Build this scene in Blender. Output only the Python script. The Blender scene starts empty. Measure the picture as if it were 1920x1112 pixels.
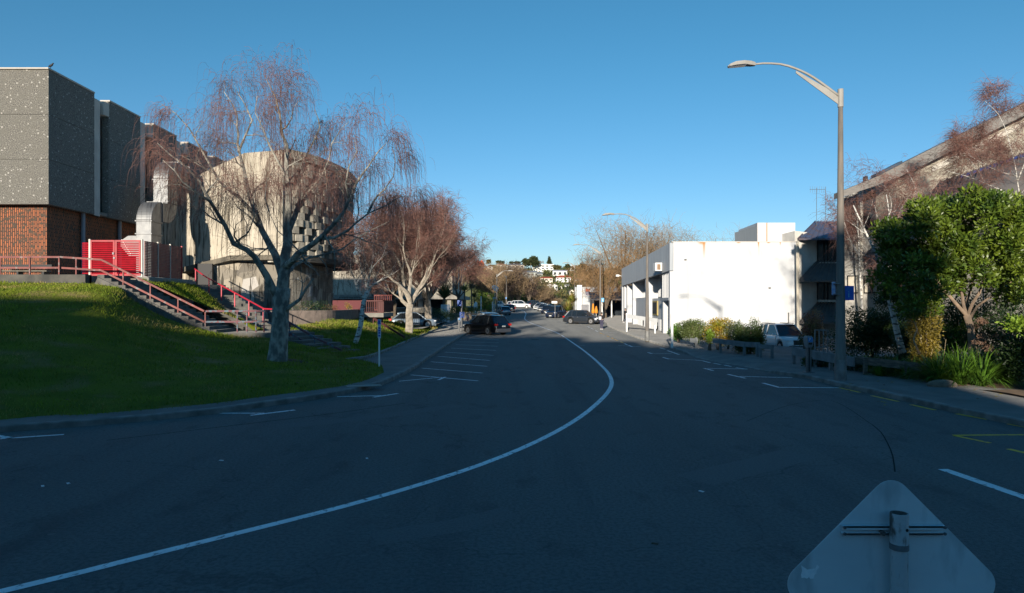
import bpy, bmesh, math, random
import numpy as np
from mathutils import Vector, Matrix, noise as mnoise
R = math.radians
S = bpy.context.scene
COL = S.collection

# ------------------------------------------------------------------ camera
F, CX, HY, CZ = 1280.0, 960.0, 568.0, 2.55
cam = bpy.data.objects.new('camera', bpy.data.cameras.new('camera'))
COL.objects.link(cam)
cam.location = (0, 0, CZ)
cam.rotation_euler = (R(90), 0, 0)
cam.data.sensor_width = 36
cam.data.lens = F / 1920 * 36
cam.data.shift_y = (HY - 556) / 1920
cam.data.clip_start = 0.05
cam.data.clip_end = 6000
S.camera = cam

# ------------------------------------------------------------------ world and sun
SUN_EL = R(10.8)
SUN_DX = 0.20                       # light travels (+0.21, +1) on plan
az = math.atan2(SUN_DX, 1.0)
w = bpy.data.worlds.new('World'); S.world = w; w.use_nodes = True
wn = w.node_tree.nodes; wl = w.node_tree.links
bg = wn['Background']
sky = wn.new('ShaderNodeTexSky'); sky.sky_type = 'NISHITA'
sky.sun_disc = False
sky.sun_elevation = SUN_EL
sky.sun_rotation = math.pi + az     # the sun stands behind the camera, slightly left
sky.air_density = 1.0; sky.dust_density = 0.15; sky.ozone_density = 6.0
sky.altitude = 0
# clear winter air: a slightly deeper blue overhead, paler blue low down
tcw = wn.new('ShaderNodeTexCoord'); sxw = wn.new('ShaderNodeSeparateXYZ'); wl.new(tcw.outputs['Generated'], sxw.inputs[0])
rmw = wn.new('ShaderNodeMapRange'); rmw.interpolation_type = 'SMOOTHSTEP'
rmw.inputs[1].default_value = -.02; rmw.inputs[2].default_value = .42; wl.new(sxw.outputs[2], rmw.inputs[0])
tnw = wn.new('ShaderNodeMix'); tnw.data_type = 'RGBA'
tnw.inputs['A'].default_value = (1.62, 1.24, 1.08, 1); tnw.inputs['B'].default_value = (.98, 1.28, 1.0, 1)
wl.new(rmw.outputs[0], tnw.inputs['Factor'])
mxw = wn.new('ShaderNodeMix'); mxw.data_type = 'RGBA'; mxw.blend_type = 'MULTIPLY'; mxw.inputs['Factor'].default_value = 1
wl.new(sky.outputs[0], mxw.inputs['A']); wl.new(tnw.outputs['Result'], mxw.inputs['B'])
# the zenith, above the frame, is a deeper blue still
rm2 = wn.new('ShaderNodeMapRange'); rm2.interpolation_type = 'SMOOTHSTEP'
rm2.inputs[1].default_value = .40; rm2.inputs[2].default_value = .72; wl.new(sxw.outputs[2], rm2.inputs[0])
tn2 = wn.new('ShaderNodeMix'); tn2.data_type = 'RGBA'
tn2.inputs['A'].default_value = (1, 1, 1, 1); tn2.inputs['B'].default_value = (.27, .90, 1.10, 1)
wl.new(rm2.outputs[0], tn2.inputs['Factor'])
mx2 = wn.new('ShaderNodeMix'); mx2.data_type = 'RGBA'; mx2.blend_type = 'MULTIPLY'; mx2.inputs['Factor'].default_value = 1
wl.new(mxw.outputs['Result'], mx2.inputs['A']); wl.new(tn2.outputs['Result'], mx2.inputs['B'])
wl.new(mx2.outputs['Result'], bg.inputs[0])
bg.inputs[1].default_value = 0.104
sl = bpy.data.lights.new('sun', 'SUN'); sl.energy = 5.0; sl.angle = R(0.8)
sl.color = (1.0, 0.90, 0.755)
so = bpy.data.objects.new('sun', sl); COL.objects.link(so)
ld = Vector((math.sin(az) * math.cos(SUN_EL), math.cos(az) * math.cos(SUN_EL), -math.sin(SUN_EL)))
so.rotation_euler = ld.to_track_quat('-Z', 'Y').to_euler()
so.location = (0, 0, 60)
S.view_settings.view_transform = 'Standard'
S.view_settings.look = 'None'
S.view_settings.gamma = 1
S.view_settings.exposure = 0.5
S.view_settings.use_curve_mapping = False
S.render.engine = 'CYCLES'
try:
    S.cycles.max_bounces = 5; S.cycles.transparent_max_bounces = 6
except Exception:
    pass

# ------------------------------------------------------------------ helpers
GY = [-60, 23, 57, 82, 103, 169, 230, 400]
GZ = [0, 0, -.30, 0.02, .33, 1.35, 1.7, 1.9]
def gz(y): return float(np.interp(y, GY, GZ))
_ys = np.linspace(-60, 400, 461)
_zs = np.interp(_ys, GY, GZ); _k = np.ones(9) / 9
_zs = np.convolve(np.pad(_zs, 4, mode='edge'), _k, 'valid')
def gz(y): return float(np.interp(y, _ys, _zs))

def P(u, v, d):
    return Vector(((u - CX) / F * d, d, CZ - (v - HY) / F * d))
def G(u, v, dz=0.0):
    lo, hi = 2.0, 400.0
    for _ in range(60):
        m = (lo + hi) / 2
        if CZ - (v - HY) / F * m > gz(m) + dz: lo = m
        else: hi = m
    return Vector(((u - CX) / F * lo, lo, gz(lo) + dz))

class MB:
    def __init__(s): s.v = []; s.f = []; s.chunks = []
    def add(s, vs, fs):
        o = len(s.v); s.v.extend([tuple(p) for p in vs]); s.f.extend([tuple(i + o for i in f) for f in fs]); return s
    def box(s, c, sz, rz=0.0, M=None):
        x, y, z = sz[0] / 2, sz[1] / 2, sz[2] / 2
        cs = [(-x,-y,-z),(x,-y,-z),(x,y,-z),(-x,y,-z),(-x,-y,z),(x,-y,z),(x,y,z),(-x,y,z)]
        if M is None: M = Matrix.Translation(Vector(c)) @ Matrix.Rotation(rz, 4, 'Z')
        return s.add([M @ Vector(p) for p in cs], [(0,3,2,1),(4,5,6,7),(0,1,5,4),(1,2,6,5),(2,3,7,6),(3,0,4,7)])
    def bb(s, x0, x1, y0, y1, z0, z1):
        return s.box(((x0+x1)/2,(y0+y1)/2,(z0+z1)/2),(abs(x1-x0),abs(y1-y0),abs(z1-z0)))
    def beam(s, a, b, w, h):
        a = Vector(a); b = Vector(b); d = b - a; L = d.length
        if L < 1e-6: return s
        q = d.to_track_quat('Y', 'Z').to_matrix().to_4x4()
        return s.box(None, (w, L, h), M=Matrix.Translation((a+b)/2) @ q)
    def tube(s, pts, rad, n=6, cap=True):
        pts = [Vector(p) for p in pts]
        if not hasattr(rad, '__len__'): rad = [rad] * len(pts)
        o = len(s.v); up = None
        for i, p in enumerate(pts):
            a = pts[max(0, i-1)]; b = pts[min(len(pts)-1, i+1)]
            t = (b - a)
            t = t.normalized() if t.length > 1e-9 else Vector((0,0,1))
            if up is None: up = t.orthogonal().normalized()
            up = (up - t * up.dot(t))
            up = up.normalized() if up.length > 1e-6 else t.orthogonal().normalized()
            sd = t.cross(up)
            for k in range(n):
                an = 2 * math.pi * k / n
                s.v.append(tuple(p + (up * math.cos(an) + sd * math.sin(an)) * rad[i]))
        for i in range(len(pts) - 1):
            for k in range(n):
                k2 = (k + 1) % n
                s.f.append((o+i*n+k, o+i*n+k2, o+(i+1)*n+k2, o+(i+1)*n+k))
        if cap:
            s.f.append(tuple(o + k for k in range(n))[::-1]); s.f.append(tuple(o + (len(pts)-1)*n + k for k in range(n)))
        return s
    def prism(s, poly, z0, z1):
        """poly in xy, z0/z1 numbers or functions of (x,y)"""
        n = len(poly)
        f0 = z0 if callable(z0) else (lambda x, y: z0)
        f1 = z1 if callable(z1) else (lambda x, y: z1)
        vs = [(p[0], p[1], f0(p[0], p[1])) for p in poly] + [(p[0], p[1], f1(p[0], p[1])) for p in poly]
        fs = [tuple(range(n))[::-1], tuple(range(n, 2*n))] + [(i, (i+1) % n, n+(i+1) % n, n+i) for i in range(n)]
        return s.add(vs, fs)
    def grid(s, rows):
        """rows: list of equal-length point lists"""
        o = len(s.v); m = len(rows[0])
        for r in rows: s.v.extend([tuple(p) for p in r])
        for i in range(len(rows)-1):
            for j in range(m-1):
                s.f.append((o+i*m+j, o+i*m+j+1, o+(i+1)*m+j+1, o+(i+1)*m+j))
        return s
    def cyl(s, c, r, h, n=16, r2=None, axis='Z'):
        c = Vector(c); ax = {'X': Vector((1,0,0)), 'Y': Vector((0,1,0)), 'Z': Vector((0,0,1))}[axis]
        return s.tube([c, c + ax*h], [r, r if r2 is None else r2], n)
    def ico(s, c, r, sub=1, sq=(1,1,1)):
        bm = bmesh.new(); bmesh.ops.create_icosphere(bm, subdivisions=sub, radius=1)
        vs = [(c[0]+v.co.x*r*sq[0], c[1]+v.co.y*r*sq[1], c[2]+v.co.z*r*sq[2]) for v in bm.verts]
        fs = [tuple(v.index for v in f.verts) for f in bm.faces]
        bm.free(); return s.add(vs, fs)
    def arr(s, V, Fc):
        """numpy verts (N,3), faces (M,k)"""
        s.chunks.append((np.asarray(V, dtype=np.float32), np.asarray(Fc, dtype=np.int64))); return s

def link(o, parent=None):
    COL.objects.link(o)
    if parent is not None: o.parent = parent
    return o
def mesh_from(name, mb, mat=None, smooth=False, fixn=True):
    me = bpy.data.meshes.new(name)
    if mb.chunks and not mb.f:
        off = 0; Vs = []; li = []; ls = []; st = 0
        for V, Fc in mb.chunks:
            Vs.append(V); k = Fc.shape[1]
            li.append((Fc + off).reshape(-1)); ls.append(np.full(len(Fc), k)); off += len(V)
        V = np.concatenate(Vs); li = np.concatenate(li); ls = np.concatenate(ls)
        me.vertices.add(len(V)); me.vertices.foreach_set('co', V.reshape(-1))
        me.loops.add(len(li)); me.loops.foreach_set('vertex_index', li.astype(np.int32))
        me.polygons.add(len(ls)); stt = np.concatenate([[0], np.cumsum(ls)[:-1]])
        me.polygons.foreach_set('loop_start', stt.astype(np.int32))
        try: me.polygons.foreach_set('loop_total', ls.astype(np.int32))
        except Exception: pass
        me.update(calc_edges=True); me.validate()
    else:
        for V, Fc in mb.chunks: mb.add(V.tolist(), Fc.tolist())
        mb.chunks = []
        me.from_pydata(mb.v, [], mb.f); me.update()
        if fixn:
            bm = bmesh.new(); bm.from_mesh(me); bmesh.ops.recalc_face_normals(bm, faces=bm.faces); bm.to_mesh(me); bm.free()
    if mat is not None: me.materials.append(mat)
    if smooth: me.polygons.foreach_set('use_smooth', [True] * len(me.polygons))
    return me
def obj(name, mb, mat, parent=None, smooth=False, bevel=0, fixn=True, loc=None):
    o = bpy.data.objects.new(name, mesh_from(name, mb, mat, smooth, fixn))
    link(o, parent)
    if bevel:
        b = o.modifiers.new('bevel', 'BEVEL'); b.width = bevel; b.segments = 2; b.limit_method = 'ANGLE'; b.angle_limit = R(40)
    if loc is not None: o.location = loc
    return o
def tag(o, label=None, cat=None, group=None, kind=None):
    if label: o['label'] = label
    if cat: o['category'] = cat
    if group: o['group'] = group
    if kind: o['kind'] = kind
    return o
def thing(name, label, cat, loc=(0,0,0), rz=0.0, group=None):
    o = bpy.data.objects.new(name, None); link(o); o.location = loc; o.rotation_euler = (0,0,rz)
    o.empty_display_size = .2
    return tag(o, label, cat, group)
def struct(name, mb, m, **k):
    return tag(obj(name, mb, m, **k), kind='structure')
def copy_tree(o, parent=None):
    c = o.copy(); COL.objects.link(c); c.parent = parent
    for ch in list(o.children): copy_tree(ch, c)
    return c

# ------------------------------------------------------------------ materials
MATS = {}
def mat(name, a, b=None, scale=3.0, rough=.8, metal=0.0, bump=0.0, bscale=40.0, detail=5, lo=.35, hi=.65,
        island=0.0, spec=None, stretch=None, coat=0.0, extra=None, sss=0):
    if name in MATS: return MATS[name]
    m = bpy.data.materials.new(name); m.use_nodes = True; MATS[name] = m
    N = m.node_tree.nodes; L = m.node_tree.links; bs = N['Principled BSDF']
    def rgb(c): return (c[0], c[1], c[2], 1)
    bs.inputs['Base Color'].default_value = rgb(a)
    bs.inputs['Roughness'].default_value = rough
    bs.inputs['Metallic'].default_value = metal
    if rough >= .84 and 'Diffuse Roughness' in bs.inputs: bs.inputs['Diffuse Roughness'].default_value = 1.0
    if spec is not None: bs.inputs['Specular IOR Level'].default_value = spec
    if coat: bs.inputs['Coat Weight'].default_value = coat
    tc = N.new('ShaderNodeTexCoord'); src = tc.outputs['Object']
    if stretch:
        mp = N.new('ShaderNodeMapping'); mp.inputs['Scale'].default_value = stretch
        L.new(src, mp.inputs[0]); src = mp.outputs[0]
    out = None
    if b is not None:
        nz = N.new('ShaderNodeTexNoise'); nz.inputs['Scale'].default_value = scale; nz.inputs['Detail'].default_value = detail
        L.new(src, nz.inputs['Vector'])
        rp = N.new('ShaderNodeMapRange'); rp.inputs[1].default_value = lo; rp.inputs[2].default_value = hi
        L.new(nz.outputs[0], rp.inputs[0])
        mx = N.new('ShaderNodeMix'); mx.data_type = 'RGBA'
        mx.inputs['A'].default_value = rgb(a); mx.inputs['B'].default_value = rgb(b)
        L.new(rp.outputs[0], mx.inputs['Factor']); out = mx.outputs['Result']
    if island:
        ge = N.new('ShaderNodeNewGeometry')
        rp2 = N.new('ShaderNodeMapRange'); rp2.inputs[3].default_value = 1 - island; rp2.inputs[4].default_value = 1 + island
        L.new(ge.outputs['Random Per Island'], rp2.inputs[0])
        mu = N.new('ShaderNodeVectorMath'); mu.operation = 'SCALE'
        if out is not None: L.new(out, mu.inputs[0])
        else: mu.inputs[0].default_value = a
        L.new(rp2.outputs[0], mu.inputs['Scale']); out = mu.outputs[0]
    if extra: out = extra(N, L, tc, out, bs)
    if out is not None: L.new(out, bs.inputs['Base Color'])
    if bump:
        nb = N.new('ShaderNodeTexNoise'); nb.inputs['Scale'].default_value = bscale; nb.inputs['Detail'].default_value = 4
        L.new(src, nb.inputs['Vector'])
        bp = N.new('ShaderNodeBump'); bp.inputs['Strength'].default_value = bump; bp.inputs['Distance'].default_value = .02
        L.new(nb.outputs[0], bp.inputs['Height']); L.new(bp.outputs[0], bs.inputs['Normal'])
    return m
def mixnode(N, L, fac, A, B, blend='MIX'):
    mx = N.new('ShaderNodeMix'); mx.data_type = 'RGBA'; mx.blend_type = blend
    for k, x in (('Factor', fac), ('A', A), ('B', B)):
        if isinstance(x, (float, int)): mx.inputs[k].default_value = x
        elif isinstance(x, tuple): mx.inputs[k].default_value = (x[0], x[1], x[2], 1)
        else: L.new(x, mx.inputs[k])
    return mx.outputs['Result']
def noisefac(N, L, tc, scale, lo, hi, detail=4, stretch=None):
    src = tc.outputs['Object']
    if stretch:
        mp = N.new('ShaderNodeMapping'); mp.inputs['Scale'].default_value = stretch; L.new(src, mp.inputs[0]); src = mp.outputs[0]
    nz = N.new('ShaderNodeTexNoise'); nz.inputs['Scale'].default_value = scale; nz.inputs['Detail'].default_value = detail
    L.new(src, nz.inputs['Vector'])
    rp = N.new('ShaderNodeMapRange'); rp.inputs[1].default_value = lo; rp.inputs[2].default_value = hi
    L.new(nz.outputs[0], rp.inputs[0]); return rp.outputs[0]

def x_asphalt(N, L, tc, out, bs):
    f = noisefac(N, L, tc, 90, .35, .75, 2)
    c = mixnode(N, L, f, (.090,.095,.094), (.215,.215,.205))
    f2 = noisefac(N, L, tc, .35, .35, .7, 4, (1, .35, 1))
    c = mixnode(N, L, f2, c, (.165,.166,.160), 'MIX')
    # wheel-polished streaks along the road
    f4 = noisefac(N, L, tc, 1.2, .5, .75, 3, (1, .06, 1))
    c = mixnode(N, L, f4, c, (.110,.114,.114))
    f6 = noisefac(N, L, tc, 22, .42, .62, 3)
    mm = N.new('ShaderNodeMath'); mm.operation = 'MULTIPLY'; mm.inputs[1].default_value = .45; L.new(f6, mm.inputs[0])
    c = mixnode(N, L, mm.outputs[0], c, (.055,.058,.058))
    f7 = noisefac(N, L, tc, 1.6, .58, .70, 5, (1, .5, 1))
    mm = N.new('ShaderNodeMath'); mm.operation = 'MULTIPLY'; mm.inputs[1].default_value = .4; L.new(f7, mm.inputs[0])
    c = mixnode(N, L, mm.outputs[0], c, (.05,.052,.052))
    f3 = noisefac(N, L, tc, 7, .70, .74, 1)
    c = mixnode(N, L, f3, c, (.16,.16,.155))
    # thin cracks
    vo = N.new('ShaderNodeTexVoronoi'); vo.feature = 'DISTANCE_TO_EDGE'; vo.inputs['Scale'].default_value = .22
    nz = N.new('ShaderNodeTexNoise'); nz.inputs['Scale'].default_value = 1.3; nz.inputs['Detail'].default_value = 5
    L.new(tc.outputs['Object'], nz.inputs['Vector'])
    ad = N.new('ShaderNodeVectorMath'); ad.operation = 'MULTIPLY_ADD'; ad.inputs[1].default_value = (1.6, 1.6, 0)
    L.new(nz.outputs['Color'], ad.inputs[0]); L.new(tc.outputs['Object'], ad.inputs[2]); L.new(ad.outputs[0], vo.inputs['Vector'])
    rp = N.new('ShaderNodeMapRange'); rp.inputs[1].default_value = .0015; rp.inputs[2].default_value = .004
    rp.inputs[3].default_value = .30; rp.inputs[4].default_value = 0
    L.new(vo.outputs['Distance'], rp.inputs[0])
    return mixnode(N, L, rp.outputs[0], c, (.03,.03,.03))
asphalt = mat('asphalt', (.05,.05,.05), rough=.9, bump=1.0, bscale=70, extra=x_asphalt, spec=.35)
asphalt2 = mat('path_asphalt', (.17,.168,.16), (.225,.218,.205), scale=1.1, rough=.9, bump=1, bscale=110, spec=.3)
kerbm = mat('kerb_concrete', (.26,.25,.235), (.13,.13,.12), scale=3, rough=.9, bump=.5, bscale=30)
conc = mat('pale_concrete', (.34,.32,.28), (.24,.225,.20), scale=1.5, rough=.9, bump=.3, bscale=25)
soil = mat('soil', (.045,.032,.02), (.09,.06,.035), scale=5, rough=1, bump=1, bscale=12)
def x_paint(N, L, tc, out, bs):
    f = noisefac(N, L, tc, 14, .56, .68, 6, (1, .6, 1))
    return mixnode(N, L, f, out, (.16,.16,.16))
wpaint = mat('road_paint_white', (.86,.86,.85), (.74,.74,.73), scale=4, rough=.6, extra=x_paint)
ypaint = mat('road_paint_yellow', (.95,.50,.02), (.80,.42,.03), scale=4, rough=.6, extra=x_paint)
tar = mat('tar', (.028,.030,.032), rough=.95, spec=.05)
grassg = mat('lawn', (.125,.145,.016), (.080,.105,.012), scale=1.1, rough=1, bump=1, bscale=25, spec=.1,
             extra=lambda N, L, tc, o, bs: mixnode(N, L, noisefac(N, L, tc, .55, .56, .72, 6), o, (.20,.155,.065)))
blade = mat('grass_blade', (.19,.235,.018), (.10,.15,.014), scale=.8, rough=.8, island=.35, spec=.15,
            extra=lambda N, L, tc, o, bs: mixnode(N, L, noisefac(N, L, tc, .7, .50, .66, 6), o, (.30,.235,.085)))
hillm = mat('hill_scrub', (.05,.065,.02), (.09,.10,.04), scale=.05, rough=1, bump=.5, bscale=1)

# ------------------------------------------------------------------ ground, road
mb = MB(); n = 24
mb.grid([[(x, y, -1.2 if y < 260 else -1.2 + (y-260)*.0) for x in np.linspace(-2500, 2500, n)] for y in np.linspace(-600, 4500, n)])
struct('ground', mb, mat('far_land', (.07,.08,.04), (.05,.06,.03), scale=.01, rough=1))
mb = MB()
ys = list(np.arange(-30, 30, 2.0)) + list(np.arange(30, 262, 4.0))
mb.grid([[(x, y, gz(y)) for x in (-75, -30, -15, -5, 0, 5, 12, 25, 75)] for y in ys])
road = struct('road', mb, asphalt)

def interp_line(pts, step=1.0):
    """smooth (Catmull-Rom) polyline through 3-D points, resampled"""
    out = []; n = len(pts); pts = [Vector(p) for p in pts]
    for i in range(n-1):
        p0 = pts[max(0,i-1)]; p1 = pts[i]; p2 = pts[i+1]; p3 = pts[min(n-1,i+2)]
        m = max(1, int((p2-p1).length/step))
        # centripetal-ish: plain CR is fine for evenly drawn lines
        for k in range(m):
            t = k/m; t2 = t*t; t3 = t2*t
            out.append(.5*((2*p1)+(p2-p0)*t+(2*p0-5*p1+4*p2-p3)*t2+(3*p1-p0-3*p2+p3)*t3))
    out.append(pts[-1]); return out
def ribbon(pts, w, dz, mb, zf=None):
    rows = []
    for i, p in enumerate(pts):
        a = pts[max(0,i-1)]; b = pts[min(len(pts)-1,i+1)]
        t = Vector((b.x-a.x, b.y-a.y, 0)); t = t.normalized() if t.length > 1e-6 else Vector((0,1,0))
        nrm = Vector((-t.y, t.x, 0))
        r = []
        for s in (1, -1):
            q = p + nrm*(w/2*s); r.append((q.x, q.y, gz(q.y)+dz if zf is None else zf(q)+dz))
        rows.append(r)
    return mb.grid(rows)

# painted lines, each a part of the road
cl = interp_line([G(u, v) for u, v in [(-420,1200),(0,1110),(300,1036),(640,951),(800,905),(900,872),(980,840),(1040,811),(1085,784),(1118,758),(1140,735),(1147,718),(1142,702),(1130,688),(1108,668),(1080,647),(1050,627),(1015,613),(992,604),(984,598),(985,592),(986,588),(981,583),(970,579),(955,576.5)]], .6)
obj('centre_line', ribbon(cl, .13, .004, MB()), wpaint, road)
def mark(pts, w=.1, m=wpaint, name='parking_line'):
    p = interp_line([G(u, v) for u, v in pts], 1.5) if len(pts) > 2 else [G(*pts[0]).lerp(G(*pts[1]), k/6) for k in range(7)]
    for q in p: q.z = 0
    # keep the line's width legible where it lies along the view
    return obj(name, ribbon([Vector((q.x, q.y, 0)) for q in p], w, .004, MB()), m, road)
# angled bays on the left
ends = [(751,1095,380,1062),(775,1052,440,1025),(800,1015,490,990),(815,983,530,960),(835,955,567,937),(848,928,603,915),(858,905,628,896),(865,886,650,880)]
for a, b, c, d in ends:
    mark([(640+a/2.925, 340+b/2.925), (640+c/2.925, 340+d/2.925)])
mark([(828,707.5),(748,715)]); mark([(835,707),(822,712.5)])
mark([(935,637.5),(880,634)])
for l1, l2 in ((((0,823),(120,815)),((-20,815),(22,822))), (((410,775),(495,775)),((470,779),(553,769))), (((632,744),(715,742)),((700,745),(746,738)))):
    mark(l1); mark(l2, .12)
# right hand bays
Z5 = lambda x, y: (1180+x*.19792, 560+y*.19792)
for pts in ([(175,510),(215,522)],[(215,517),(400,523)],[(315,556),(375,573)],[(375,571),(620,582),(710,590)],[(705,660),(795,683)],[(740,661),(1120,668)],[(935,718),(1100,755)],[(1045,737),(1545,750)],[(1265,800),(1425,843)],[(1425,841),(1990,845)]):
    mark([Z5(*p) for p in pts], .11)
for pts in ([(700,592),(765,607)],[(800,613),(865,625)],[(900,630),(965,643)],[(1010,655),(1100,668)],[(360,492),(470,530)],[(290,468),(340,480)]):
    mark([Z5(*p) for p in pts], .1)
Z1 = lambda x, y: (1050+x*.1079, 540+y*.1079)
for x0, y0, x1, y1, m in ((480,670,512,688,wpaint),(535,698,575,716,wpaint),(610,738,655,760,wpaint),(692,778,728,796,ypaint),(750,802,790,822,ypaint),(812,832,855,852,ypaint),(885,860,930,884,ypaint),(950,896,1005,918,ypaint),(1055,935,1100,958,ypaint),(1120,965,1168,990,wpaint),(1190,995,1255,1024,wpaint)):
    mark([Z1(x0,y0), Z1(x1,y1)], .12, m, 'kerb_dash')
mark([Z1(680,765), Z1(1000,782)], .1); mark([Z1(290,1000), Z1(425,1000)], .1); mark([Z1(1010,1000), Z1(1400,1022)], .1)
for a, b in (((1573,727),(1612,736)),((1634,742),(1684,753)),((1708,759),(1753,769)),((1793,776),(1852,787)),((1890,795),(1960,808)),((1890,842),(1960,858))):
    mark([a, b], .12, ypaint, 'kerb_dash')
mark([(1787,816.5),(1990,815)], .1, ypaint); mark([(1789,817),(1857,831)], .1, ypaint)
obj('lane_line', ribbon([G(1768,880).lerp(G(1985,955), k/6) for k in range(7)], .17, .004, MB()), wpaint, road)
for pts, wd in (([(1636,797),(1652,811),(1665,833),(1674,856),(1678,885)], .022), ([(1400,790),(1480,760),(1560,752),(1636,797)], .015), ([(200,826),(420,800),(620,776),(760,756)], .03)):
    obj('tar_seam', ribbon(interp_line([G(*p) for p in pts], .4), wd, .003, MB()), tar, road)
for pts, wd in (([(520,800),(700,782),(860,760)], .5), ([(1300,900),(1420,872),(1500,850)], .7), ([(700,1010),(860,985),(960,960)], .45)):
    obj('asphalt_patch', ribbon(interp_line([G(*p) for p in pts], .5), wd, .002, MB()), mat('newer_asphalt', (.105,.109,.109), (.15,.153,.15), scale=30, rough=.9, bump=1, bscale=80), road)
# the raised crossing band far along the road
mark([(890,598.3),(962,597.6),(1005,598.2),(1060,599.5)], .45, mat('crossing_paint', (.16,.155,.14), (.11,.11,.10), scale=3, rough=.8), 'crossing_band')
mark([(1062,596),(1052,588),(1038,582),(1024,577)], .25)
mb = MB(); c = G(1003, 637); mb.cyl((c.x, c.y, c.z+.003), .33, .002, 20); obj('manhole_cover', mb, tar, road)
c = G(1239, 647); mb = MB().box((c.x, c.y, c.z+.004), (.9,.45,.006)); obj('drain_grate', mb, mat('rusty_iron', (.12,.045,.03), (.06,.03,.02), scale=20, rough=.8), road)
random.seed(5)
for u, v in ((688,860),(80,912),(128,907),(415,864),(1315,922),(1228,1020)):
    c = G(u, v); a = random.random()*3
    obj('litter_scrap', MB().box((c.x, c.y, c.z+.006), (.07,.035,.008), a), wpaint if v < 1000 else soil, road)
rng0 = np.random.default_rng(3)
# ---- left footpath
KL = [(-11.6, 2), (-11.9, 6), (-12.2, 9.5)] + [tuple(G(u, v, 0)[:2]) for u, v in [(0,811),(138,801),(276,790),(400,777),(490,764),(628,744),(697,729),(738,713),(780,691),(811,668),(866,632)]] + [(-3.55,72),(-3.55,95),(-3.6,125),(-6,150),(-14,170)]
kl = interp_line([(x, y, 0) for x, y in KL], 1.0)
def kerb_body(line, side, w=.16, h=.13, mbk=None):
    mbk = mbk or MB(); rows = []
    for i, p in enumerate(line):
        a = line[max(0,i-1)]; b = line[min(len(line)-1,i+1)]
        t = Vector((b.x-a.x, b.y-a.y, 0)).normalized(); nr = Vector((-t.y, t.x, 0))*side
        q = p + nr*w; zz = gz(p.y)
        hh = h(p) if callable(h) else h
        rows.append([(p.x, p.y, zz-.1), (p.x, p.y, zz+hh-.02), (p.x+nr.x*.025, p.y+nr.y*.025, zz+hh+.004), (q.x, q.y, zz+hh+.004), (q.x, q.y, zz+hh-.05)])
    return mbk.grid(rows)
struct('kerb', kerb_body(kl, 1), kerbm)
rows = []
for i, p in enumerate(kl):
    a = kl[max(0,i-1)]; b = kl[min(len(kl)-1,i+1)]
    t = Vector((b.x-a.x, b.y-a.y, 0)).normalized(); nr = Vector((-t.y, t.x, 0))
    ww = 4.5
    rows.append([(p.x+nr.x*s, p.y+nr.y*s, gz(p.y+nr.y*s)+.128) for s in (.15, 1.2, 2.5, ww)])
struct('footpath', MB().grid(rows), asphalt2)
# drain lid set in the kerb
c = G(681,725,.13); mb = MB().box((c.x, c.y+.1, .14), (1.0,.35,.02), .35); obj('kerb_inlet_lid', mb, conc, road)

# ---- near lawn (ruled surface from grass edge up to the terrace edge and the stair side)
front = interp_line([Vector((*p, 0)) for p in [(-17.5,4),(-13.8,8)] + [tuple(G(u,v,.14)[:2]) for u,v in [(0,788),(138,780),(248,771.5),(400,758),(490,745.5),(628,727),(690,712),(720,698)]]], .5)
back_c = [(-60,33,3.45),(-30,33,3.45),(-20.0,33,3.40),(-18.5,33,2.72),(-17.3,33,2.05),(-16.2,33,1.58),(-13.7,33,.92),(-11.8,33,.82),(-10.4,32.8,.66),(-9.0,32.1,.36),(-7.7,31.0,.12),(-5.0,26.2,.12)]
back = interp_line(back_c, .5)
def samp(line, s):
    L = [0]
    for i in range(1, len(line)): L.append(L[-1] + (Vector(line[i][:])-Vector(line[i-1][:])).length)
    s *= L[-1]
    k = int(np.searchsorted(L, s)); k = max(1, min(k, len(line)-1))
    t = (s-L[k-1])/max(1e-6, L[k]-L[k-1]); return Vector(line[k-1]).lerp(Vector(line[k]), min(1, max(0, t)))
NS, NT = 160, 60
lawn_pts = []
fr = [samp(front, i/(NS-1)) for i in range(NS)]
# pair the back line: left part of front edge looks at the terrace, right part at the stair
bk = [samp(back, (i/(NS-1))**.55) for i in range(NS)]
for j in range(NT):
    t = j/(NT-1); row = []
    for i in range(NS):
        a = fr[i]; b = bk[i]
        x = a.x+(b.x-a.x)*t; y = a.y+(b.y-a.y)*t
        za = gz(a.y)+.11; zb = b.z
        s = t*.55+.45*(t*t*(3-2*t)) if zb > .6 else t
        z = za+(zb-za)*s
        e = min(1, t*8, (1-t)*8)
        z += e*(.07*mnoise.noise(Vector((x*.45,y*.45,0)))+.03*mnoise.noise(Vector((x*1.7,y*1.7,3)))) + min(1,t*14)*.05
        row.append(Vector((x,y,z)))
    lawn_pts.append(row)
zz_ = np.array([[p.z for p in r_] for r_ in lawn_pts])
for _ in range(14):
    z2 = zz_.copy(); z2[1:-3,1:-1] = .25*(zz_[1:-3,:-2]+zz_[1:-3,2:])+.5*zz_[1:-3,1:-1]; zz_ = z2
for j_, r_ in enumerate(lawn_pts):
    for i_, p_ in enumerate(r_): p_.z = float(zz_[j_, i_])
lawn = struct('lawn', MB().grid(lawn_pts), grassg, smooth=True)
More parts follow.
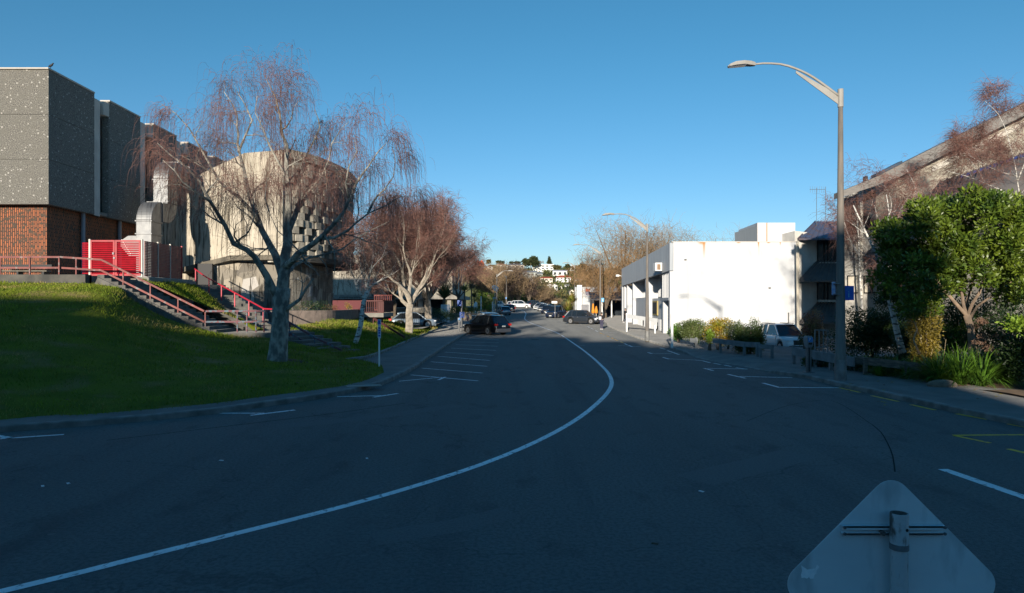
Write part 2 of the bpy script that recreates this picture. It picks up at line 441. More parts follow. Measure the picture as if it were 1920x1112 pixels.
def blades(surf_pts, n, seed, h=(.035,.09), near=None):
    rg = np.random.default_rng(seed)
    A = np.array([[tuple(p) for p in r] for r in surf_pts]); nt, ns = A.shape[:2]
    q = []
    a = A[:-1,:-1]; e1 = A[1:,:-1]-a; e2 = A[:-1,1:]-a
    area = np.linalg.norm(np.cross(e1, e2), axis=-1)
    cen = a + (e1+e2)/2
    d = cen[...,1]; wt = area/np.maximum(d, 8)**1.2
    wt = (wt/wt.sum()).reshape(-1)
    idx = rg.choice(len(wt), n, p=wt); r1 = rg.random((n,1)); r2 = rg.random((n,1))
    a = a.reshape(-1,3)[idx]; e1 = e1.reshape(-1,3)[idx]; e2 = e2.reshape(-1,3)[idx]
    p = a+e1*r1+e2*r2
    hh = rg.uniform(h[0], h[1], (n,1))*(1+.6*np.sin(p[:,:1]*1.1)*np.cos(p[:,1:2]*.9))*np.maximum(1, p[:,1:2]/20)
    an = rg.random(n)*6.283; dx = np.stack([np.cos(an), np.sin(an), np.zeros(n)],1)
    wd = .006*np.maximum(1, p[:,1:2]/12)
    lean = rg.normal(0,.5,(n,3))*hh; lean[:,2] = 0
    top = p+lean; top[:,2] += hh[:,0]
    V = np.stack([p-dx*wd, p+dx*wd, top],1).reshape(-1,3)
    return V, np.arange(3*n).reshape(-1,3)
tag(obj('grass', MB().arr(*blades(lawn_pts, 110000, 1)), blade), 'short winter grass growing all over the near lawn mound', 'grass', kind='stuff')

# ---- far lawn beyond the stair, between theatre and path
FL_front = [tuple(G(u,v,.14)[:2])+(.13,) for u,v in [(652,677),(690,672),(735,655),(777,636),(805,624),(830,614)]]
FL_back = [(-11.5,34.5,.75),(-12.5,40,1.15),(-12.3,47,1.25),(-12.4,54,1.1),(-12.6,62,.8),(-11.5,70,.4)]
FL_front = [(x,y,gz(y)+.14) for x,y,_ in FL_front]
f2 = interp_line(FL_front, 1); b2 = interp_line(FL_back, 1)
fl_pts = []
for j in range(22):
    t = j/21; row = []
    for i in range(60):
        a = samp(f2, i/59); b = samp(b2, i/59); p = a.lerp(b, t)
        p.z = a.z+(b.z-a.z)*(t*t*(3-2*t))+.03*mnoise.noise(p*.6)+.04*min(1,t*5); row.append(p)
    fl_pts.append(row)
struct('far_lawn', MB().grid(fl_pts), grassg, smooth=True)
tag(obj('grass', MB().arr(*blades(fl_pts, 18000, 2, (.05,.1))), blade), 'grass on the smaller lawn between the stairs and the path bend', 'grass', kind='stuff')
struct('lawn_kerb', kerb_body([Vector(p) for p in f2], 1, .15, .25), kerbm)
# terrace body that carries the buildings on the left
mb = MB()
mb.prism([(-80,33.3),(-20.6,33.3),(-20.6,36.6),(-19.2,36.6),(-19.2,41.5),(-23.5,48),(-23.5,90),(-80,90)], -.5, 3.86)
struct('terrace', mb, conc)
# car park and yard level on the left beyond
mb = MB().grid([[(x,y,max(gz(y)+.05, .3)) for x in (-80,-40,-12.4,-7.9)] for y in (60,75,90,110,135,160)])
struct('yard', mb, asphalt2)

# ---- right hand pavement
KR = [(26,2),(17.5,6),(13.0,9.5)] + [tuple(G(u, v, 0)[:2]) for u, v in [(1920,801),(1800,776),(1720,758),(1632,738),(1566,724),(1516,711),(1455,702),(1411,691),(1360,682),(1318,674),(1283,663),(1259,655),(1180,629)]] + [(10.6,75),(11.6,84),(12.4,98),(9.6,102),(9.2,112),(9.5,150),(9.9,170)]
kr = interp_line([(x, y, 0) for x, y in KR], 1.0)
def hk(p):
    # lowered kerb at the driveway
    y = p.y; a, b = 25.8, 34.5
    f = 1 if y < a-1 or y > b+1 else (0 if a < y < b else (a-y if y < a else y-b))
    return .02+.11*f
struct('kerb', kerb_body(kr, -1, .16, hk), kerbm)
rows = []
for i, p in enumerate(kr):
    a = kr[max(0,i-1)]; b = kr[min(len(kr)-1,i+1)]
    t = Vector((b.x-a.x, b.y-a.y, 0)).normalized(); nr = Vector((t.y, -t.x, 0))
    hh = hk(p)
    rows.append([(p.x+nr.x*.15, p.y+nr.y*.15, gz(p.y)+hh-.002), (p.x+nr.x*.7, p.y+nr.y*.7, gz(p.y)+max(.128, hh)), (p.x+nr.x*1.8, p.y+nr.y*1.8, gz(p.y)+.128), (p.x+nr.x*3.6, p.y+nr.y*3.6, gz(p.y)+.128)])
struct('pavement', MB().grid(rows), asphalt2)
# the yard behind the pavement (car park, garden soil under the planting)
mb = MB().grid([[(x,y,(-.66 if x > 13.8 and 34.3 < y < 58 else gz(y)+(.10 if x > 12.9 else .06))) for x in (12.6,13.4,13.9,25,80)] for y in (2,10,20,30,34,34.6,40,50,57.5,58.2,70,90,100,130,180)])
struct('yard', mb, asphalt2)
mb = MB().grid([[(x,y,gz(y)+.16+.12*mnoise.noise(Vector((x*.7,y*.7,0)))) for x in np.linspace(13.0,21,14)] for y in np.linspace(12,31,24)])
struct('garden_bed', mb, soil)

# ================================================================== LEFT: brick and pebble panel building
def x_pebble(N, L, tc, out, bs):
    f = noisefac(N, L, tc, 20, .40, .60, 3)
    c = mixnode(N, L, f, (.075,.073,.070), (.31,.29,.25))
    f2 = noisefac(N, L, tc, 3, .4, .7, 4)
    c = mixnode(N, L, f2, c, (.19,.18,.155))
    vo = N.new('ShaderNodeTexVoronoi'); vo.inputs['Scale'].default_value = 3.6; vo.inputs['Randomness'].default_value = 1
    L.new(tc.outputs['Object'], vo.inputs['Vector'])
    rp = N.new('ShaderNodeMapRange'); rp.inputs[1].default_value = .15; rp.inputs[2].default_value = .19; rp.inputs[3].default_value = 1; rp.inputs[4].default_value = 0
    L.new(vo.outputs['Distance'], rp.inputs[0])
    c = mixnode(N, L, rp.outputs[0], c, (.48,.46,.42))
    vo2 = N.new('ShaderNodeTexVoronoi'); vo2.inputs['Scale'].default_value = 7.5
    L.new(tc.outputs['Object'], vo2.inputs['Vector'])
    rp2 = N.new('ShaderNodeMapRange'); rp2.inputs[1].default_value = .17; rp2.inputs[2].default_value = .21; rp2.inputs[3].default_value = .8; rp2.inputs[4].default_value = 0
    L.new(vo2.outputs['Distance'], rp2.inputs[0])
    return mixnode(N, L, rp2.outputs[0], c, (.34,.33,.30))
pebble = mat('pebble_panel', (.15,.15,.14), rough=.85, bump=.8, bscale=22, extra=x_pebble)
def x_brick(N, L, tc, out, bs):
    mp = N.new('ShaderNodeMapping'); mp.inputs['Rotation'].default_value = (0, R(90), 0) 
    # stack-bonded narrow bricks set on end: vertical stripes broken by colour changes
    sp = N.new('ShaderNodeSeparateXYZ'); L.new(tc.outputs['Object'], sp.inputs[0])
    sm = N.new('ShaderNodeMath'); sm.operation = 'ADD'; L.new(sp.outputs[0], sm.inputs[0]); L.new(sp.outputs[1], sm.inputs[1])
    cb = N.new('ShaderNodeCombineXYZ'); L.new(sp.outputs[2], cb.inputs[0]); L.new(sm.outputs[0], cb.inputs[1])
    br = N.new('ShaderNodeTexBrick'); L.new(cb.outputs[0], br.inputs['Vector'])
    br.inputs['Scale'].default_value = 1; br.inputs['Brick Width'].default_value = .42; br.inputs['Row Height'].default_value = .115
    br.inputs['Mortar Size'].default_value = .028; br.inputs['Mortar Smooth'].default_value = .3; br.inputs['Bias'].default_value = -.1
    br.inputs['Color1'].default_value = (.50,.17,.07,1); br.inputs['Color2'].default_value = (.30,.115,.06,1); br.inputs['Mortar'].default_value = (.035,.025,.02,1)
    br.offset = .5
    f = noisefac(N, L, tc, 6, .52, .62, 3)
    return mixnode(N, L, f, br.outputs['Color'], (.09,.065,.045))
brick = mat('ribbed_brick', (.3,.12,.06), rough=.85, bump=.4, bscale=30, extra=x_brick)
finm = mat('cast_fin_concrete', (.66,.62,.56), (.55,.51,.46), scale=1.2, rough=.85, bump=.2, bscale=30)
darkm = mat('dark_void', (.012,.012,.014), rough=.6)
glass = mat('dark_glass', (.016,.022,.03), (.05,.06,.07), scale=.5, rough=.06, spec=.9)
galv = mat('galvanised_steel', (.22,.225,.23), (.16,.165,.175), scale=2.2, rough=.5, metal=.6, bump=.12, bscale=6)
whitep = mat('white_paint', (.80,.80,.78), (.72,.72,.70), scale=1.0, rough=.6)
steelp = mat('grey_pole_paint', (.30,.31,.31), (.24,.25,.25), scale=2, rough=.6)

bld = thing('brick_building', 'two storey block of speckled dark pebble panels over orange brown brick', 'building', (-25.8, 38, 3.86))
BX, BY, BZ = -25.8, 38.0, 3.86
def L_(mb): # shift world-built mesh data into the thing's local space
    mb.v = [(x-BX, y-BY, z-BZ) for x, y, z in mb.v]; return mb
zt, zb = 15.55, 8.05
# brick storey, set back under the panels; side wall drifts slightly
obj('wall', L_(MB().prism([(-64,38.6),(-26.3,38.6),(-27.2,76),(-64,76)], 3.3, 8.2)), brick, bld)
obj('soffit', L_(MB().prism([(-64,38.05),(-25.9,38.05),(-27.0,76.5),(-64,76.5)], zb+.05, zb+.25)), conc, bld)
def panel(x0, y0, x1, y1, th, z0, z1):
    a = Vector((x0,y0,0)); b = Vector((x1,y1,0)); t = (b-a).normalized(); nr = Vector((t.y,-t.x,0))
    # three stacked courses with open joints
    hs = (z1-z0)/3; m = MB()
    for k in range(3):
        p = [a, b, b-nr*th, a-nr*th]
        m.prism([(q.x,q.y) for q in p], z0+hs*k+(.010 if k else 0), z0+hs*(k+1)-(.010 if k < 2 else 0))
    return m
for k in range(7):
    x1 = -25.8-k*6.2; x0 = x1-6.16
    obj('front_panel', L_(panel(x0,38.0,x1,38.0,.35,zb,zt)), pebble, bld)
obj('parapet_cap', L_(MB().bb(-64,-25.75,37.9,38.5,zt,zt+.08)), finm, bld)
# side: wide pebble panels alternating with pale rounded concrete fins
def sx(y): return -25.8 - (y-38)*.03
sides = []
y = 38.36; seg = []
for u0, u1 in ((92,177),(205,263),(287,331),(352,389),(402,430)):
    def yy(u):
        # where the view line through column u meets the side face
        k = (u-CX)/F; return (-25.8+38*.03)/(k+.03)
    seg.append((yy(u0), yy(u1)))
seg[0] = (38.36, seg[0][1])
for i, (a, b) in enumerate(seg):
    obj('side_panel', L_(panel(sx(a), a, sx(b), b, .35, zb, zt)), pebble, bld)
    if i < len(seg)-1:
        c = seg[i+1][0]
        # fin: flat slab then a concave scoop up to the next panel's return
        prof = [(sx(b)-.04, b)]
        nseg = 10
        for k in range(nseg+1):
            t = k/nseg; yv = b+(c-b)*t
            inn = .05 + (.55*math.sin((t-.45)/.55*math.pi*.5) if t > .45 else 0)
            prof.append((sx(yv)-inn, yv))
        rows = [[(x, y_, zb-.05) for x, y_ in prof], [(x, y_, zt-.25) for x, y_ in prof]]
        obj('scooped_wall', L_(MB().grid(rows)), finm, bld, smooth=True)
        obj('corbel', L_(MB().prism([(sx(c)-.05,c-.55),(sx(c)+.0,c-.02),(sx(c)-.9,c-.02),(sx(c)-.9,c-.55)], zt-1.0, zt-.15)), finm, bld)
        obj('edge_rib', L_(MB().bb(sx(c)-.42, sx(c)-.02, c-.06, c-.004, zb+.01, zt-.02)), pebble, bld)
    obj('coping', L_(MB().prism([(sx(a)+.04,a),(sx(b)+.04,b),(sx(b)-.6,b),(sx(a)-.6,a)], zt+.0, zt+.09)), finm, bld)
obj('upper_core', L_(MB().prism([(-64,38.4),(-26.3,38.4),(-26.75,39),(-27.9,76),(-64,76)], zb+.2, zt-.1)), finm, bld)
for u in (151,220):
    d = 38*(.0) + ( -26.3+38.6*.0241)/(((u-CX)/F)+.0241)
    d = d if d > 38 else 44
    obj('downpipe', L_(MB().cyl(((u-CX)/F*d+.16, d, 3.8), .12, 4.6, 10)), mat('grey_downpipe', (.25,.27,.30), rough=.5), bld)

# small bench by the brick wall
bn = thing('bench', 'low slatted bench against the sunlit brick wall behind the railing', 'bench', (-26.6, 37.3, 3.86))
bm_ = mat('weathered_timber', (.30,.26,.20), (.16,.14,.11), scale=6, rough=.9, stretch=(1,8,8))
obj('seat', MB().bb(-1.9,1.3,-.2,.2,.40,.46), bm_, bn)
obj('backrest', MB().bb(-1.9,1.3,.22,.26,.62,.80), darkm, bn)
for x in (-1.7,-.3,1.1): obj('leg', MB().bb(x-.05,x+.05,-.18,.24,0,.40), darkm, bn)

# terrace edge: concrete capping wall with orange fill exposed under it
wt = thing('terrace_wall', 'long low concrete edging at the top of the grass mound with orange fill showing under it', 'wall', (-20.6,33,3.4))
obj('coping', MB().bb(-60,0,-.05,.45,.0,.52), mat('edge_concrete', (.15,.14,.12), (.07,.07,.065), scale=1.4, rough=.9, bump=.5, bscale=20), wt)
mb = MB(); rows = [[(x, -.02-.05*mnoise.noise(Vector((x*3, z*9, 1))), z) for x in np.linspace(-60,.1,300)] for z in (-.35,-.2,-.1,0.01)]
obj('exposed_fill', mb.grid(rows), mat('orange_clay', (.42,.20,.05), (.25,.12,.03), scale=6, rough=1, bump=1, bscale=20), wt)

# steel louvre gates and slatted screens of the plant enclosure
redm = mat('red_paint', (.40,.007,.018), (.29,.006,.014), scale=3, rough=.45)
redb = mat('brown_red_slat', (.27,.065,.045), (.19,.05,.04), scale=3, rough=.6)
EX0, EX1, EY, EZ0, EZ1 = -22.65, -19.45, 36.0, 3.95, 5.86
g = thing('louvre_gate', 'pair of bright red louvred steel gates closing the plant enclosure beside the brick wall', 'gate', (EX0, EY, EZ0))
W = EX1-EX0; H = EZ1-EZ0
def leaf(x0, x1):
    fr = MB()
    for a, b in ((x0, x0+.09), (x1-.09, x1)): fr.bb(a, b, -.04, .04, .03, H)
    fr.bb(x0+.09, x1-.09, -.04, .04, H-.09, H); fr.bb(x0+.09, x1-.09, -.04, .04, .03, .12)
    f = obj('gate_leaf', fr, redm, g)
    lv = MB(); nl = 17
    for k in range(nl):
        z = .16+(H-.32)*k/(nl-1)
        lv.box(None, (x1-x0-.18, .012, .085), M=Matrix.Translation(((x0+x1)/2, 0, z)) @ Matrix.Rotation(R(-38), 4, 'X'))
    obj('louvre_blades', lv, redm, f); return f
leaf(.42, W/2+.12); leaf(W/2+.14, W-.12)
sl_ = MB()
for k in range(17): sl_.box(None, (.36, .012, .085), M=Matrix.Translation((.17, 0, .16+(H-.32)*k/16)) @ Matrix.Rotation(R(-38), 4, 'X'))
obj('side_louvres', sl_, redm, g)
cream = mat('cream_post', (.62,.58,.50), (.52,.48,.42), scale=3, rough=.6)
obj('post', MB().bb(.35,.44,-.05,.05,-.05,H+.05), cream, g); obj('post', MB().bb(W-.09,W-.02,-.05,.05,-.3,H+.04), cream, g)
obj('latch', MB().bb(W/2+.02,W/2+.10,-.09,-.04,H*.60,H*.66), galv, g); obj('latch', MB().bb(W/2+.07,W/2+.15,-.09,-.04,H*.48,H*.53), galv, g)
sc = thing('slatted_screen', 'brown red horizontal slatted screen with cream posts along the side of the plant enclosure', 'screen', (EX1+.02, EY+.05, EZ0))
slm = MB()
for k in range(22):
    z = .05+(H-.12)*k/21; slm.bb(-.02,.02,.05,4.15,z-.036,z+.036)
obj('slats', slm, redb, sc)
for k in range(1,4):
    obj('post', MB().bb(-.03,.05,k*1.35+.0,k*1.35+.05,0,H+.03), cream if k < 3 else redm, sc)
m_ = MB()
for k in range(6): m_.bb(-.05,-.02,.35+k*.66,.40+k*.66,0,H-.02)
obj('back_stile', m_, redb, sc)
pl = thing('plinth', 'pale concrete upstand under the slatted screen at the top of the steps', 'plinth', (EX1, EY, 0))
obj('upstand', MB().bb(-.35,.35,-.1,4.9,2.3,EZ0-.02), conc, pl, bevel=.04)

# sheet metal ventilation duct
dt = thing('ventilation_duct', 'large galvanised rectangular air duct that bends twice up behind the red gates', 'duct', (-20.5, 38.5, 4))
DX0, DX1, OY, OZ = -.42, .42, 38.5, 4.0
def duct_sweep(path, hw, nm, par):
    """path of (y,z) centres with tangents; rectangular section (x width 2*hw_x, depth 1.1)"""
    rows = []
    for i, (y, z) in enumerate(path):
        a = path[max(0,i-1)]; b = path[min(len(path)-1,i+1)]
        t = Vector((0, b[0]-a[0], b[1]-a[1])).normalized(); nr = Vector((0, -t.z, t.y))
        c = Vector((0, y-OY, z-OZ))
        rows.append([c+nr*hw+Vector((DX0,0,0)), c+nr*hw+Vector((DX1,0,0)), c-nr*hw+Vector((DX1,0,0)), c-nr*hw+Vector((DX0,0,0)), c+nr*hw+Vector((DX0,0,0))])
    return obj(nm, MB().grid(rows), galv, par, bevel=.012)
def arc(cy, cz, r, a0, a1, n=12): return [(cy+r*math.cos(R(a0+(a1-a0)*k/n)), cz+r*math.sin(R(a0+(a1-a0)*k/n))) for k in range(n+1)]
hw = .55
p1_ = [(38.55,3.9),(38.55,5.2),(38.55,7.15)]
duct_sweep(p1_, hw, 'vertical_run', dt)
e1 = arc(38.55+.62, 7.15, .62, 180, 90); duct_sweep(e1, hw, 'elbow', dt)
s1 = [(39.17,7.77),(39.75,7.77)]; duct_sweep(s1, hw, 'cross_run', dt)
e2 = arc(39.75, 7.77+.62, .62, 270, 360); duct_sweep(e2, hw, 'elbow', dt)
duct_sweep([(40.37,8.39),(40.37,9.8)], hw, 'vertical_run', dt)
e3 = arc(40.37+.62, 9.8, .62, 180, 90); duct_sweep(e3, hw, 'elbow', dt)
duct_sweep([(40.99,10.42),(42.5,10.42)], hw, 'long_run', dt)
def flange(y, z, vert):
    fl = MB()
    y -= OY; z -= OZ
    if vert: fl.bb(DX0-.05, DX1+.05, y-hw-.05, y+hw+.05, z-.03, z+.03)
    else: fl.bb(DX0-.05, DX1+.05, y-.03, y+.03, z-hw-.05, z+hw+.05)
    obj('flange', fl, galv, dt)
for y, z, v_ in ((38.55,7.12,1),(39.2,7.77,0),(40.37,8.45,1),(40.37,9.75,1),(38.55,6.4,1),(41.0,10.42,0),(41.7,10.42,0),(42.45,10.42,0)): flange(y, z, v_)
fu = thing('duct_hood', 'small angled bright metal cowl just left of the air duct above the red gates', 'vent', (-21.8, 38.6, 5.2))
obj('cowl', MB().add([(-.5,0,.75),(.1,0,1.15),(.7,0,1.15),(.7,0,0),(.15,0,0),(-.5,.8,.75),(.1,.8,1.15),(.7,.8,1.15),(.7,.8,0),(.15,.8,0)],[(0,1,2,3,4),(9,8,7,6,5),(0,5,6,1),(1,6,7,2),(2,7,8,3),(3,8,9,4),(4,9,5,0)]), galv, fu)
obj('seam', MB().beam((-.25,-.02,.93),(.3,-.02,.05),.04,.05), whitep, fu)

for t_ in (dt, fu):
    t_.location = (t_.location.x*1.14, t_.location.y*1.14, CZ+(t_.location.z-CZ)*1.14); t_.scale = (1.14,)*3
# ================================================================== theatre with curved block drum
def x_stain(N, L, tc, out, bs):
    f = noisefac(N, L, tc, 1.0, .53, .66, 6, (3.2, 3.2, .30))
    c = mixnode(N, L, f, out, (.20,.17,.125))
    f = noisefac(N, L, tc, 1.0, .56, .62, 7, (9, 9, .5))
    return mixnode(N, L, f, c, (.10,.085,.065))
thconc = mat('stained_concrete', (.60,.54,.445), (.47,.42,.335), scale=.9, rough=.9, bump=.25, bscale=30, extra=x_stain)
blockm = mat('concrete_block', (.36,.33,.275), (.25,.23,.19), scale=2.5, rough=.95, bump=.6, bscale=25, island=.25)
def x_rock(N, L, tc, out, bs):
    vo = N.new('ShaderNodeTexVoronoi'); vo.inputs['Scale'].default_value = 1.35; L.new(tc.outputs['Object'], vo.inputs['Vector'])
    cr = N.new('ShaderNodeMapRange'); cr.inputs[1].default_value = .1; cr.inputs[2].default_value = .9
    sp = N.new('ShaderNodeSeparateColor'); L.new(vo.outputs['Color'], sp.inputs[0]); L.new(sp.outputs[0], cr.inputs[0])
    c = mixnode(N, L, cr.outputs[0], (.20,.18,.155), (.46,.41,.33))
    rp = N.new('ShaderNodeMapRange'); rp.inputs[1].default_value = .86; rp.inputs[2].default_value = .9; L.new(sp.outputs[1], rp.inputs[0])
    c = mixnode(N, L, rp.outputs[0], c, (.55,.52,.48))
    f = noisefac(N, L, tc, 1.0, .55, .62, 6, (6.5, 6.5, .6)); c = mixnode(N, L, f, c, (.075,.065,.05))
    return c
rockm = mat('rubble_stone', (.28,.25,.2), rough=.95, bump=.9, bscale=9, extra=x_rock)
th = thing('theatre_building', 'concrete theatre with stained wall and curved drum of staggered blocks above rubble base', 'building', (-16.1, 48, 1.5))
TX, TY, TZ = -16.1, 48.0, 1.5
def T_(mb): mb.v = [(x-TX, y-TY, z-TZ) for x, y, z in mb.v]; return mb
zr, zl = 13.35, 5.85
wallpts = [(328,350,422),(345,342,421),(400,312,421),(455,287,480),(530,280,480)]
# flat sunlit wall, slightly turned; roof rakes up to the right
WP = [P(328,352,49.5), P(392,318,49.2), P(458,287,48.4), P(528,281,48.0)]
obj('roof_slab', T_(MB().prism([(WP[0].x,49.6),(WP[2].x,48.5),(-16.2,48.1),(-14.9,51),(-14.2,56),(-14.6,60),(-24,60)], 10.2, 10.6)), thconc, th)
bot = [(328,640),(350,507),(440,482),(528,480)]
vs = []; mb = MB()
top3 = [P(328,352,49.5), P(392,318,49.2), P(458,287,48.4), P(530,281,48.0)]
bot3 = [P(328,560,49.5), P(392,495.5,49.2), P(440,481.5,48.5), P(530,480,48.0)]
bot3[0] = P(328,512,49.5)
n = 4
vs = top3 + bot3 + [p+Vector((0,.6,0)) for p in top3] + [p+Vector((0,.6,0)) for p in bot3]
fs = []
for i in range(3): fs += [(i,i+1,5+i,4+i),(8+i,12+i,13+i,9+i),(i,8+i,9+i,i+1),(4+i,5+i,13+i,12+i)]
fs += [(0,4,12,8),(3,11,15,7)]
obj('upper_wall', T_(MB().add(vs, fs)), thconc, th)
# raking beam under the wall
pa, pb, pc = P(350,506,48.9), P(440,481,48.2), P(531,479,47.7)
mb = MB(); mb.beam(pa+Vector((-.3,.1,-.1)), pb+Vector((0,.1,-.12)), 1.2, .34); mb.beam(pb+Vector((0,.15,-.12)), pc+Vector((.1,.2,-.14)), 1.2, .34)
obj('raking_beam', T_(mb), mat('beam_concrete', (.22,.19,.145), (.13,.115,.09), scale=2, rough=.9), th)
# drum plan curve
drum = interp_line([(-16.1,48.0,0),(-15.1,49.6,0),(-14.25,52.2,0),(-13.75,56,0),(-14.1,60,0),(-15.6,62.5,0),(-18.5,63.5,0)], .45)
def strip(line, z0, z1, off0=0, off1=0, th_=.4):
    rows = [[], [], [], []]
    for i, p in enumerate(line):
        a = line[max(0,i-1)]; b = line[min(len(line)-1,i+1)]
        t = Vector((b.x-a.x,b.y-a.y,0)).normalized(); nr = Vector((t.y,-t.x,0))
        q0 = p+nr*off0; q1 = p+nr*off1
        rows[0].append((q0.x-nr.x*th_,q0.y-nr.y*th_,z0)); rows[1].append((q0.x,q0.y,z0)); rows[2].append((q1.x,q1.y,z1)); rows[3].append((q1.x-nr.x*th_,q1.y-nr.y*th_,z1))
    rows.append(rows[0]); return MB().grid(rows)
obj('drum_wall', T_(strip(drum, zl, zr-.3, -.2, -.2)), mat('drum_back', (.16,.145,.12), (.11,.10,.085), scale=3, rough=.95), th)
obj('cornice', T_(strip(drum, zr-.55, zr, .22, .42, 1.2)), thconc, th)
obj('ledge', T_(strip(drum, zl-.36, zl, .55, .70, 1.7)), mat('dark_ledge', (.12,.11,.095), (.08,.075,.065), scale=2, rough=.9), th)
# lower rubble wall set in under the ledge
low = [(-20.2,46.5),(-18.6,45.6),(-16.5,44.7)]
lowd = interp_line([(-22.4,48.2,0),(-18.2,48.7,0),(-16.6,49.2,0),(-15.9,50.7,0),(-15.35,53,0),(-15.1,56,0),(-15.6,59.5,0),(-17,63,0)], .5)
obj('stone_wall', T_(strip(lowd, .2, zl-.38)), rockm, th)
rb = random.Random(7)
bm2 = MB(); Ld = 0; bh = .52; bw = .60
path = [drum[0]]; cum = [0]
for i in range(1, len(drum)): cum.append(cum[-1]+(drum[i]-drum[i-1]).length)
def at_(s): 
    k = int(np.searchsorted(cum, s)); k = max(1, min(len(drum)-1, k)); t = (s-cum[k-1])/(cum[k]-cum[k-1])
    p = drum[k-1].lerp(drum[k], t); d_ = (drum[k]-drum[k-1]).normalized(); return p, d_
z = zl+.08; r_ = 0
while z+bh < zr-.6:
    s = .35 + (bw if r_ % 2 else 0) * .5
    while s < 20:
        cj = int(round(s/(bw*1.12)-.01))
        if s > .2 and ((cj+r_//2)%2 == 0 or rb.random() < .30):
            p, d_ = at_(s+bw*.35); nr = Vector((d_.y,-d_.x,0)); dep = rb.choice([.30,.38,.46])
            an = math.atan2(d_.y, d_.x); c = p + nr*(dep/2-.2)
            bm2.box((c.x,c.y,z+bh*.5), (bw*.98, dep+.02, bh*.96), an)
        s += bw*1.12
    z += bh; r_ += 1
obj('staggered_blocks', T_(bm2), blockm, th)
mb = MB(); rows = []
for j in range(7):
    a = j/6*math.pi/2; rows.append([(-15.9+1.5*math.cos(a)*math.cos(b), 53+1.5*math.cos(a)*math.sin(b), 13.1+.95*math.sin(a)) for b in np.linspace(0, 2*math.pi, 21)])
obj('skylight_dome', T_(mb.grid(rows)), mat('white_dome', (.85,.85,.85), rough=.3), th, smooth=True)
obj('side_block', T_(MB().prism([(-28,49.9),(-23.6,49.8),(-23.6,60),(-28,60)], 3.8, 10.5)), thconc, th)
obj('doorway', T_(MB().bb(-22.2,-21.0,47.8,48.0,3.8,5.3)), darkm, th)
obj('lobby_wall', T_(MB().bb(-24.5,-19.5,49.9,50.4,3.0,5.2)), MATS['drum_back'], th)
# planter kerb wall at foot of drum
mb = strip(interp_line([(-15.6,44.0,0),(-13.4,44.6,0),(-12.2,46.4,0),(-11.9,50,0),(-12.2,55,0)],.5), .3, 2.05, 0, 0, .25)
o = obj('planter_wall', mb, mat('pinkish_concrete', (.22,.175,.15), (.14,.115,.10), scale=3, rough=.9, bump=.5)); tag(o, 'low curved brownish wall of the planting bed under the theatre drum', 'wall')
tag(struct('soil_bed', MB().prism([(-15.6,44.2),(-13.4,44.8),(-12.3,46.6),(-12.1,50),(-12.4,55),(-15,55),(-17,48)], .2, 1.9), soil))

# ================================================================== stairs
stepm = mat('step_concrete', (.20,.19,.17), (.11,.105,.095), scale=2.5, rough=.9, bump=.4, bscale=25)
def stairs(name, label, a, b, width, n, m=stepm):
    """a = top, b = bottom (nosing centre line); treads square to the run"""
    t = thing(name, label, 'stairs', (b.x, b.y, b.z))
    d = Vector((b.x-a.x, b.y-a.y, 0)); L = d.length; d.normalize(); nr = Vector((-d.y, d.x, 0))
    mb = MB(); dz = (a.z-b.z)/n
    for k in range(n):
        p0 = a+d*(L*k/n); p1 = a+d*(L*(k+1)/n)
        z1 = a.z-dz*(k+.0); z0 = min(z1-dz, z1-1.0) if k < n else 0
        q = [p0-nr*width/2, p1-nr*width/2, p1+nr*width/2, p0+nr*width/2]
        mb.prism([(c.x-b.x, c.y-b.y) for c in q], z1-dz*1-.9-b.z, z1-dz*.0-b.z-.001*k)
    obj('steps', mb, m, t)
    side = MB()
    for s in (-1, 1):
        e = nr*(width/2+.06)*s
        side.beam(a+e-b+Vector((0,0,-.32)), e+Vector((0,0,-.22)), .11, .42)
    obj('stringer', side, m, t)
    return t
stairs('staircase', 'long flight of dark concrete steps down from the terrace corner behind the grass mound', Vector((-20.2,34.4,3.92)), Vector((-14.4,34.4,1.08)), 2.3, 17)
stairs('staircase', 'short lower flight of steps from the landing down to the footpath', Vector((-11.0,33.8,1.08)), Vector((-7.9,32.2,.16)), 2.2, 6)
stairs('staircase', 'sunlit broad concrete steps climbing beside the rubble wall to the theatre door', Vector((-20.6,45.4,3.75)), Vector((-14.0,36.9,1.10)), 2.6, 15)
tag(obj('landing', MB().prism([(-14.8,33.2),(-10.8,33.0),(-10.6,35.6),(-11.4,37.6),(-15,37.6)], -.2, 1.08), stepm), 'flat concrete landing where the three flights of steps meet', 'landing')
# sloping grass wedge between the flights
w_rows = []
for j in range(8):
    t = j/7
    a = Vector((-19.4,35.7,3.75)).lerp(Vector((-12.9,35.75,1.02)), t); b = Vector((-19.4,41.5,3.7)).lerp(Vector((-13.9,36.6,1.02)), t)
    w_rows.append([a.lerp(b, k/5)+Vector((0,0,.06+.06*mnoise.noise(Vector((t*7,k,0))))) for k in range(6)])
struct('grass_wedge', MB().grid(w_rows), grassg, smooth=True)
tag(obj('grass', MB().arr(*blades(w_rows, 6000, 4, (.03,.08))), blade), 'sunlit grass on the small wedge between two flights of steps', 'grass', kind='stuff')

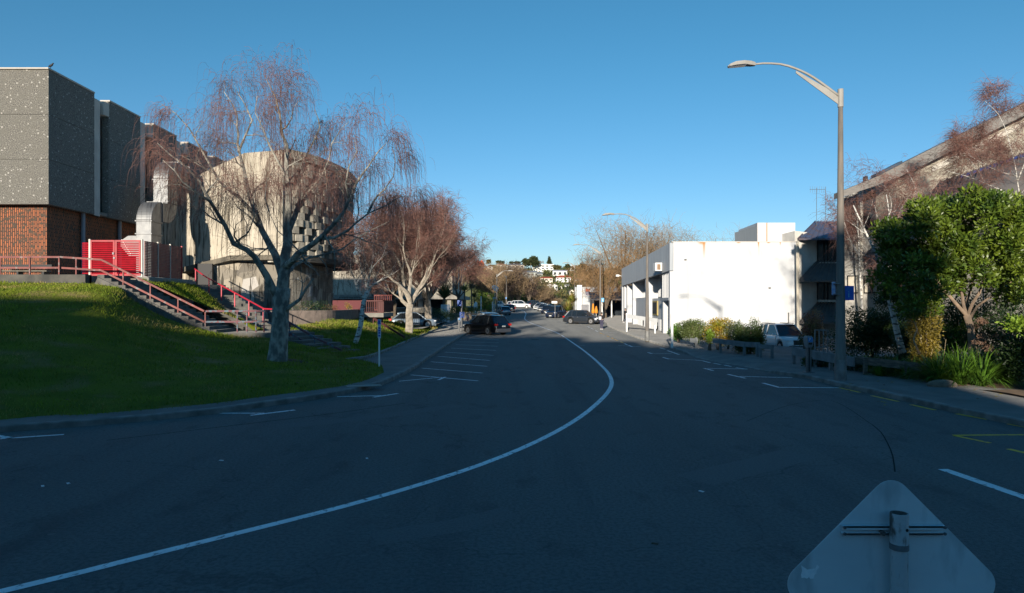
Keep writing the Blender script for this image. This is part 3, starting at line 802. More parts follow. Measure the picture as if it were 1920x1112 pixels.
# railings ----------------------------------------------------------
def railing(name, label, tops, drops, posts, m, lower=.45, w=.06, h=.09, mlow=None, group=None):
    """tops: polyline of handrail points; posts: list of (point on rail, height)"""
    o = thing(name, label, 'railing', tuple(tops[0]-Vector((0,0,1))), group=group); b = tops[0]-Vector((0,0,1))
    mb = MB()
    for i in range(len(tops)-1): mb.beam(tops[i]-b, tops[i+1]-b, w, h)
    obj('handrail', mb, m, o)
    if lower:
        mb = MB()
        for i in range(len(tops)-1): mb.beam(tops[i]-b-Vector((0,0,lower)), tops[i+1]-b-Vector((0,0,lower)), w, h)
        obj('mid_rail', mb, mlow or m, o)
    for p, hh in posts:
        obj('post', MB().beam(p-b+Vector((0,0,-.02)), p-b-Vector((0,0,hh)), .055, .055), m, o)
    return o
pinkred = mat('faded_red_paint', (.25,.075,.065), (.16,.05,.045), scale=2, rough=.7, extra=lambda N, L, tc, o, bs: mixnode(N, L, noisefac(N, L, tc, 5, .56, .66, 4), o, (.22,.20,.19)))
purp = mat('peeling_purple_paint', (.14,.05,.06), (.10,.14,.17), scale=5, rough=.7, lo=.5, hi=.56)
crim = mat('crimson_rail_paint', (.52,.02,.05), (.40,.018,.04), scale=3, rough=.5)
A = [P(-260,482,33.0), P(0,482,33.0), P(113,482,33.1), P(145,484,33.3), P(190,487,33.4), P(383,583.5,33.4)]
posts = [(P(u,482,33.0), .95) for u in (-180,-90,-22,1,56,111)]+[(P(143,484.5,33.3),.8),(P(231,507,33.4),.95),(P(282,533,33.4),1.0),(P(334,558,33.4),1.0),(P(385,584,33.4),1.05)]
railing('stair_railing', 'faded pink red two bar railing along the terrace edge and down the long flight', A, 0, posts, pinkred, .52)
A = [P(386,583.5,33.4), P(500,583,33.3), P(535,600,33.3)]
railing('landing_railing', 'purplish two bar railing with peeling paint around the landing', A, 0, [(P(u,583,33.35),1.05) for u in (445,463,480,495)], purp, .52)
A = [P(538,602,33.0), P(590,633,32.4), P(641,657,31.6)]
railing('lower_stair_railing', 'peeling dark purple railing down the short lower flight to the path', A, 0, [(P(543,605,32.9),1.0),(P(590,633,32.4),.95),(P(640,657,31.6),.9)], purp, .5)
A = [P(365,504,44.8), P(384,518,43.6), P(495,579,38.2), P(520,580,37.4)]
railing('wall_railing', 'thin crimson handrail climbing beside the sunlit rubble wall', A, 0, [(A[0].lerp(A[1],.1),1.2)]+[(Vector(A[1]).lerp(A[2],t),1.15) for t in (.08,.31,.54,.77,.99)], crim, 0, .05, .07)

# ================================================================== long civic building behind, bridge and deck
civ = thing('civic_building', 'long pale concrete building with flat white soffit and glazed ground floor beyond the birches', 'building', (-10.5,120,.5))
def C_(mb): mb.v = [(x+10.5, y-120, z-.5) for x, y, z in mb.v]; return mb
obj('upper_wall', C_(MB().prism([(-60,120),(-10.5,120),(-11.0,158),(-60,158)], 4.0, 11.0)), mat('civic_concrete', (.60,.55,.46), (.45,.41,.34), scale=.8, rough=.9, bump=.2, extra=x_stain), civ)
obj('soffit', C_(MB().prism([(-60,117.8),(-9.3,117.8),(-9.8,160),(-60,160)], 3.2, 3.95)), conc, civ)
obj('glazing', C_(MB().prism([(-60,124),(-12.6,124),(-13,156),(-60,156)], .3, 3.2)), glass, civ)
for k in range(8): obj('column', C_(MB().bb(-11.3-k*5,-10.6-k*5,118.8,119.5,.2,3.2)), conc, civ)
for k in range(1,6): obj('column', C_(MB().bb(-10.9,-10.4,119+k*7,119.6+k*7,.2,3.2)), conc, civ)
for k in range(3):
    wn_ = MB(); wn_.prism([(-10.62-.013*(10+k*9),130+k*9),(-10.40-.013*(10+k*9),130+k*9),(-10.40-.013*(14+k*9),134+k*9),(-10.62-.013*(14+k*9),134+k*9)], 5.2, 9.8)
    obj('window', C_(wn_), glass, civ)
# raised walkway with steel railing between theatre and civic building
wk = thing('walkway', 'raised concrete walkway with thin dark balustrade behind the birch trunks', 'walkway', (-14,72,2.4))
def W_(mb): mb.v = [(x+14, y-72, z-2.4) for x, y, z in mb.v]; return mb
a0 = P(700,583,70); b0 = P(790,577,70)
obj('deck', W_(MB().bb(-17.5,-8.9,69,76,1.55,2.05)), conc, wk)
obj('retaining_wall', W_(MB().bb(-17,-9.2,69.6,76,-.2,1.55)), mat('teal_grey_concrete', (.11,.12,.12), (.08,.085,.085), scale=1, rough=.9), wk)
mb = MB(); mb.bb(-17.5,-8.9,69.05,69.1,3.10,3.16); mb.bb(-17.5,-8.9,69.05,69.1,2.12,2.16)
x = -17.5
while x < -8.9: mb.bb(x,x+.025,69.06,69.085,2.1,3.12); x += .17
obj('balustrade', W_(mb), darkm, wk)
dk = thing('red_deck', 'projecting balcony deck with dark red slatted balustrade beside the theatre', 'balcony', (-13,55,1.5))
def D_(mb): mb.v = [(x+13, y-55, z-1.5) for x, y, z in mb.v]; return mb
x0, x1 = P(652,0,54).x, P(719,0,54).x
obj('deck', D_(MB().bb(x0-1.2,x1,54,58.5,1.42,1.74)), conc, dk)
mb = MB(); mb.bb(x0-1.2,x1,54.0,54.07,1.76,2.72)
obj('solid_panel', D_(MB().bb(x0-1.2,P(676,0,54).x,54.0,54.06,1.76,2.75)), mat('shaded_red_paint', (.10,.010,.014), rough=.7), dk)  # panel's red is darkened in its colour, in place of shade
brn = mat('dark_red_brown', (.10,.03,.028), rough=.7)
mb = MB(); mb.bb(P(676,0,54).x,x1,54.0,54.06,2.66,2.76); mb.bb(P(676,0,54).x,x1,54.0,54.06,1.76,1.84)
x = P(676,0,54).x
while x < x1: mb.bb(x,x+.04,54.0,54.05,1.8,2.7); x += .15
y = 54
while y < 58.5: mb.bb(x1-.05,x1,y,y+.05,1.8,2.7); y += .15
mb.bb(x1-.5,x1,54.07,54.12,1.76,2.76)
mb.bb(x1-.06,x1,54,58.5,2.66,2.76)
obj('balustrade', D_(mb), brn, dk)
mb = MB(); mb.bb(x0+1.2,x1-.1,58.4,58.46,3.15,3.25); mb.bb(x0+1.2,x1-.1,58.4,58.46,1.9,1.98)
x = x0+1.2
while x < x1-.1: mb.bb(x,x+.05,58.4,58.45,1.95,3.2); x += .16
obj('back_balustrade', D_(mb), mat('faded_red_mesh', (.20,.06,.055), rough=.8), dk)
obj('support_wall', D_(MB().bb(x0-.5,x1-.7,54.6,57.5,0,1.42)), mat('dark_brick', (.09,.035,.025), (.05,.025,.02), scale=9, rough=.9), dk)
obj('window', D_(MB().bb(P(688,0,54.55).x,P(698,0,54.55).x,54.52,54.58,.75,1.35)), mat('pale_glazing', (.35,.37,.36), rough=.2), dk)
# hand rail ramp, dark red, down to the path
A = [P(700,596,52.5), P(722,610,50), P(758,632,46)]
railing('ramp_railing', 'dark red rail running down the small far lawn toward the birches', A, 0, [(A[0],.6),(A[1],.6),(A[2],.3)], brn, 0, .08, .14)

# ================================================================== the buildings behind the viewer whose shade covers the street
oc = thing('office_block', 'tall plain office block standing behind the viewer', 'building', (0,-30,0))
cm = mat('plain_render', (.3,.3,.28), rough=.9)
obj('main_wing', MB().bb(-11.5,-6.9,-4,0,0,15.3), cm, oc)
obj('stepped_wing', MB().bb(-6.89,-3.9,-4,0,0,14.05), cm, oc)
obj('right_wing', MB().bb(-3.89,-.6,-3.5,0,0,13.6), cm, oc)
obj('raised_shade_wing', MB().bb(-.59,2.25,-3.5,0,0,15.0), cm, oc)  # unseen taller section, shaped to throw shade on the near lamp and magnolia
obj('tall_wing', MB().bb(-25.0,-11.51,-4,0,0,16.6), cm, oc)
obj('low_wing', MB().bb(-28,-25.01,-4,0,0,13.1), cm, oc)
obj('left_wing', MB().bb(-90,-28.01,-8,0,0,14.1), cm, oc)
oc2 = thing('shop_block', 'lower plain shop block standing behind the viewer to the right', 'building', (0,-30,0))
obj('main_wing', MB().bb(4.2,60,-14,0,0,12.6), cm, oc2)
bi = thing('pigeon', 'small dark bird perched on the top corner of the pebble panel building', 'bird', (-25.75,38.1,15.63))
m_ = MB(); m_.tube([(-.13,0,.10),(-.06,0,.13),(.03,0,.17),(.09,0,.22),(.12,0,.27),(.15,0,.29),(.19,0,.275)],[.015,.05,.065,.05,.035,.035,.008],8)
m_.tube([(0,-.02,.12),(0,-.02,0)],.008,4); m_.tube([(0,.02,.12),(0,.02,0)],.008,4)
obj('body', m_, darkm, bi, smooth=True)

# ================================================================== TREES
barkg = mat('birch_bark', (.40,.375,.32), (.15,.145,.13), scale=5, rough=.9, bump=.8, bscale=14, lo=.4, hi=.58, stretch=(1,1,.6))
barkp = mat('pale_limb_bark', (.40,.35,.29), (.20,.175,.14), scale=4, rough=.9, bump=.4, bscale=20)
barkw = mat('white_birch_bark', (.62,.59,.54), (.12,.11,.10), scale=4.5, rough=.8, lo=.5, hi=.6, stretch=(1,1,2.5), bump=.4)
barkb = mat('brown_bark', (.17,.13,.09), (.10,.08,.06), scale=4, rough=.9)
twigr = mat('red_brown_twigs', (.27,.130,.100), (.16,.085,.070), scale=.8, rough=.8, island=.3)
twigd = mat('dark_twigs', (.10,.065,.055), (.07,.05,.045), scale=.8, rough=.8, island=.3)
twigb = mat('brown_twigs', (.27,.185,.10), (.18,.125,.08), scale=.2, rough=.9, island=.35)
twigo = mat('rusty_leaf_twigs', (.30,.18,.085), (.18,.115,.06), scale=.4, rough=.9, island=.35)

def ribbons_from(P0, segs, rad):
    """P0 (N,K,3) polylines -> flat-sided 3-gon tubes, vectorised"""
    N_, K, _ = P0.shape
    t = np.gradient(P0, axis=1); t /= np.linalg.norm(t, axis=2, keepdims=True)+1e-9
    ref = np.zeros_like(t); ref[...,0] = 1; ref[np.abs(t[...,0])>.9] = (0,1,0)
    u_ = np.cross(t, ref); u_ /= np.linalg.norm(u_, axis=2, keepdims=True)+1e-9
    w_ = np.cross(t, u_)
    r = rad[:,None]*np.linspace(1,.35,K)[None,:]
    V = []
    for a in (0, 2.0944, 4.18879):
        V.append(P0+(u_*math.cos(a)+w_*math.sin(a))*r[...,None])
    V = np.stack(V, 2).reshape(-1,3)
    base = (np.arange(N_)[:,None]*K+np.arange(K-1)[None,:]).reshape(-1)*3
    Fc = []
    for k in range(3):
        k2 = (k+1)%3
        Fc.append(np.stack([base+k, base+k2, base+3+k2, base+3+k],1))
    return V, np.concatenate(Fc)

class Tree:
    def __init__(s, seed):
        s.rg = random.Random(seed); s.np = np.random.default_rng(seed)
        s.limbs = MB(); s.tips = []       # tips: (pos, dir)
        s.mid = []                        # fine branchlets
    def rv(s, a=1.0): return Vector((s.rg.gauss(0,a), s.rg.gauss(0,a), s.rg.gauss(0,a)))
    def limb(s, pts, r0, r1, n=7, wob=.0):
        p = interp_line(pts, .35)
        m = len(p)
        p = [q + (s.rv(wob) if 0 < i < m-1 else Vector()) for i, q in enumerate(p)]
        rr = [r0+(r1-r0)*(i/(m-1))**.8 for i in range(m)]
        s.limbs.tube(p, rr, n); return p, rr
    def grow(s, p, d, L, r, lev, maxlev, spread=.7, up=.15, kids=(3,4), ratio=.68, n=5, gnarl=.16):
        seg = max(3, int(L/.3)); pts = [Vector(p)]; d = d.normalized(); rr = [r]
        for i in range(seg):
            d = (d+s.rv(gnarl)+Vector((0,0,up*.3))).normalized()
            pts.append(pts[-1]+d*(L/seg)); rr.append(r*(1-.55*(i+1)/seg))
        s.limbs.tube(pts, rr, n if r > .03 else 4 if r > .012 else 3, cap=False)
        s.tips.append((pts[-1], d))
        if lev >= maxlev:
            for q in pts[1::2]: s.tips.append((q, d))
            return
        k = s.rg.randint(*kids)
        for j in range(k):
            t = s.rg.uniform(.3, 1.0); i = min(seg, max(1, int(t*seg)))
            dd = (pts[i]-pts[i-1]).normalized(); side = dd.cross(s.rv(1)).normalized()
            nd = (dd+side*spread*s.rg.uniform(.6,1.3)+Vector((0,0,up))).normalized()
            s.grow(pts[i], nd, L*ratio*s.rg.uniform(.7,1.2), rr[i]*.62, lev+1, maxlev, spread, up, kids, ratio, n, gnarl)
        s.grow(pts[-1], d, L*ratio, rr[-1]*.9, lev+1, maxlev, spread, up, kids, ratio, n, gnarl)
    def twigs(s, per, length, rad, droop=.9, spread=.5, K=5, zcut=None, wig=.10, jit=.12):
        T = s.tips if zcut is None else [t for t in s.tips if zcut(t[0])]
        if not T: return None
        B = np.array([tuple(t[0]) for t in T]); D = np.array([tuple(t[1]) for t in T])
        B = np.repeat(B, per, 0); D = np.repeat(D, per, 0); n = len(B)
        B = B+s.np.normal(0,jit,(n,3))
        d0 = D*.6+s.np.normal(0,spread,(n,3)); d0 /= np.linalg.norm(d0,axis=1,keepdims=True)
        L = s.np.uniform(length[0], length[1], n)*s.np.uniform(.5,1,n)
        pts = [B]; cur = B; d = d0
        dn = np.array([0,0,-1.0])
        for k in range(K-1):
            d = d+dn*droop*(.5+.25*k)/(K-1)*2+s.np.normal(0,wig,(n,3)); d /= np.linalg.norm(d,axis=1,keepdims=True)
            cur = cur+d*(L/(K-1))[:,None]; pts.append(cur)
        return ribbons_from(np.stack(pts,1), K, s.np.uniform(.6,1.2,n)*rad)
    def finish(s, name, label, cat, base, bark, twm, group=None, tw=None, parts=('trunk','twigs')):
        t = thing(name, label, cat, tuple(base), group=group); b = np.array(tuple(base))
        s.limbs.v = [(v[0]-b[0], v[1]-b[1], v[2]-b[2]) for v in s.limbs.v]
        obj(parts[0], s.limbs, bark, t, smooth=True, fixn=False)
        if tw is not None:
            m = MB()
            for V, Fc in tw:
                m.arr(V-b, Fc)
            obj(parts[1], m, twm, t)
        return t

# -- the big weeping birch on the mound; main limbs follow its real branching
T = Tree(11)
D0 = 25.0
def LP(lst): return [P(u, v, D0+dd) for u, v, dd in lst]
base = P(520,684,D0)
T.limbs.tube([P(520,690,D0),P(520,678,D0),P(522,655,D0),P(525,610,D0),P(527,570,D0),P(529,540,D0)], [.47,.38,.33,.30,.30,.30], 14)
mains = [
 ([(530,560,0),(533,520,0),(536,480,.1),(539,430,.2),(541,390,.2),(540,350,.2),(537,300,.1),(530,250,0),(525,215,-.2),(517,180,-.3),(500,150,-.3)], .25,.02),
 ([(524,560,0),(510,538,-.2),(488,500,-.5),(460,470,-.7),(437,457,-.9),(420,425,-1.2),(405,395,-1.4),(388,365,-1.6),(372,340,-1.8),(345,312,-2),(318,290,-2.2),(295,268,-2.4)], .16,.018),
 ([(530,520,0),(515,478,.4),(500,450,.7),(484,410,.9),(470,370,1.1),(462,335,1.2),(452,300,1.3),(447,270,1.3),(446,235,1.3),(437,200,1.2),(420,172,1.1)], .15,.016),
 ([(487,418,.9),(462,385,.4),(430,355,0),(402,325,-.3),(383,295,-.5),(366,262,-.7),(352,238,-.9),(330,212,-1.1),(303,196,-1.2)], .085,.012),
 ([(405,395,-1.4),(392,380,-2),(370,362,-2.5),(345,342,-3),(330,322,-3.2),(305,300,-3.4)], .05,.010),
 ([(447,285,1.3),(462,255,1.6),(470,225,1.7),(460,195,1.8),(440,160,1.8)], .05,.010),
 ([(538,440,.2),(552,405,.8),(560,372,1.2),(562,335,1.5),(572,300,1.8),(590,262,2.0),(600,240,2),(590,205,2)], .12,.014),
 ([(540,352,.2),(531,325,-.5),(519,300,-.9),(503,272,-1.2),(492,240,-1.4),(480,210,-1.4),(482,180,-1.3)], .06,.010),
 ([(525,245,0),(545,225,-.5),(548,200,-.8),(565,185,-1)], .035,.008),
 ([(534,500,0),(560,478,-.7),(592,452,-1.2),(622,425,-1.6),(645,398,-2),(655,372,-2.2),(668,340,-2.4),(690,312,-2.4),(708,285,-2.3),(725,268,-2.2)], .14,.014),
 ([(592,452,-1.2),(640,440,-1.6),(668,418,-1.9),(690,398,-2.1),(722,388,-2.2),(752,372,-2.2),(775,368,-2.2)], .07,.010),
 ([(562,375,1.2),(585,352,1),(604,330,.8),(618,300,.6),(625,268,.4),(640,240,.2),(655,228,.2)], .06,.010),
 ([(655,372,-2.2),(650,345,-2.8),(655,315,-3),(668,285,-3.2),(665,262,-3.2)], .05,.010),
 ([(690,400,-2.1),(700,378,-1.7),(720,355,-1.2),(738,330,-1),(742,300,-1),(735,275,-1)], .045,.009),
 ([(534,515,0),(552,500,1),(580,485,1.8),(610,478,2.2),(640,470,2.5),(665,450,2.7),(700,430,2.8),(735,412,3)], .08,.010),
 ([(529,590,0),(545,575,-.2),(560,560,-.3),(572,540,-.4),(588,522,-.4)], .09,.045),
 ([(535,498,0),(558,487,-1.2),(575,492,-1.8),(588,504,-2.1),(600,520,-2.3)], .04,.012),
 ([(558,487,-1.2),(580,478,-1.9),(600,484,-2.2),(612,500,-2.4),(616,516,-2.5)], .03,.01),
 ([(575,492,-1.8),(560,470,-2.2),(540,452,-2.4),(520,430,-2.4),(505,398,-2.4)], .035,.01),
 ([(505,398,-2.4),(498,372,-2.4),(500,340,-2.3)], .02,.01),
 ([(437,457,-.9),(470,430,-1.6),(478,405,-1.9),(476,380,-2),(480,352,-2)], .035,.010),
]
np_ = []
for pts, r0, r1 in mains:
    p, rr = T.limb(LP(pts), r0*1.08, r1*.7, 8, .025)
    np_.append((p, rr))
    m = len(p)
    k = 3 if m > 8 else 2
    while k < m:
        if rr[k] < .13:
            dd = (p[k]-p[k-1]).normalized()
            side = dd.cross(T.rv(1)).normalized()
            v_here = HY-(p[k].z-CZ)*F/p[k].y
            upw = .0 if v_here < 300 else .12
            if v_here < 470 or T.rg.random() < .4:
                T.grow(p[k], dd*.5+side*.9+Vector((0,0,upw)), T.rg.uniform(.8,1.5)*(.28 if not 350 < CX+p[k].x/p[k].y*F < 690 else .55 if v_here < 300 else .8 if v_here < 400 else 1), min(.045, rr[k]*.65), 1, 3, .75, .0, (2,3), .74, 4, .24)
        k += T.rg.choice((2,2,3))
    T.tips.append((p[-1], (p[-1]-p[-2]).normalized()))
tw = [T.twigs(3, (.7,2.0), .0054, 3.2, .25, 7, lambda q: q.z > 5.6, .035, .20),
      T.twigs(1, (.2,.5), .0055, 1.0, .5, 4, lambda q: q.z > 4.6),
      T.twigs(2, (.2,.8), .0055, .9, .55, 4, lambda q: q.z <= 4.6)]
bigb = T.finish('weeping_birch_tree', 'large bare weeping birch with pale gnarled limbs standing on the near grass mound', 'tree', base, barkg, twigr, 'bare birches along the left side', tw)
mb = MB(); rows = []
for r_, z_ in ((.0,.10),(.5,.07),(.8,.0),(.95,-.08)):
    rows.append([(base.x+r_*1.1*math.cos(a)*(1+.15*math.sin(3*a)), base.y+r_*math.sin(a)*1.2, base.z+z_+.02-(base.y-25)*0+.17*r_*math.sin(a)) for a in np.linspace(0,2*math.pi,25)])
struct('bare_soil', mb.grid(rows), soil, smooth=True)

def auto_birch(seed, base, h, lean, fork, crown_r, bark, twm, label, group, trunk_r=.2, per=5, tl=(.4,1.3), droop=.8, levels=4, kids=(2,3), name='birch_tree', nl=6, twr=.006, spread=.8, up=.25, first=None):
    T = Tree(seed); b = Vector(base)
    top = b+Vector(lean)+Vector((0,0,fork))
    pts = [b+Vector((0,0,-.15)), b.lerp(top,.33)+T.rv(.06), b.lerp(top,.7)+T.rv(.06), top]
    pl_ = interp_line(pts, .3); m = len(pl_)
    T.limbs.tube(pl_, [trunk_r*(1.25 if i == 0 else 1)*(1-.3*i/m) for i in range(m)], 9)
    for k in range(nl):
        a = 6.283*k/nl+T.rg.uniform(-.4,.4); el = T.rg.uniform(.45,1.25)
        d = Vector((math.cos(a)*math.cos(el), math.sin(a)*math.cos(el), math.sin(el)))
        L = (h-fork)*.40*(1.1 if el > .8 else .95*crown_r)
        st = top if k % 2 == 0 else pl_[int(m*.8)]
        T.grow(st, d, L, trunk_r*.48, 1, levels, spread, up, kids, .70, 5, .13)
    tw = [T.twigs(per, tl, twr, droop, .45, 4)]
    return T.finish(name, label, 'tree', b, bark, twm, group, tw)
gB = 'bare birches along the left side'
b1 = G(765,630,.14); auto_birch(21, b1, 10.6, (.2,0,0), 2.6, 1.15, barkp, twigr, 'twisted pale trunked bare birch, nearer of the two beyond the white post', gB, .36, 5, (.5,1.6), .75, 5, (2,3), nl=6, twr=.013)
b2 = G(803,617,.14); auto_birch(22, b2, 11.8, (-.1,0,0), 2.9, 1.2, barkp, twigr, 'darker forked bare birch just behind and right of the twisted one', gB, .42, 5, (.5,1.7), .7, 5, (2,3), nl=7, twr=.014)
b3 = Vector((P(663,655,37).x,37,.22)); auto_birch(23, b3, 6.4, (.75,0,0), 3.1, .9, barkw, twigd, 'slender young birch with white trunk on the small far lawn', gB, .15, 4, (.4,1.2), .6, 4, (2,2), nl=5, twr=.006)
b4 = Vector((-11.3,66,.7)); auto_birch(24, b4, 12.5, (-.4,0,0), 2.4, 1.1, barkb, twigr, 'dense red brown birch crown behind the forked birches near the walkway', gB, .3, 4, (.5,1.5), .55, 5, (2,3), nl=6, twr=.011)
b5 = Vector((-8.0,104,.5)); auto_birch(25, b5, 11.5, (-.2,0,0), 3.0, .95, barkb, twigr, 'tall narrow red brown tree at the right end of the birch row', gB, .26, 5, (.8,2.4), .9, 4, (2,3), nl=6, twr=.018)

# -- leafy crowns
def leaves(rg, centers, radii, n, size, flat=.6, up=.35, shell=.55, ar=.45):
    """leaf quads (folded pairs) filling ellipsoid clumps"""
    C = np.array(centers); Rr = np.array(radii); wt = Rr.prod(1)**.66; wt = wt/wt.sum()
    idx = rg.choice(len(C), n, p=wt)
    v = rg.normal(0,1,(n,3)); v /= np.linalg.norm(v,axis=1,keepdims=True)
    r = shell+(1-shell)*rg.random((n,1))**.7; r = np.where(rg.random((n,1))<.15, rg.random((n,1))*shell, r)
    p = C[idx]+v*r*Rr[idx]
    d = v*.8+rg.normal(0,.6,(n,3))+np.array([0,0,up]); d /= np.linalg.norm(d,axis=1,keepdims=True)
    s = np.cross(d, rg.normal(0,1,(n,3))); s /= np.linalg.norm(s,axis=1,keepdims=True)
    nn = np.cross(s,d)
    L = size*rg.uniform(.6,1.25,(n,1)); W = L*ar
    a = p; b = p+d*L*.5+s*W*.5+nn*W*.12; c = p+d*L; e = p+d*L*.5-s*W*.5+nn*W*.12
    V = np.stack([a,b,c,e],1).reshape(-1,3)
    return V, np.arange(4*n).reshape(-1,4)
def leafmat(name, a, b, rough=.45, spec=.5, sc=1.2, isl=.4, tr=.25):
    m = mat(name, a, b, scale=sc, rough=rough, island=isl, spec=spec)
    N = m.node_tree.nodes; L = m.node_tree.links
    if tr and 'tl' not in N:
        t = N.new('ShaderNodeBsdfTranslucent'); t.name = 'tl'; bs = N['Principled BSDF']
        src = bs.inputs['Base Color'].links[0].from_socket; L.new(src, t.inputs[0])
        ms = N.new('ShaderNodeMixShader'); ms.inputs[0].default_value = tr
        L.new(bs.outputs[0], ms.inputs[1]); L.new(t.outputs[0], ms.inputs[2]); L.new(ms.outputs[0], N['Material Output'].inputs[0])
    return m
def bush(name, label, cat, base, size, n, leaf, m, seed, group=None, clumps=9, stem=True, ar=.45, shape='round', shell=.4, parts='foliage', up=.35):
    rg = np.random.default_rng(seed); t = thing(name, label, cat, tuple(base), group=group)
    sx_, sy_, sz_ = size; cs = []; rs = []
    for k in range(clumps):
        if shape == 'round':
            cs.append((rg.uniform(-.55,.55)*sx_/2, rg.uniform(-.55,.55)*sy_/2, sz_*rg.uniform(.25,.78)))
            rs.append((sx_*.27, sy_*.27, sz_*.24))
        elif shape == 'spire':
            hh = rg.uniform(.45,1.0); cs.append((rg.uniform(-.85,.85)*sx_/2, rg.uniform(-.5,.5)*sy_/2, sz_*hh*.5)); rs.append((sx_*.12, sy_*.2, sz_*hh*.5))
        elif shape == 'low':
            cs.append((rg.uniform(-.8,.8)*sx_/2, rg.uniform(-.7,.7)*sy_/2, sz_*.45)); rs.append((sx_*.2, sy_*.2, sz_*.5))
    V, Fc = leaves(rg, cs, rs, n, leaf, shell=shell, ar=ar, up=up)
    V[:,2] = np.maximum(V[:,2], .0)
    obj(parts, MB().arr(V, Fc), m, t)
    if stem:
        mb = MB(); q = random.Random(seed)
        for k in range(5): mb.tube([(q.uniform(-.1,.1),q.uniform(-.1,.1),-.1),(q.uniform(-.3,.3)*sx_/2,q.uniform(-.3,.3)*sy_/2,sz_*.35),(q.uniform(-.6,.6)*sx_/2,q.uniform(-.6,.6)*sy_/2,sz_*.7)],[.035,.025,.01],5)
        obj('stems', mb, barkb, t)
    return t
def straps(rg, n, L, W, droop=1.2, K=5):
    """agapanthus-like arching strap leaves from the origin clump"""
    a = rg.random(n)*6.283; el = rg.uniform(.5,1.45,n); r = rg.random((n,1))**.5
    d = np.stack([np.cos(a)*np.cos(el), np.sin(a)*np.cos(el), np.sin(el)],1)
    s = np.stack([-np.sin(a), np.cos(a), np.zeros(n)],1)
    Lh = L*rg.uniform(.6,1.15,(n,1)); p = np.stack([np.cos(a),np.sin(a),np.zeros(n)],1)*r*.12
    rows = []
    ww = [.5,1,1,.7,.05]
    for k in range(K):
        rows.append(np.stack([p-s*W*ww[k]/2, p+s*W*ww[k]/2],1))
        d = d+np.array([0,0,-1.0])*droop/K*(.4+.5*k); d /= np.linalg.norm(d,axis=1,keepdims=True); p = p+d*Lh/(K-1)
    V = np.stack(rows,1).reshape(-1,3)    # n,K,2,3
    base = (np.arange(n)[:,None]*K+np.arange(K-1)[None,:]).reshape(-1)*2
    return V, np.stack([base,base+1,base+3,base+2],1)

# ================================================================== RIGHT: white two storey building with grey fascia
WX, WY = 13.45, 57.0
wb = thing('white_building', 'long low white commercial building with grey ribbed fascia and rust stains on its blank end wall', 'building', (WX, WY, -.3))
wb['label'] = 'white two storey building with grey ribbed fascia and rust stained blank end wall'
def Wb(mb): mb.v = [(x-WX, y-WY, z+.3) for x, y, z in mb.v]; return mb
def x_white(N, L, tc, out, bs):
    sp = N.new('ShaderNodeSeparateXYZ'); L.new(tc.outputs['Object'], sp.inputs[0])
    # rust runs: narrow streaks hanging from the parapet
    m = N.new('ShaderNodeMapRange'); m.inputs[1].default_value = 6.2; m.inputs[2].default_value = 8.0; L.new(sp.outputs[2], m.inputs[0])
    f = noisefac(N, L, tc, 1.0, .63, .72, 3, (2.6, 2.6, .12))
    mm = N.new('ShaderNodeMath'); mm.operation = 'MULTIPLY'; L.new(m.outputs[0], mm.inputs[0]); L.new(f, mm.inputs[1])
    c = mixnode(N, L, mm.outputs[0], out, (.45,.24,.08))
    for u0, wd, ln in ((1320,.11,1.5),(1316,.30,.25),(1422,.07,.45),(1463,.05,.3),(1385,.16,.12),(1441,.14,.12)):
        xx = (u0-CX)/F*57-WX
        a = N.new('ShaderNodeMath'); a.operation = 'SUBTRACT'; a.inputs[1].default_value = xx; L.new(sp.outputs[0], a.inputs[0])
        b = N.new('ShaderNodeMath'); b.operation = 'ABSOLUTE'; L.new(a.outputs[0], b.inputs[0])
        q = N.new('ShaderNodeMapRange'); q.inputs[1].default_value = wd*.3; q.inputs[2].default_value = wd*1.4; q.inputs[3].default_value = 1; q.inputs[4].default_value = 0; L.new(b.outputs[0], q.inputs[0])
        t_ = N.new('ShaderNodeMapRange'); t_.inputs[1].default_value = 7.9-ln; t_.inputs[2].default_value = 7.9; L.new(sp.outputs[2], t_.inputs[0])
        k_ = N.new('ShaderNodeMath'); k_.operation = 'MULTIPLY'; L.new(q.outputs[0], k_.inputs[0]); L.new(t_.outputs[0], k_.inputs[1])
        c = mixnode(N, L, k_.outputs[0], c, (.40,.17,.03))
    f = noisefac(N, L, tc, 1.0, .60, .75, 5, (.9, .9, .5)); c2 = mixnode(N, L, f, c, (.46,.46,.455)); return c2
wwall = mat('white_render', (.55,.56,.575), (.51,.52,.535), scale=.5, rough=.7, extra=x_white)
greyr = mat('grey_ribbed_metal', (.36,.39,.42), (.29,.31,.34), scale=1.2, rough=.55, stretch=(6,6,.3))
F0 = Vector((13.45,57,0)); F1 = Vector((14.35,88,0))
def fz(t): return 7.55 + (6.9-7.55)*t
def fl(t): return F0.lerp(F1, t)
# end wall facing the camera
EXR = P(1492,0,57).x
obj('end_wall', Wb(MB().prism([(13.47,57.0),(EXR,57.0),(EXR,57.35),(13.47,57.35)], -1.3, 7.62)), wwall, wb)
for u_, v_ in ((1285,487),(1443,540)):
    p_ = P(u_, v_, 56.99); obj('wall_vent', Wb(MB().bb(p_.x-.09, p_.x+.09, 56.93, 56.995, p_.z-.06, p_.z+.06)), mat('vent_grey', (.12,.12,.12), rough=.7), wb)
p_ = P(1478, 612, 57); obj('wall_pipe', Wb(MB().bb(p_.x-.04, p_.x+.04, 56.90, 56.99, -1.2, P(0,586,57).z)), mat('vent_grey', (.12,.12,.12)), wb)
obj('parapet_flashing', Wb(MB().prism([(13.42,56.96),(EXR,56.96),(EXR,57.4),(13.42,57.4)], 7.62, 7.68)), finm, wb)
obj('roof', Wb(MB().prism([(13.7,57.35),(EXR,57.35),(EXR,88),(14.6,88)], 6.4, 6.7)), greyr, wb)
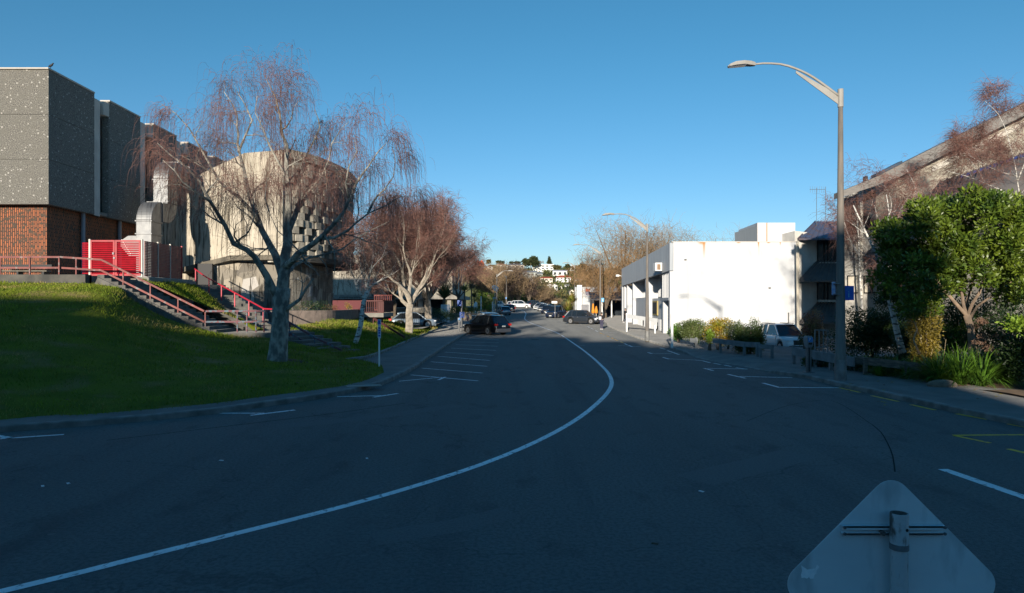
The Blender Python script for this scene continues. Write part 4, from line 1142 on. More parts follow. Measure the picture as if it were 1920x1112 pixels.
obj('rear_wall', Wb(MB().prism([(EXR-.3,57.35),(EXR,57.35),(EXR,88),(EXR-.3,88)], -.6, 6.9)), wwall, wb)
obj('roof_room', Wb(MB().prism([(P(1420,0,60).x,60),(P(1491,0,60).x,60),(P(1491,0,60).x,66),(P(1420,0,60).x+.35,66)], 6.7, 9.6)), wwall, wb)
mb = MB(); mb.prism([(P(1399.5,0,66).x,66),(P(1420,0,60).x-.02,60.0),(P(1420,0,60).x-.02,66)], 6.7, 9.35)
obj('roof_room_side', Wb(mb), mat('pale_rib', (.46,.46,.44), (.40,.40,.38), scale=2, rough=.7, stretch=(5,5,.3)), wb)
# street front, built on the line F0-F1; recessed bays between white piers, ribbed fascia on top
dirF = (F1-F0).normalized(); nF = Vector((-dirF.y, dirF.x, 0)); nF = nF if nF.x < 0 else -nF
LF = (F1-F0).length
def fbox(s0, s1, o0, o1, z0, z1, mb=None):
    """box along the front: s metres from the near corner, o metres out towards the street"""
    mb = mb or MB(); a = F0+dirF*s0; b = F0+dirF*s1
    q = [a+nF*o0, b+nF*o0, b+nF*o1, a+nF*o1]
    return mb.prism([(c.x,c.y) for c in q], z0, z1)
def fasc(z): return z
mb = MB()
a = F0+dirF*.0; b = F1
for s0 in np.arange(0, LF-.6, .6):
    t0 = s0/LF; t1 = min(1, (s0+.58)/LF); p0 = F0.lerp(F1,t0); p1 = F0.lerp(F1,t1); pm = F0.lerp(F1,(t0+t1)/2)
    zb0 = 5.25-.55*t0; zt0 = fz(t0)
    mb.prism([(p0.x,p0.y),(p1.x,p1.y),((p1+nF*.0).x-.28,p1.y),((p0).x-.28,p0.y)], zb0, zt0)
    mb.prism([(p0.x-.28,p0.y),(pm.x-.315,pm.y),(pm.x-.30,pm.y+.02),(p0.x-.28,p0.y+.06)], zb0, zt0)
obj('fascia', Wb(mb), greyr, wb)
obj('recessed_wall', Wb(fbox(0, LF, -1.3, -1.1, -.5, 6.6)), mat('pale_grey_cladding', (.52,.53,.54), (.45,.46,.47), scale=1, rough=.7, stretch=(5,5,.3)), wb)
# near bay: brick recess entrance under an upper balcony
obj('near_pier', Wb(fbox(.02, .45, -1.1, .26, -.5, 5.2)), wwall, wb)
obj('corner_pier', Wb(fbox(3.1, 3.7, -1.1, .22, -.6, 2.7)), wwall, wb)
obj('balcony_slab', Wb(fbox(.3, 4.4, -1.1, .30, 2.75, 3.0)), greyr, wb)
mb = MB(); s = .7
while s < 4.2: fbox(s, s+.16, .0, .16, 3.0, 5.2, mb); s += .62
obj('balcony_screen', Wb(mb), wwall, wb)
panelm = mat('light_grey_panel', (.56,.57,.57), (.50,.51,.52), scale=1, rough=.65, stretch=(7,7,.2))
obj('lower_panel', Wb(fbox(4.4, 11.9, -.5, -.35, 0.3, 3.0)), panelm, wb)
for i, s0 in enumerate((12.1, 21.2, 26.0)):
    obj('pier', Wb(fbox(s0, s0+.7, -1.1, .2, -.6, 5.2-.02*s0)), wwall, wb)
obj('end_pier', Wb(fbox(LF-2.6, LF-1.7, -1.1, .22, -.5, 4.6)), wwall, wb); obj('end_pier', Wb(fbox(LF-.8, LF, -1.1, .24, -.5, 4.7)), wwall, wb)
obj('upper_panel', Wb(fbox(12.9, 21.1, -.25, -.1, .9, 3.1)), panelm, wb)
for k, (s0, s1) in enumerate(((4.6,5.6),(7.0,8.2),(9.4,11.0),(13.6,16.0),(17.4,20.6))):
    f_ = obj('window', Wb(fbox(s0, s1, -1.09, -1.02, 3.15, 4.95)), glass, wb)
    mb = MB(); q = s0
    while q <= s1+.01: fbox(q-.04, q+.04, -1.02, -.80, 3.15, 4.95, mb); q += (s1-s0)/4
    obj('mullions', Wb(mb), wwall, f_)
for s0, s1 in ((6.6,7.6),(9.0,11.4),(14,16),(17.5,20)):
    f_ = obj('window', Wb(fbox(s0, s1, -.34, -.28, -.05 if s0 > 8 else .2, 1.0)), glass, wb)
    mb = MB(); q = s0
    while q <= s1+.01: fbox(q-.05, q+.05, -.28, -.18, -.05, 1.0, mb); q += (s1-s0)/5
    obj('mullions', Wb(mb), wwall, f_)
nb = obj('notice_board', Wb(fbox(8.6, 11.2, -.34, -.25, 1.35, 2.75)), mat('gilt_frame', (.40,.30,.10), rough=.6), wb)
obj('board_face', Wb(fbox(8.9, 10.9, -.24, -.20, 1.5, 2.6)), darkm, nb)
ac = thing('air_conditioner', 'white box air conditioner on the grey fascia at the near corner of the white building', 'air conditioner', (F0.x-.45, 60.2, 5.35))
obj('case', MB().bb(-.45,.15,-.45,.45,0,.72), whitep, ac, bevel=.03)
obj('grille', MB().bb(-.30,.0,-.48,-.455,.1,.6), mat('brown_grille', (.25,.16,.10), rough=.8), ac)
sf = thing('security_light', 'small white flood lamp fixed under the far end of the grey fascia', 'lamp', (F1.x-.3, F1.y-.3, 5.9))
obj('bracket', MB().tube([(0,0,.1),(-.35,-.05,.2)],.04,6), whitep, sf); obj('housing', MB().box((-.5,-.06,.15),(.4,.25,.28),.4), whitep, sf, bevel=.04)

# white two rail sight board on posts in front of the white building
def wpost(name, label, base, h, w=.11, m=whitep, extra=None, group=None, cat='post'):
    t = thing(name, label, cat, tuple(base), group=group)
    obj('post', MB().box((0,0,h/2),(w,w,h)), m, t, bevel=.01); 
    return t
pr = thing('barrier_rail', 'white timber rail on posts beside the pavement in front of the white building', 'barrier', tuple(G(1175,622,.13)))
b = G(1175,622,.13); e = P(1233,600,52); 
obj('post', MB().box((0,0,.85),(.14,.14,1.7)), whitep, pr)
obj('rail', MB().beam((0,.0,1.45), Vector((P(1233,601,60).x,60,P(1233,601,60).z+.0))-b, .1, .34), panelm, pr)
obj('far_post', MB().box((Vector((P(1228,601,60).x,60,0))-b)+Vector((0,0,-.2+.0)),(.12,.12,1.6)), whitep, pr)
t = wpost('marker_post', 'white timber post on the right pavement near the corner of the white building', G(1260,653,.13), 1.95, .12)

# ================================================================== grey terraced office building at right
gwall = mat('grey_plaster', (.55,.53,.49), (.45,.43,.40), scale=1.2, rough=.9, bump=.15)
gribb = mat('beige_board_formed', (.42,.385,.32), (.34,.31,.255), scale=1.5, rough=.9, bump=.3, stretch=(.3,.3,6))
stripm = mat('pale_streaked_wall', (.46,.44,.40), (.34,.33,.31), scale=.9, rough=.9, stretch=(3,3,.25))
awn = mat('dark_brown_metal_roof', (.10,.092,.088), (.13,.115,.105), scale=2, rough=.7)
bluer = mat('blue_grey_metal_roof', (.09,.13,.22), (.14,.10,.10), scale=2, rough=.35, metal=.3)
ob = thing('grey_office_building', 'grey and beige terraced office building with raked roof and metal awnings at the right', 'building', (22,38,0))
def O_(mb): mb.v = [(x-22, y-38, z) for x, y, z in mb.v]; return mb
# raked block: walls face the street corner and the low sun, roof rises to the right
def WL(u, d): return Vector((P(u,0,d).x, d, 0))
def fpoly(nm, pts, d0, d1, m, par=None):
    """front facing slab: outline given along the wall plane at distance d0, thickness to d1"""
    a = [P(u,v,d0) for u,v in pts]; n = len(a); q = [Vector((p.x, d1, p.z)) for p in a]
    mb = MB().add([tuple(p) for p in a+q], [tuple(range(n)), tuple(range(n,2*n))[::-1]]+[(k,(k+1)%n,n+(k+1)%n,n+k) for k in range(n)])
    return obj(nm, O_(mb), m, par or ob)
roofm = mat('raked_roof_metal', (.20,.185,.17), (.15,.14,.13), scale=3, rough=.7, stretch=(1,1,6))
fpoly('main_wall', [(1683,705),(1683,330),(1760,292),(1925,212),(2080,140),(2080,705)], 44.0, 44.6, gribb)
fpoly('inset_wall', [(1577,705),(1577,372),(1683,326),(1683,705)], 46.5, 47.0, stripm)
fpoly('side_return', [(1681,705),(1681,332),(1687,330),(1687,705)], 43.9, 46.5, mat('beige_return', (.40,.365,.30), rough=.9))
fpoly('roof', [(1574,360),(1640,333),(1690,307),(1920,193),(2085,112),(2085,134),(1920,217),(1690,330),(1640,349),(1574,371)], 43.1, 43.85, roofm)
fpoly('barge_board', [(1748,312),(1925,224),(2085,146),(2085,154),(1925,234),(1748,323)], 43.88, 43.99, mat('beige_fascia', (.52,.48,.42), rough=.8))
fpoly('roof_edge_cap', [(1643,326),(1692,301),(1692,306),(1643,331)], 43.0, 43.6, mat('dark_blue_flashing', (.04,.06,.09), rough=.4))
for u in (1578,1613,1650):
    fpoly('pilaster', [(u,705),(u,374-(u-1578)*.42),(u+5,372-(u-1578)*.42),(u+5,705)], 46.1, 46.48, mat('cream_pilaster', (.62,.58,.50), rough=.8))
fpoly('dark_glazing', [(1586,440),(1586,378),(1608,369),(1608,440)], 46.40, 46.48, glass)
fpoly('dark_glazing', [(1620,430),(1620,366),(1676,342),(1676,430)], 46.40, 46.48, glass)
for k, (u0, u1) in enumerate(((1590,1609),(1621,1633),(1636,1648),(1657,1668),(1670,1681))):
    w_ = fpoly('window', [(u0,548),(u0,519),(u1,518),(u1,548)], 46.42, 46.48, mat('cream_blind', (.52,.48,.40), (.45,.41,.34), scale=2, rough=.25))
    for q in ((u0-.6,u0+.4),(u1-.4,u1+.6)): fpoly('frame', [(q[0],549),(q[0],517),(q[1],517),(q[1],549)], 46.36, 46.41, darkm, w_)
    fpoly('frame', [(u0-.6,518.2),(u0-.6,516.6),(u1+.6,516.6),(u1+.6,518.2)], 46.36, 46.41, darkm, w_)
    fpoly('frame', [(u0-.6,550),(u0-.6,548),(u1+.6,548),(u1+.6,550)], 46.36, 46.41, darkm, w_)
# lower ribbed roof in front of the main wall
q = [P(1764,340,41.5), P(2060,238,41.5), P(2060,385,36.5), P(1722,398,36.5)]
mb = MB().add([tuple(p) for p in q]+[tuple(p-Vector((0,0,.16))) for p in q], [(0,1,2,3),(7,6,5,4),(0,4,5,1),(1,5,6,2),(2,6,7,3),(3,7,4,0)])
for k in range(25): a = q[0].lerp(q[1],k/24); b = q[3].lerp(q[2],k/24); mb.beam(a+Vector((0,0,.04)), b+Vector((0,0,.04)), .06, .07)
obj('lower_roof', O_(mb), awn, ob)
fpoly('clerestory', [(1800,329),(2060,240),(2060,252),(1800,341)], 41.2, 41.45, mat('bluish_glass', (.03,.05,.16), rough=.2))
fpoly('lower_wall', [(1730,705),(1730,398),(2060,386),(2060,705)], 37.2, 37.5, mat('shaded_render', (.17,.16,.14), (.11,.10,.09), scale=1, rough=.9))  # wall colour darkened to stand in for the shade behind the planting
obj('roof_vent', O_(MB().bb(WL(1623,50).x, WL(1627,50).x, 50, 50.4, P(0,350,50).z-.6, P(0,330,50).z)), darkm, ob)
# stepped block at the left end with two metal awnings

def face(u, v, d): return P(u, v, d)
lb = MB().prism([(EXR+.04,57.3),(WL(1533,59.5).x,59.5),(WL(1582,59.5).x,59.5),(WL(1582,59.5).x+1,64),(EXR+.05,64)], -1.3, 8.6)
obj('end_block', O_(lb), gwall, ob)
obj('end_fin', O_(MB().prism([(EXR+.01,56.6),(EXR+.12,56.6),(EXR+.12,57),(EXR+.01,57)], -.5, 7.7)), mat('cream_render', (.55,.50,.42), (.46,.42,.35), scale=1, rough=.9), ob)
def awning(u0a, v0a, d0, u0b, v0b, u1, d1, par='awning', m=awn):
    tl = P(u0b, v0b, d1); bl = P(u0a, v0a, d0); tr = tl.copy(); tr.x = WL(u1, d1).x; br_ = bl.copy(); br_.x = tr.x+.2
    mb = MB(); vs = [tl, tr, br_, bl]; vs2 = [q-Vector((0,0,.14)) for q in vs]
    mb.add([tuple(q) for q in vs+vs2], [(0,1,2,3),(7,6,5,4),(0,4,5,1),(1,5,6,2),(2,6,7,3),(3,7,4,0)])
    n = 13
    for k in range(n+1):
        mb.beam(tl.lerp(tr,k/n)+Vector((0,0,.04)), bl.lerp(br_,k/n)+Vector((0,0,.04)), .06, .08)
    return obj(par, O_(mb), m, ob)
awning(1499,525,57.0, 1534,488.5, 1600, 59.45)
awning(1500,604,57.0, 1534,568, 1600, 59.45)
awning(1497,447,57.2, 1529,415, 1600, 61, 'upper_roof', bluer)
for v0, v1 in ((448,492),(530,562)):
    a = P(1533,v0,59.5); b = P(1600,v1,59.5)
    w_ = obj('window', O_(MB().bb(a.x,b.x,59.35,59.43,b.z,a.z)), glass, ob)
    mb = MB()
    for u in (1533,1546,1553,1566,1580): q = P(u,0,59.3).x; mb.bb(q-.03,q+.03,59.27,59.34,b.z,a.z)
    obj('frame', O_(mb), darkm, w_)
    obj('sill', O_(MB().bb(a.x-.1,b.x,59.1,59.45,b.z-.2,b.z-.02)), mat('pale_sill', (.50,.47,.42), rough=.8), w_)
    obj('lintel', O_(MB().bb(a.x-.1,b.x,59.15,59.45,a.z+.02,a.z+.45)), mat('pale_sill2', (.42,.39,.34), rough=.8), w_)
obj('downpipe', O_(MB().tube([P(1494,455,56.3),P(1494.5,520,56.3),P(1496,636,56.3)], .07, 8)), mat('cream_pipe', (.50,.45,.36), rough=.6), ob)
for u, h in ((1531,352),(1548,350)):
    t = thing('television_aerial', 'thin %s television aerial above the blue grey roof' % ('taller multi element' if u == 1531 else 'plain whip'), 'aerial', tuple(P(u,415,60)))
    b = P(u,415,60); top = P(u,h,60)-b
    mb = MB(); mb.tube([(0,0,-.4), top], .022, 5); obj('mast', mb, galv, t)
    if u == 1531:
        mb = MB(); bz = top.z-.15; mb.tube([(-.6,0,bz),(.75,0,bz)], .018, 5)
        for k in range(7): x = -.55+k*.2; mb.tube([(x,0,bz-.28),(x,0,bz+.28)], .010, 4)
        obj('elements', mb, galv, t)

# ================================================================== far right: café building, its canopy, hill houses
cb = thing('cafe_building', 'white corner building with dark timber canopy beyond the plane trees', 'building', (14.5,118,.5))
def Cf(mb): mb.v = [(x-14.5, y-118, z-.5) for x, y, z in mb.v]; return mb
cx0 = P(1078,0,118).x; cx1 = P(1100,0,112).x
obj('side_wall', Cf(MB().prism([(cx0*1.13,135),(cx0,118),(cx0+.8,118),(cx0*1.13+.8,135)], .3, 5.3)), greyr, cb)
obj('wall', Cf(MB().prism([(P(1084,0,118).x,118),(P(1185,0,110).x,112),(40,112),(40,150),(P(1084,0,118).x*150/118,150)], .3, 5.3)), wwall, cb)
obj('pier', Cf(MB().bb(P(1082,0,117).x,P(1091,0,117).x,116.8,117.6,.3,5.6)), whitep, cb)
sg = obj('wall_sign', Cf(MB().bb(P(1096.5,0,112).x,P(1104.5,0,112).x,110.9,111.0,P(0,554,111).z,P(0,542,111).z)), mat('sign_purple_grey', (.16,.14,.19), rough=.5), cb)
obj('sign_band', Cf(MB().bb(P(1096.5,0,112).x,P(1104.5,0,112).x,110.82,110.88,P(0,546.5,111).z,P(0,542,111).z)), mat('sign_orange', (.55,.12,.05), rough=.5), sg)
ccan = thing('timber_canopy', 'dark pergola like canopy on white posts over the cafe front', 'canopy', (16,104,.4))
def Cn(mb): mb.v = [(x-16, y-104, z-.4) for x, y, z in mb.v]; return mb
xa = P(1104,0,104).x; xb = 20.5
obj('roof', Cn(MB().add([(xa,101,3.1),(xb,101,3.1),(xb,108,4.3),(xa+.4,108,4.3),(xa,101,2.95),(xb,101,2.95),(xb,108,4.15),(xa+.4,108,4.15)],[(0,1,2,3),(7,6,5,4),(0,4,5,1),(1,5,6,2),(2,6,7,3),(3,7,4,0)])), mat('charcoal_canopy', (.045,.045,.055), rough=.7), ccan)
for x in (xa+.1, P(1112,0,101).x, P(1128,0,101).x, P(1146,0,101).x): obj('post', Cn(MB().bb(x,x+.16,101.1,101.3,.3,3.0)), whitep if x > xa+.3 else darkm, ccan)
obj('shopfront', Cn(MB().bb(xa+.8,xb,109.5,109.9,.3,3.9)), glass, ccan)
obj('screen', Cn(MB().bb(P(1090,0,103).x,P(1104,0,103).x,103,103.1,.4,2.3)), mat('grey_screen', (.22,.22,.24), rough=.7), ccan)
# orange parasols folded at the cafe
orm = mat('orange_canvas', (.75,.30,.02), (.6,.22,.02), scale=4, rough=.8)
for u, h in ((1112,2.1),(1118,1.7)):
    c = P(u,0,99); t = thing('folded_parasol', 'folded orange parasol under the cafe canopy, %s' % ('taller left one' if u == 1112 else 'shorter right one'), 'parasol', (c.x,99,gz(99)+.13))
    obj('pole', MB().cyl((0,0,0),.03,h,6), whitep, t)
    obj('canopy', MB().tube([(0,0,.6),(0,0,.75),(0,0,1.1),(0,0,h-.1),(0,0,h)],[.10,.26,.22,.10,.02],9), orm, t, smooth=True)

# hill behind the street, with its houses and trees
def hz(x, y):
    r = float(np.interp(y, [205,250,290,340,380,430,460,640], [1.5,4.0,7.3,12.2,16.3,22.0,24.0,23.0]))
    r += 1.2*mnoise.noise(Vector((x*.012, y*.012, 5))) * min(1, max(0,(y-210)/60))
    r *= 1.0 - .35*min(1, max(0, abs(x-25)-60)/150)
    return r
mb = MB().grid([[(x,y,hz(x,y)) for x in np.linspace(-260,320,60)] for y in np.linspace(205,620,44)])
struct('hill', mb, mat('hill_green', (.075,.085,.022), (.10,.085,.035), scale=.06, rough=1, bump=.6, bscale=.6), smooth=True)
redr = mat('red_tile_roof', (.45,.09,.035), (.36,.07,.03), scale=1, rough=.8)
greyrf = mat('grey_iron_roof', (.22,.25,.27), (.18,.20,.22), scale=1, rough=.6)
creamw = mat('cream_house_wall', (.66,.60,.50), (.58,.53,.45), scale=.5, rough=.8)
def house(u, v0, v1, u1, d, wall, roof, label, gable=0, storeys=1, wins=3, rot=0.0, group='houses on the hillside'):
    """u..u1 wide, v0 top, v1 bottom as seen; stands on the hill at distance d"""
    HB.append((u,u1,v0,v1,d)); a = P(u, v1, d); b = P(u1, v0, d); w_ = b.x-a.x; H_ = b.z-a.z; dep = max(6, w_*.6)
    t = thing('house', label, 'house', ((a.x+b.x)/2, d, a.z), rot, group=group)
    rh = H_*(.36 if roof is not None and gable != 2 else .12)
    wh = H_-rh
    obj('wall', MB().bb(-w_/2+.2, w_/2-.2, 0, dep, -5, wh), wall, t)
    o = .4
    if gable == 2:
        obj('roof', MB().bb(-w_/2, w_/2, -.8, dep+.3, wh, H_), roof, t)
    elif gable == 1:   # gable faces the viewer
        obj('roof', MB().add([(-w_/2,-o,wh),(0,-o,H_),(w_/2,-o,wh),(-w_/2,dep,wh),(0,dep,H_),(w_/2,dep,wh),(-w_/2,-o,wh-.25),(w_/2,-o,wh-.25),(-w_/2,dep,wh-.25),(w_/2,dep,wh-.25)],[(0,1,4,3),(1,2,5,4),(0,6,8,3),(2,7,9,5),(6,7,9,8)]), roof, t)
        obj('gable_end', MB().add([(-w_/2+.3,-.02,wh-.1),(w_/2-.3,-.02,wh-.1),(0,-.02,H_-.35),(-w_/2+.3,.2,wh-.1),(w_/2-.3,.2,wh-.1),(0,.2,H_-.35)],[(0,1,2),(3,5,4),(0,3,4,1),(1,4,5,2),(2,5,3,0)]), wall, t)
    else:
        i_ = min(w_*.22, dep*.5)
        obj('roof', MB().add([(-w_/2-o,-o,wh),(w_/2+o,-o,wh),(w_/2+o,dep+o,wh),(-w_/2-o,dep+o,wh),(-w_/2+i_,dep/2,H_),(w_/2-i_,dep/2,H_)],[(0,1,5,4),(1,2,5),(2,3,4,5),(3,0,4),(0,3,2,1)]), roof, t)
    for s in range(storeys):
        z0 = wh*(s+.25)/storeys; z1 = wh*(s+.75)/storeys
        for k in range(wins):
            x = -w_/2+w_*(k+.5)/wins; ww = w_/wins*.28
            obj('window', MB().bb(x-ww, x+ww, -.08, .05, z0, z1), glass, t)
    return t
HB = []
house(998,495.5,506,1038,430,whitep,whitep,'long white modern flat roofed house on the ridge beneath the pine',2,2,5)
house(950,494,503,983,440,creamw,greyrf,'cream bungalow with grey roof on the ridge left of the dark tree',0,1,4)
house(931,494,501,949,445,creamw,mat('orange_tile', (.45,.22,.12), rough=.8),'low house with pale orange roof at the left of the ridge',0,1,2)
house(907,498,504,924,420,whitep,greyrf,'small white house beside the orange tree at the left end of the ridge',0,1,2)
house(979,507,518,1010,380,mat('greenish_wall', (.36,.40,.38), rough=.8),greyrf,'wide grey green house with long pale iron roof below the ridge',0,1,4)
house(1007,510,519,1018,375,mat('greenish_wall', (.3,.3,.3)),greyrf,'small grey wing beside the wide grey green house',0,1,1)
house(1036,506.5,517.5,1064,400,whitep,mat('navy_roof', (.10,.13,.22), rough=.5),'white house with dark blue flat roof above the red roofed villa',2,1,3)
house(1012,518.5,527.5,1037,340,creamw,redr,'house with large bright red tiled roof left of the white villa',0,1,3)
house(1042,516,528.5,1071,345,whitep,redr,'white villa with red tiled hip roof and two storeys of windows',0,2,4)
house(1025,531,541,1037,290,whitep,mat('pale_roof', (.62,.62,.62), rough=.7),'white gabled house, left of the twin gables behind the bare trees',1,1,2)
house(1034,531,543,1046,285,whitep,mat('pale_roof', (.62,.62,.62)),'white gabled house, right of the twin gables behind the bare trees',1,1,2)
house(1049,534,544,1067,300,whitep,greyrf,'square white house with parapet roof below the red roofed villa',2,1,4)
house(1067,541,556,1078,250,creamw,mat('brown_roof', (.20,.15,.11), rough=.8),'tan gabled house just left of the white corner building',1,2,1)
house(1079,521,529,1094,350,creamw,mat('orange_tile', (.45,.22,.12)),'cream house with orange roof partly behind the rusty leafed tree',0,1,2)
house(953,512.5,518,972,330,whitep,greyrf,'small white house showing over the bare wood, left',0,1,3)
house(992,522,530,1004,300,whitep,mat('pale_roof', (.62,.62,.62)),'pale house half hidden in the brown wood',1,1,2)
house(1068,498,503,1073,470,whitep,whitep,'tiny white block house on the skyline at right',2,1,1)

gm1 = leafmat('hill_dark_leaf', (.045,.060,.018), (.03,.045,.015), rough=.8, sc=.05)
gm2 = leafmat('hill_green_leaf', (.085,.115,.022), (.12,.12,.03), rough=.8, sc=.05)
gm3 = leafmat('hill_olive_leaf', (.13,.105,.035), (.08,.085,.03), rough=.8, sc=.05)
gmo = leafmat('orange_blossom', (.75,.13,.04), (.6,.09,.03), rough=.8, sc=.3)
def htree(name, label, cat, u, vb, d, w_px, h_px, m, seed, leaf=1.0, n=900, shape='round', group=None, clumps=8, trunk=True):
    b = P(u, vb, d); s = d/F; w_ = w_px*s; h_ = h_px*s
    t = thing(name, label, cat, tuple(b), group=group); rg = np.random.default_rng(seed)
    cs, rs = [], []
    for k in range(clumps):
        if shape == 'round': cs.append((rg.uniform(-.34,.34)*w_, rg.uniform(-.3,.3)*w_, h_*rg.uniform(.35,.8))); rs.append((w_*.2, w_*.2, h_*.2))
        elif shape == 'cone':
            f = (k+.3)/clumps; cs.append((rg.uniform(-.05,.05)*w_,0,h_*(.15+.8*f))); rs.append((w_*.5*(1-f)+.1, w_*.5*(1-f)+.1, h_*.10))
        elif shape == 'flat': cs.append((rg.uniform(-.38,.38)*w_, rg.uniform(-.3,.3)*w_, h_*rg.uniform(.6,.8))); rs.append((w_*.18, w_*.18, h_*.14))
    V, Fc = leaves(rg, cs, rs, n, leaf, shell=.3, ar=.7)
    obj('crown', MB().arr(V, Fc), m, t)
    if trunk: obj('trunk', MB().tube([(0,0,-2),(0,0,h_*.6)],[max(.12,w_*.035),.08],5), barkb, t)
    return t
gH = 'trees and shrubs on the hillside'
ht = [
 ('dense_tree','large dark rounded evergreen on the ridge left of the flat roofed house','tree',995,504,425,30,22,gm1,'round',1.4,2200),
 ('norfolk_pine','tall tiered pine rising above the flat roofed house','tree',1030,498,450,9,18,gm1,'cone',.9,700),
 ('palm_tree','tufted palm on the skyline at the left of the ridge','tree',916,502,430,7,16,gm3,'flat',.9,350),
 ('umbrella_tree','flat topped dark tree above the orange roofed house','tree',938,497,450,15,8,gm1,'flat',1.0,500),
 ('flowering_tree','vivid orange flowering tree at the left end of the ridge','tree',901,505,400,14,17,gmo,'round',.9,600),
 ('orange_shrub','small yellow shrub below the vivid orange tree','shrub',909,506,395,4,3,orm,'round',.6,80),
 ('bare_tree','thin grey leafless tree on the ridge between the evergreen and the pine','tree',1014,497,450,11,12,mat('grey_haze_twigs', (.20,.19,.18), rough=.9),'round',.5,260),
 ('skyline_tree','olive shrubby tree at the right of the flat roofed house','tree',1044,506,430,14,9,gm3,'round',1.2,500),
 ('skyline_tree','dark rounded tree on the skyline right of the navy roofed house','tree',1064,505,440,12,8,gm1,'round',1.2,400),
 ('skyline_tree','dark tree on the skyline by the tiny white block house','tree',1077,508,430,12,9,gm1,'round',1.2,400),
 ('skyline_tree','big green brown tree on the skyline behind the third street lamp','tree',1090,514,400,20,18,gm1,'round',1.4,900),
 ('skyline_tree','dark hedge like tree at the top left of the cream bungalow','tree',965,497,460,22,6,gm1,'flat',1.0,500),
 ('skyline_tree','low green tree between the orange tree and the palm','tree',922,505,440,16,7,gm2,'round',1.1,400),
]
for i, (nm, lb_, ct, u, vb, d, w_, h_, m, sh, lf, n_) in enumerate(ht): htree(nm, lb_, ct, u, vb, d, w_, h_, m, 100+i, lf, n_, sh, gH)
# loose scrub covering the slope between the houses
rg = np.random.default_rng(77); rr_ = random.Random(77)
for m, seedn, lab in ((gm2, 0, 'bright green scrub covering the hillside between the houses'), (gm3, 1, 'olive brown scrub covering the hillside'), (gm1, 2, 'dark evergreen scrub in the folds of the hillside')):
    cs, rs = [], []
    for k in range(150):
        y = rg.uniform(225,455); x = (rg.uniform(890,1190)-960)/F*y; h_ = rg.uniform(1.0,2.6)
        uu = CX+x/y*F; vt = HY-(hz(x,y)+h_-CZ)/y*F; vb_ = HY-(hz(x,y)-CZ)/y*F
        if any(a-2 < uu < b+2 and (v0 < vt < v1-1 or v0 < vb_ < v1) and y < dd for a,b,v0,v1,dd in HB): continue
        cs.append((x,y,hz(x,y)+h_*.4)); rs.append((rg.uniform(2,4.5),2.5,h_*.8))
    V, Fc = leaves(rg, cs, rs, 9000, 1.0, shell=.35, ar=.75)
    tag(obj('scrub', MB().arr(V, Fc), m), lab, 'scrub', kind='stuff')

# brown leafless wood at the end of the street, tree by tree
def wood_tree(u, d, h, w_, m, label, seed, name='bare_tree', group='leafless trees at the end of the street', n=1500, rad=.02, base=None):
    x = (u-CX)/F*d; z = gz(d) if d < 205 else hz(x, d)
    t = thing(name, label, 'tree', (x,d,z), group=group); q = np.random.default_rng(seed); rq = random.Random(seed)
    mb = MB(); tips = []
    for k in range(9):
        a = rq.uniform(0,6.28); r_ = w_*rq.uniform(.15,.42)
        e = Vector((r_*math.cos(a), r_*math.sin(a), h*rq.uniform(.6,.95)))
        mid = Vector((e.x*.35, e.y*.35, h*rq.uniform(.35,.5)))
        mb.tube([(0,0,-.3),(0,0,h*.14),tuple(mid),tuple(e)], [h*.024,h*.02,h*.012,.03], 5); tips += [mid, mid.lerp(e,.5), e, mid.lerp(e,.75)]
    obj('trunk', mb, barkb, t, smooth=True)
    C = np.array([tuple(p) for p in tips]); idx = q.integers(0,len(C),n)
    B = C[idx]+q.normal(0,1,(n,3))*np.array([w_*.09,w_*.09,h*.06]); d0 = q.normal(0,.6,(n,3))+np.array([0,0,.5]); d0 /= np.linalg.norm(d0,axis=1,keepdims=True)
    L = q.uniform(.06,.16,n)*h; pts = [B]
    for k in range(3):
        d0 = d0+q.normal(0,.35,(n,3)); d0 /= np.linalg.norm(d0,axis=1,keepdims=True); pts.append(pts[-1]+d0*(L/3)[:,None])
    V, Fc = ribbons_from(np.stack(pts,1), 4, q.uniform(.6,1.2,n)*rad)
    obj('twigs', MB().arr(V,Fc), m, t); return t
descs = ['far left, beside the lamp','second from the left, pale tinted','with brown crown behind the white utes','tallest in the middle','over the white wagon','behind the grey van','spreading right over the parked cars','low at the right end','greenish one behind the twin lamps','behind the gap between utes']
for i, (u, d, h, w_, m) in enumerate([(908,165,10.5,10,twigb),(926,185,12,11,gmo and twigb),(948,190,11.5,12,twigd),(972,192,11,12,twigb),(992,195,9.6,12,twigd),(1010,200,6.4,11,twigb),(1028,205,3.6,8,twigd),(1044,205,2.4,6,twigb),(918,200,13,11,twigb),(960,210,12.5,12,twigd)]):
    wood_tree(u, d, h, w_, m, 'brown leafless tree at the street end, '+descs[i], 300+i, n=2600, rad=.035)
# plane and rusty trees on the right
wood_tree(1135, 99, 10.0, 10.5, twigo, 'rusty orange leafed plane tree in front of the cafe canopy', 401, 'plane_tree', 'street trees on the right', n=3400, rad=.020)
wood_tree(1106, 118, 8.5, 7.5, twigo, 'rusty tree left of the plane tree near the third lamp', 402, 'plane_tree', 'street trees on the right', n=1700, rad=.022)
wood_tree(1170, 108, 15.0, 15, twigb, 'tall leafless tree rising behind the far end of the white building', 403, 'bare_tree', 'street trees on the right', n=4500, rad=.020)
wood_tree(1235, 120, 16.0, 14, twigb, 'tall leafless tree whose top shows over the grey fascia', 404, 'bare_tree', 'street trees on the right', n=3200, rad=.020)
wood_tree(1352, 110, 14.5, 9, twigb, 'sparse leafless treetop just above the white end wall', 405, 'bare_tree', 'street trees on the right', n=500, rad=.018)

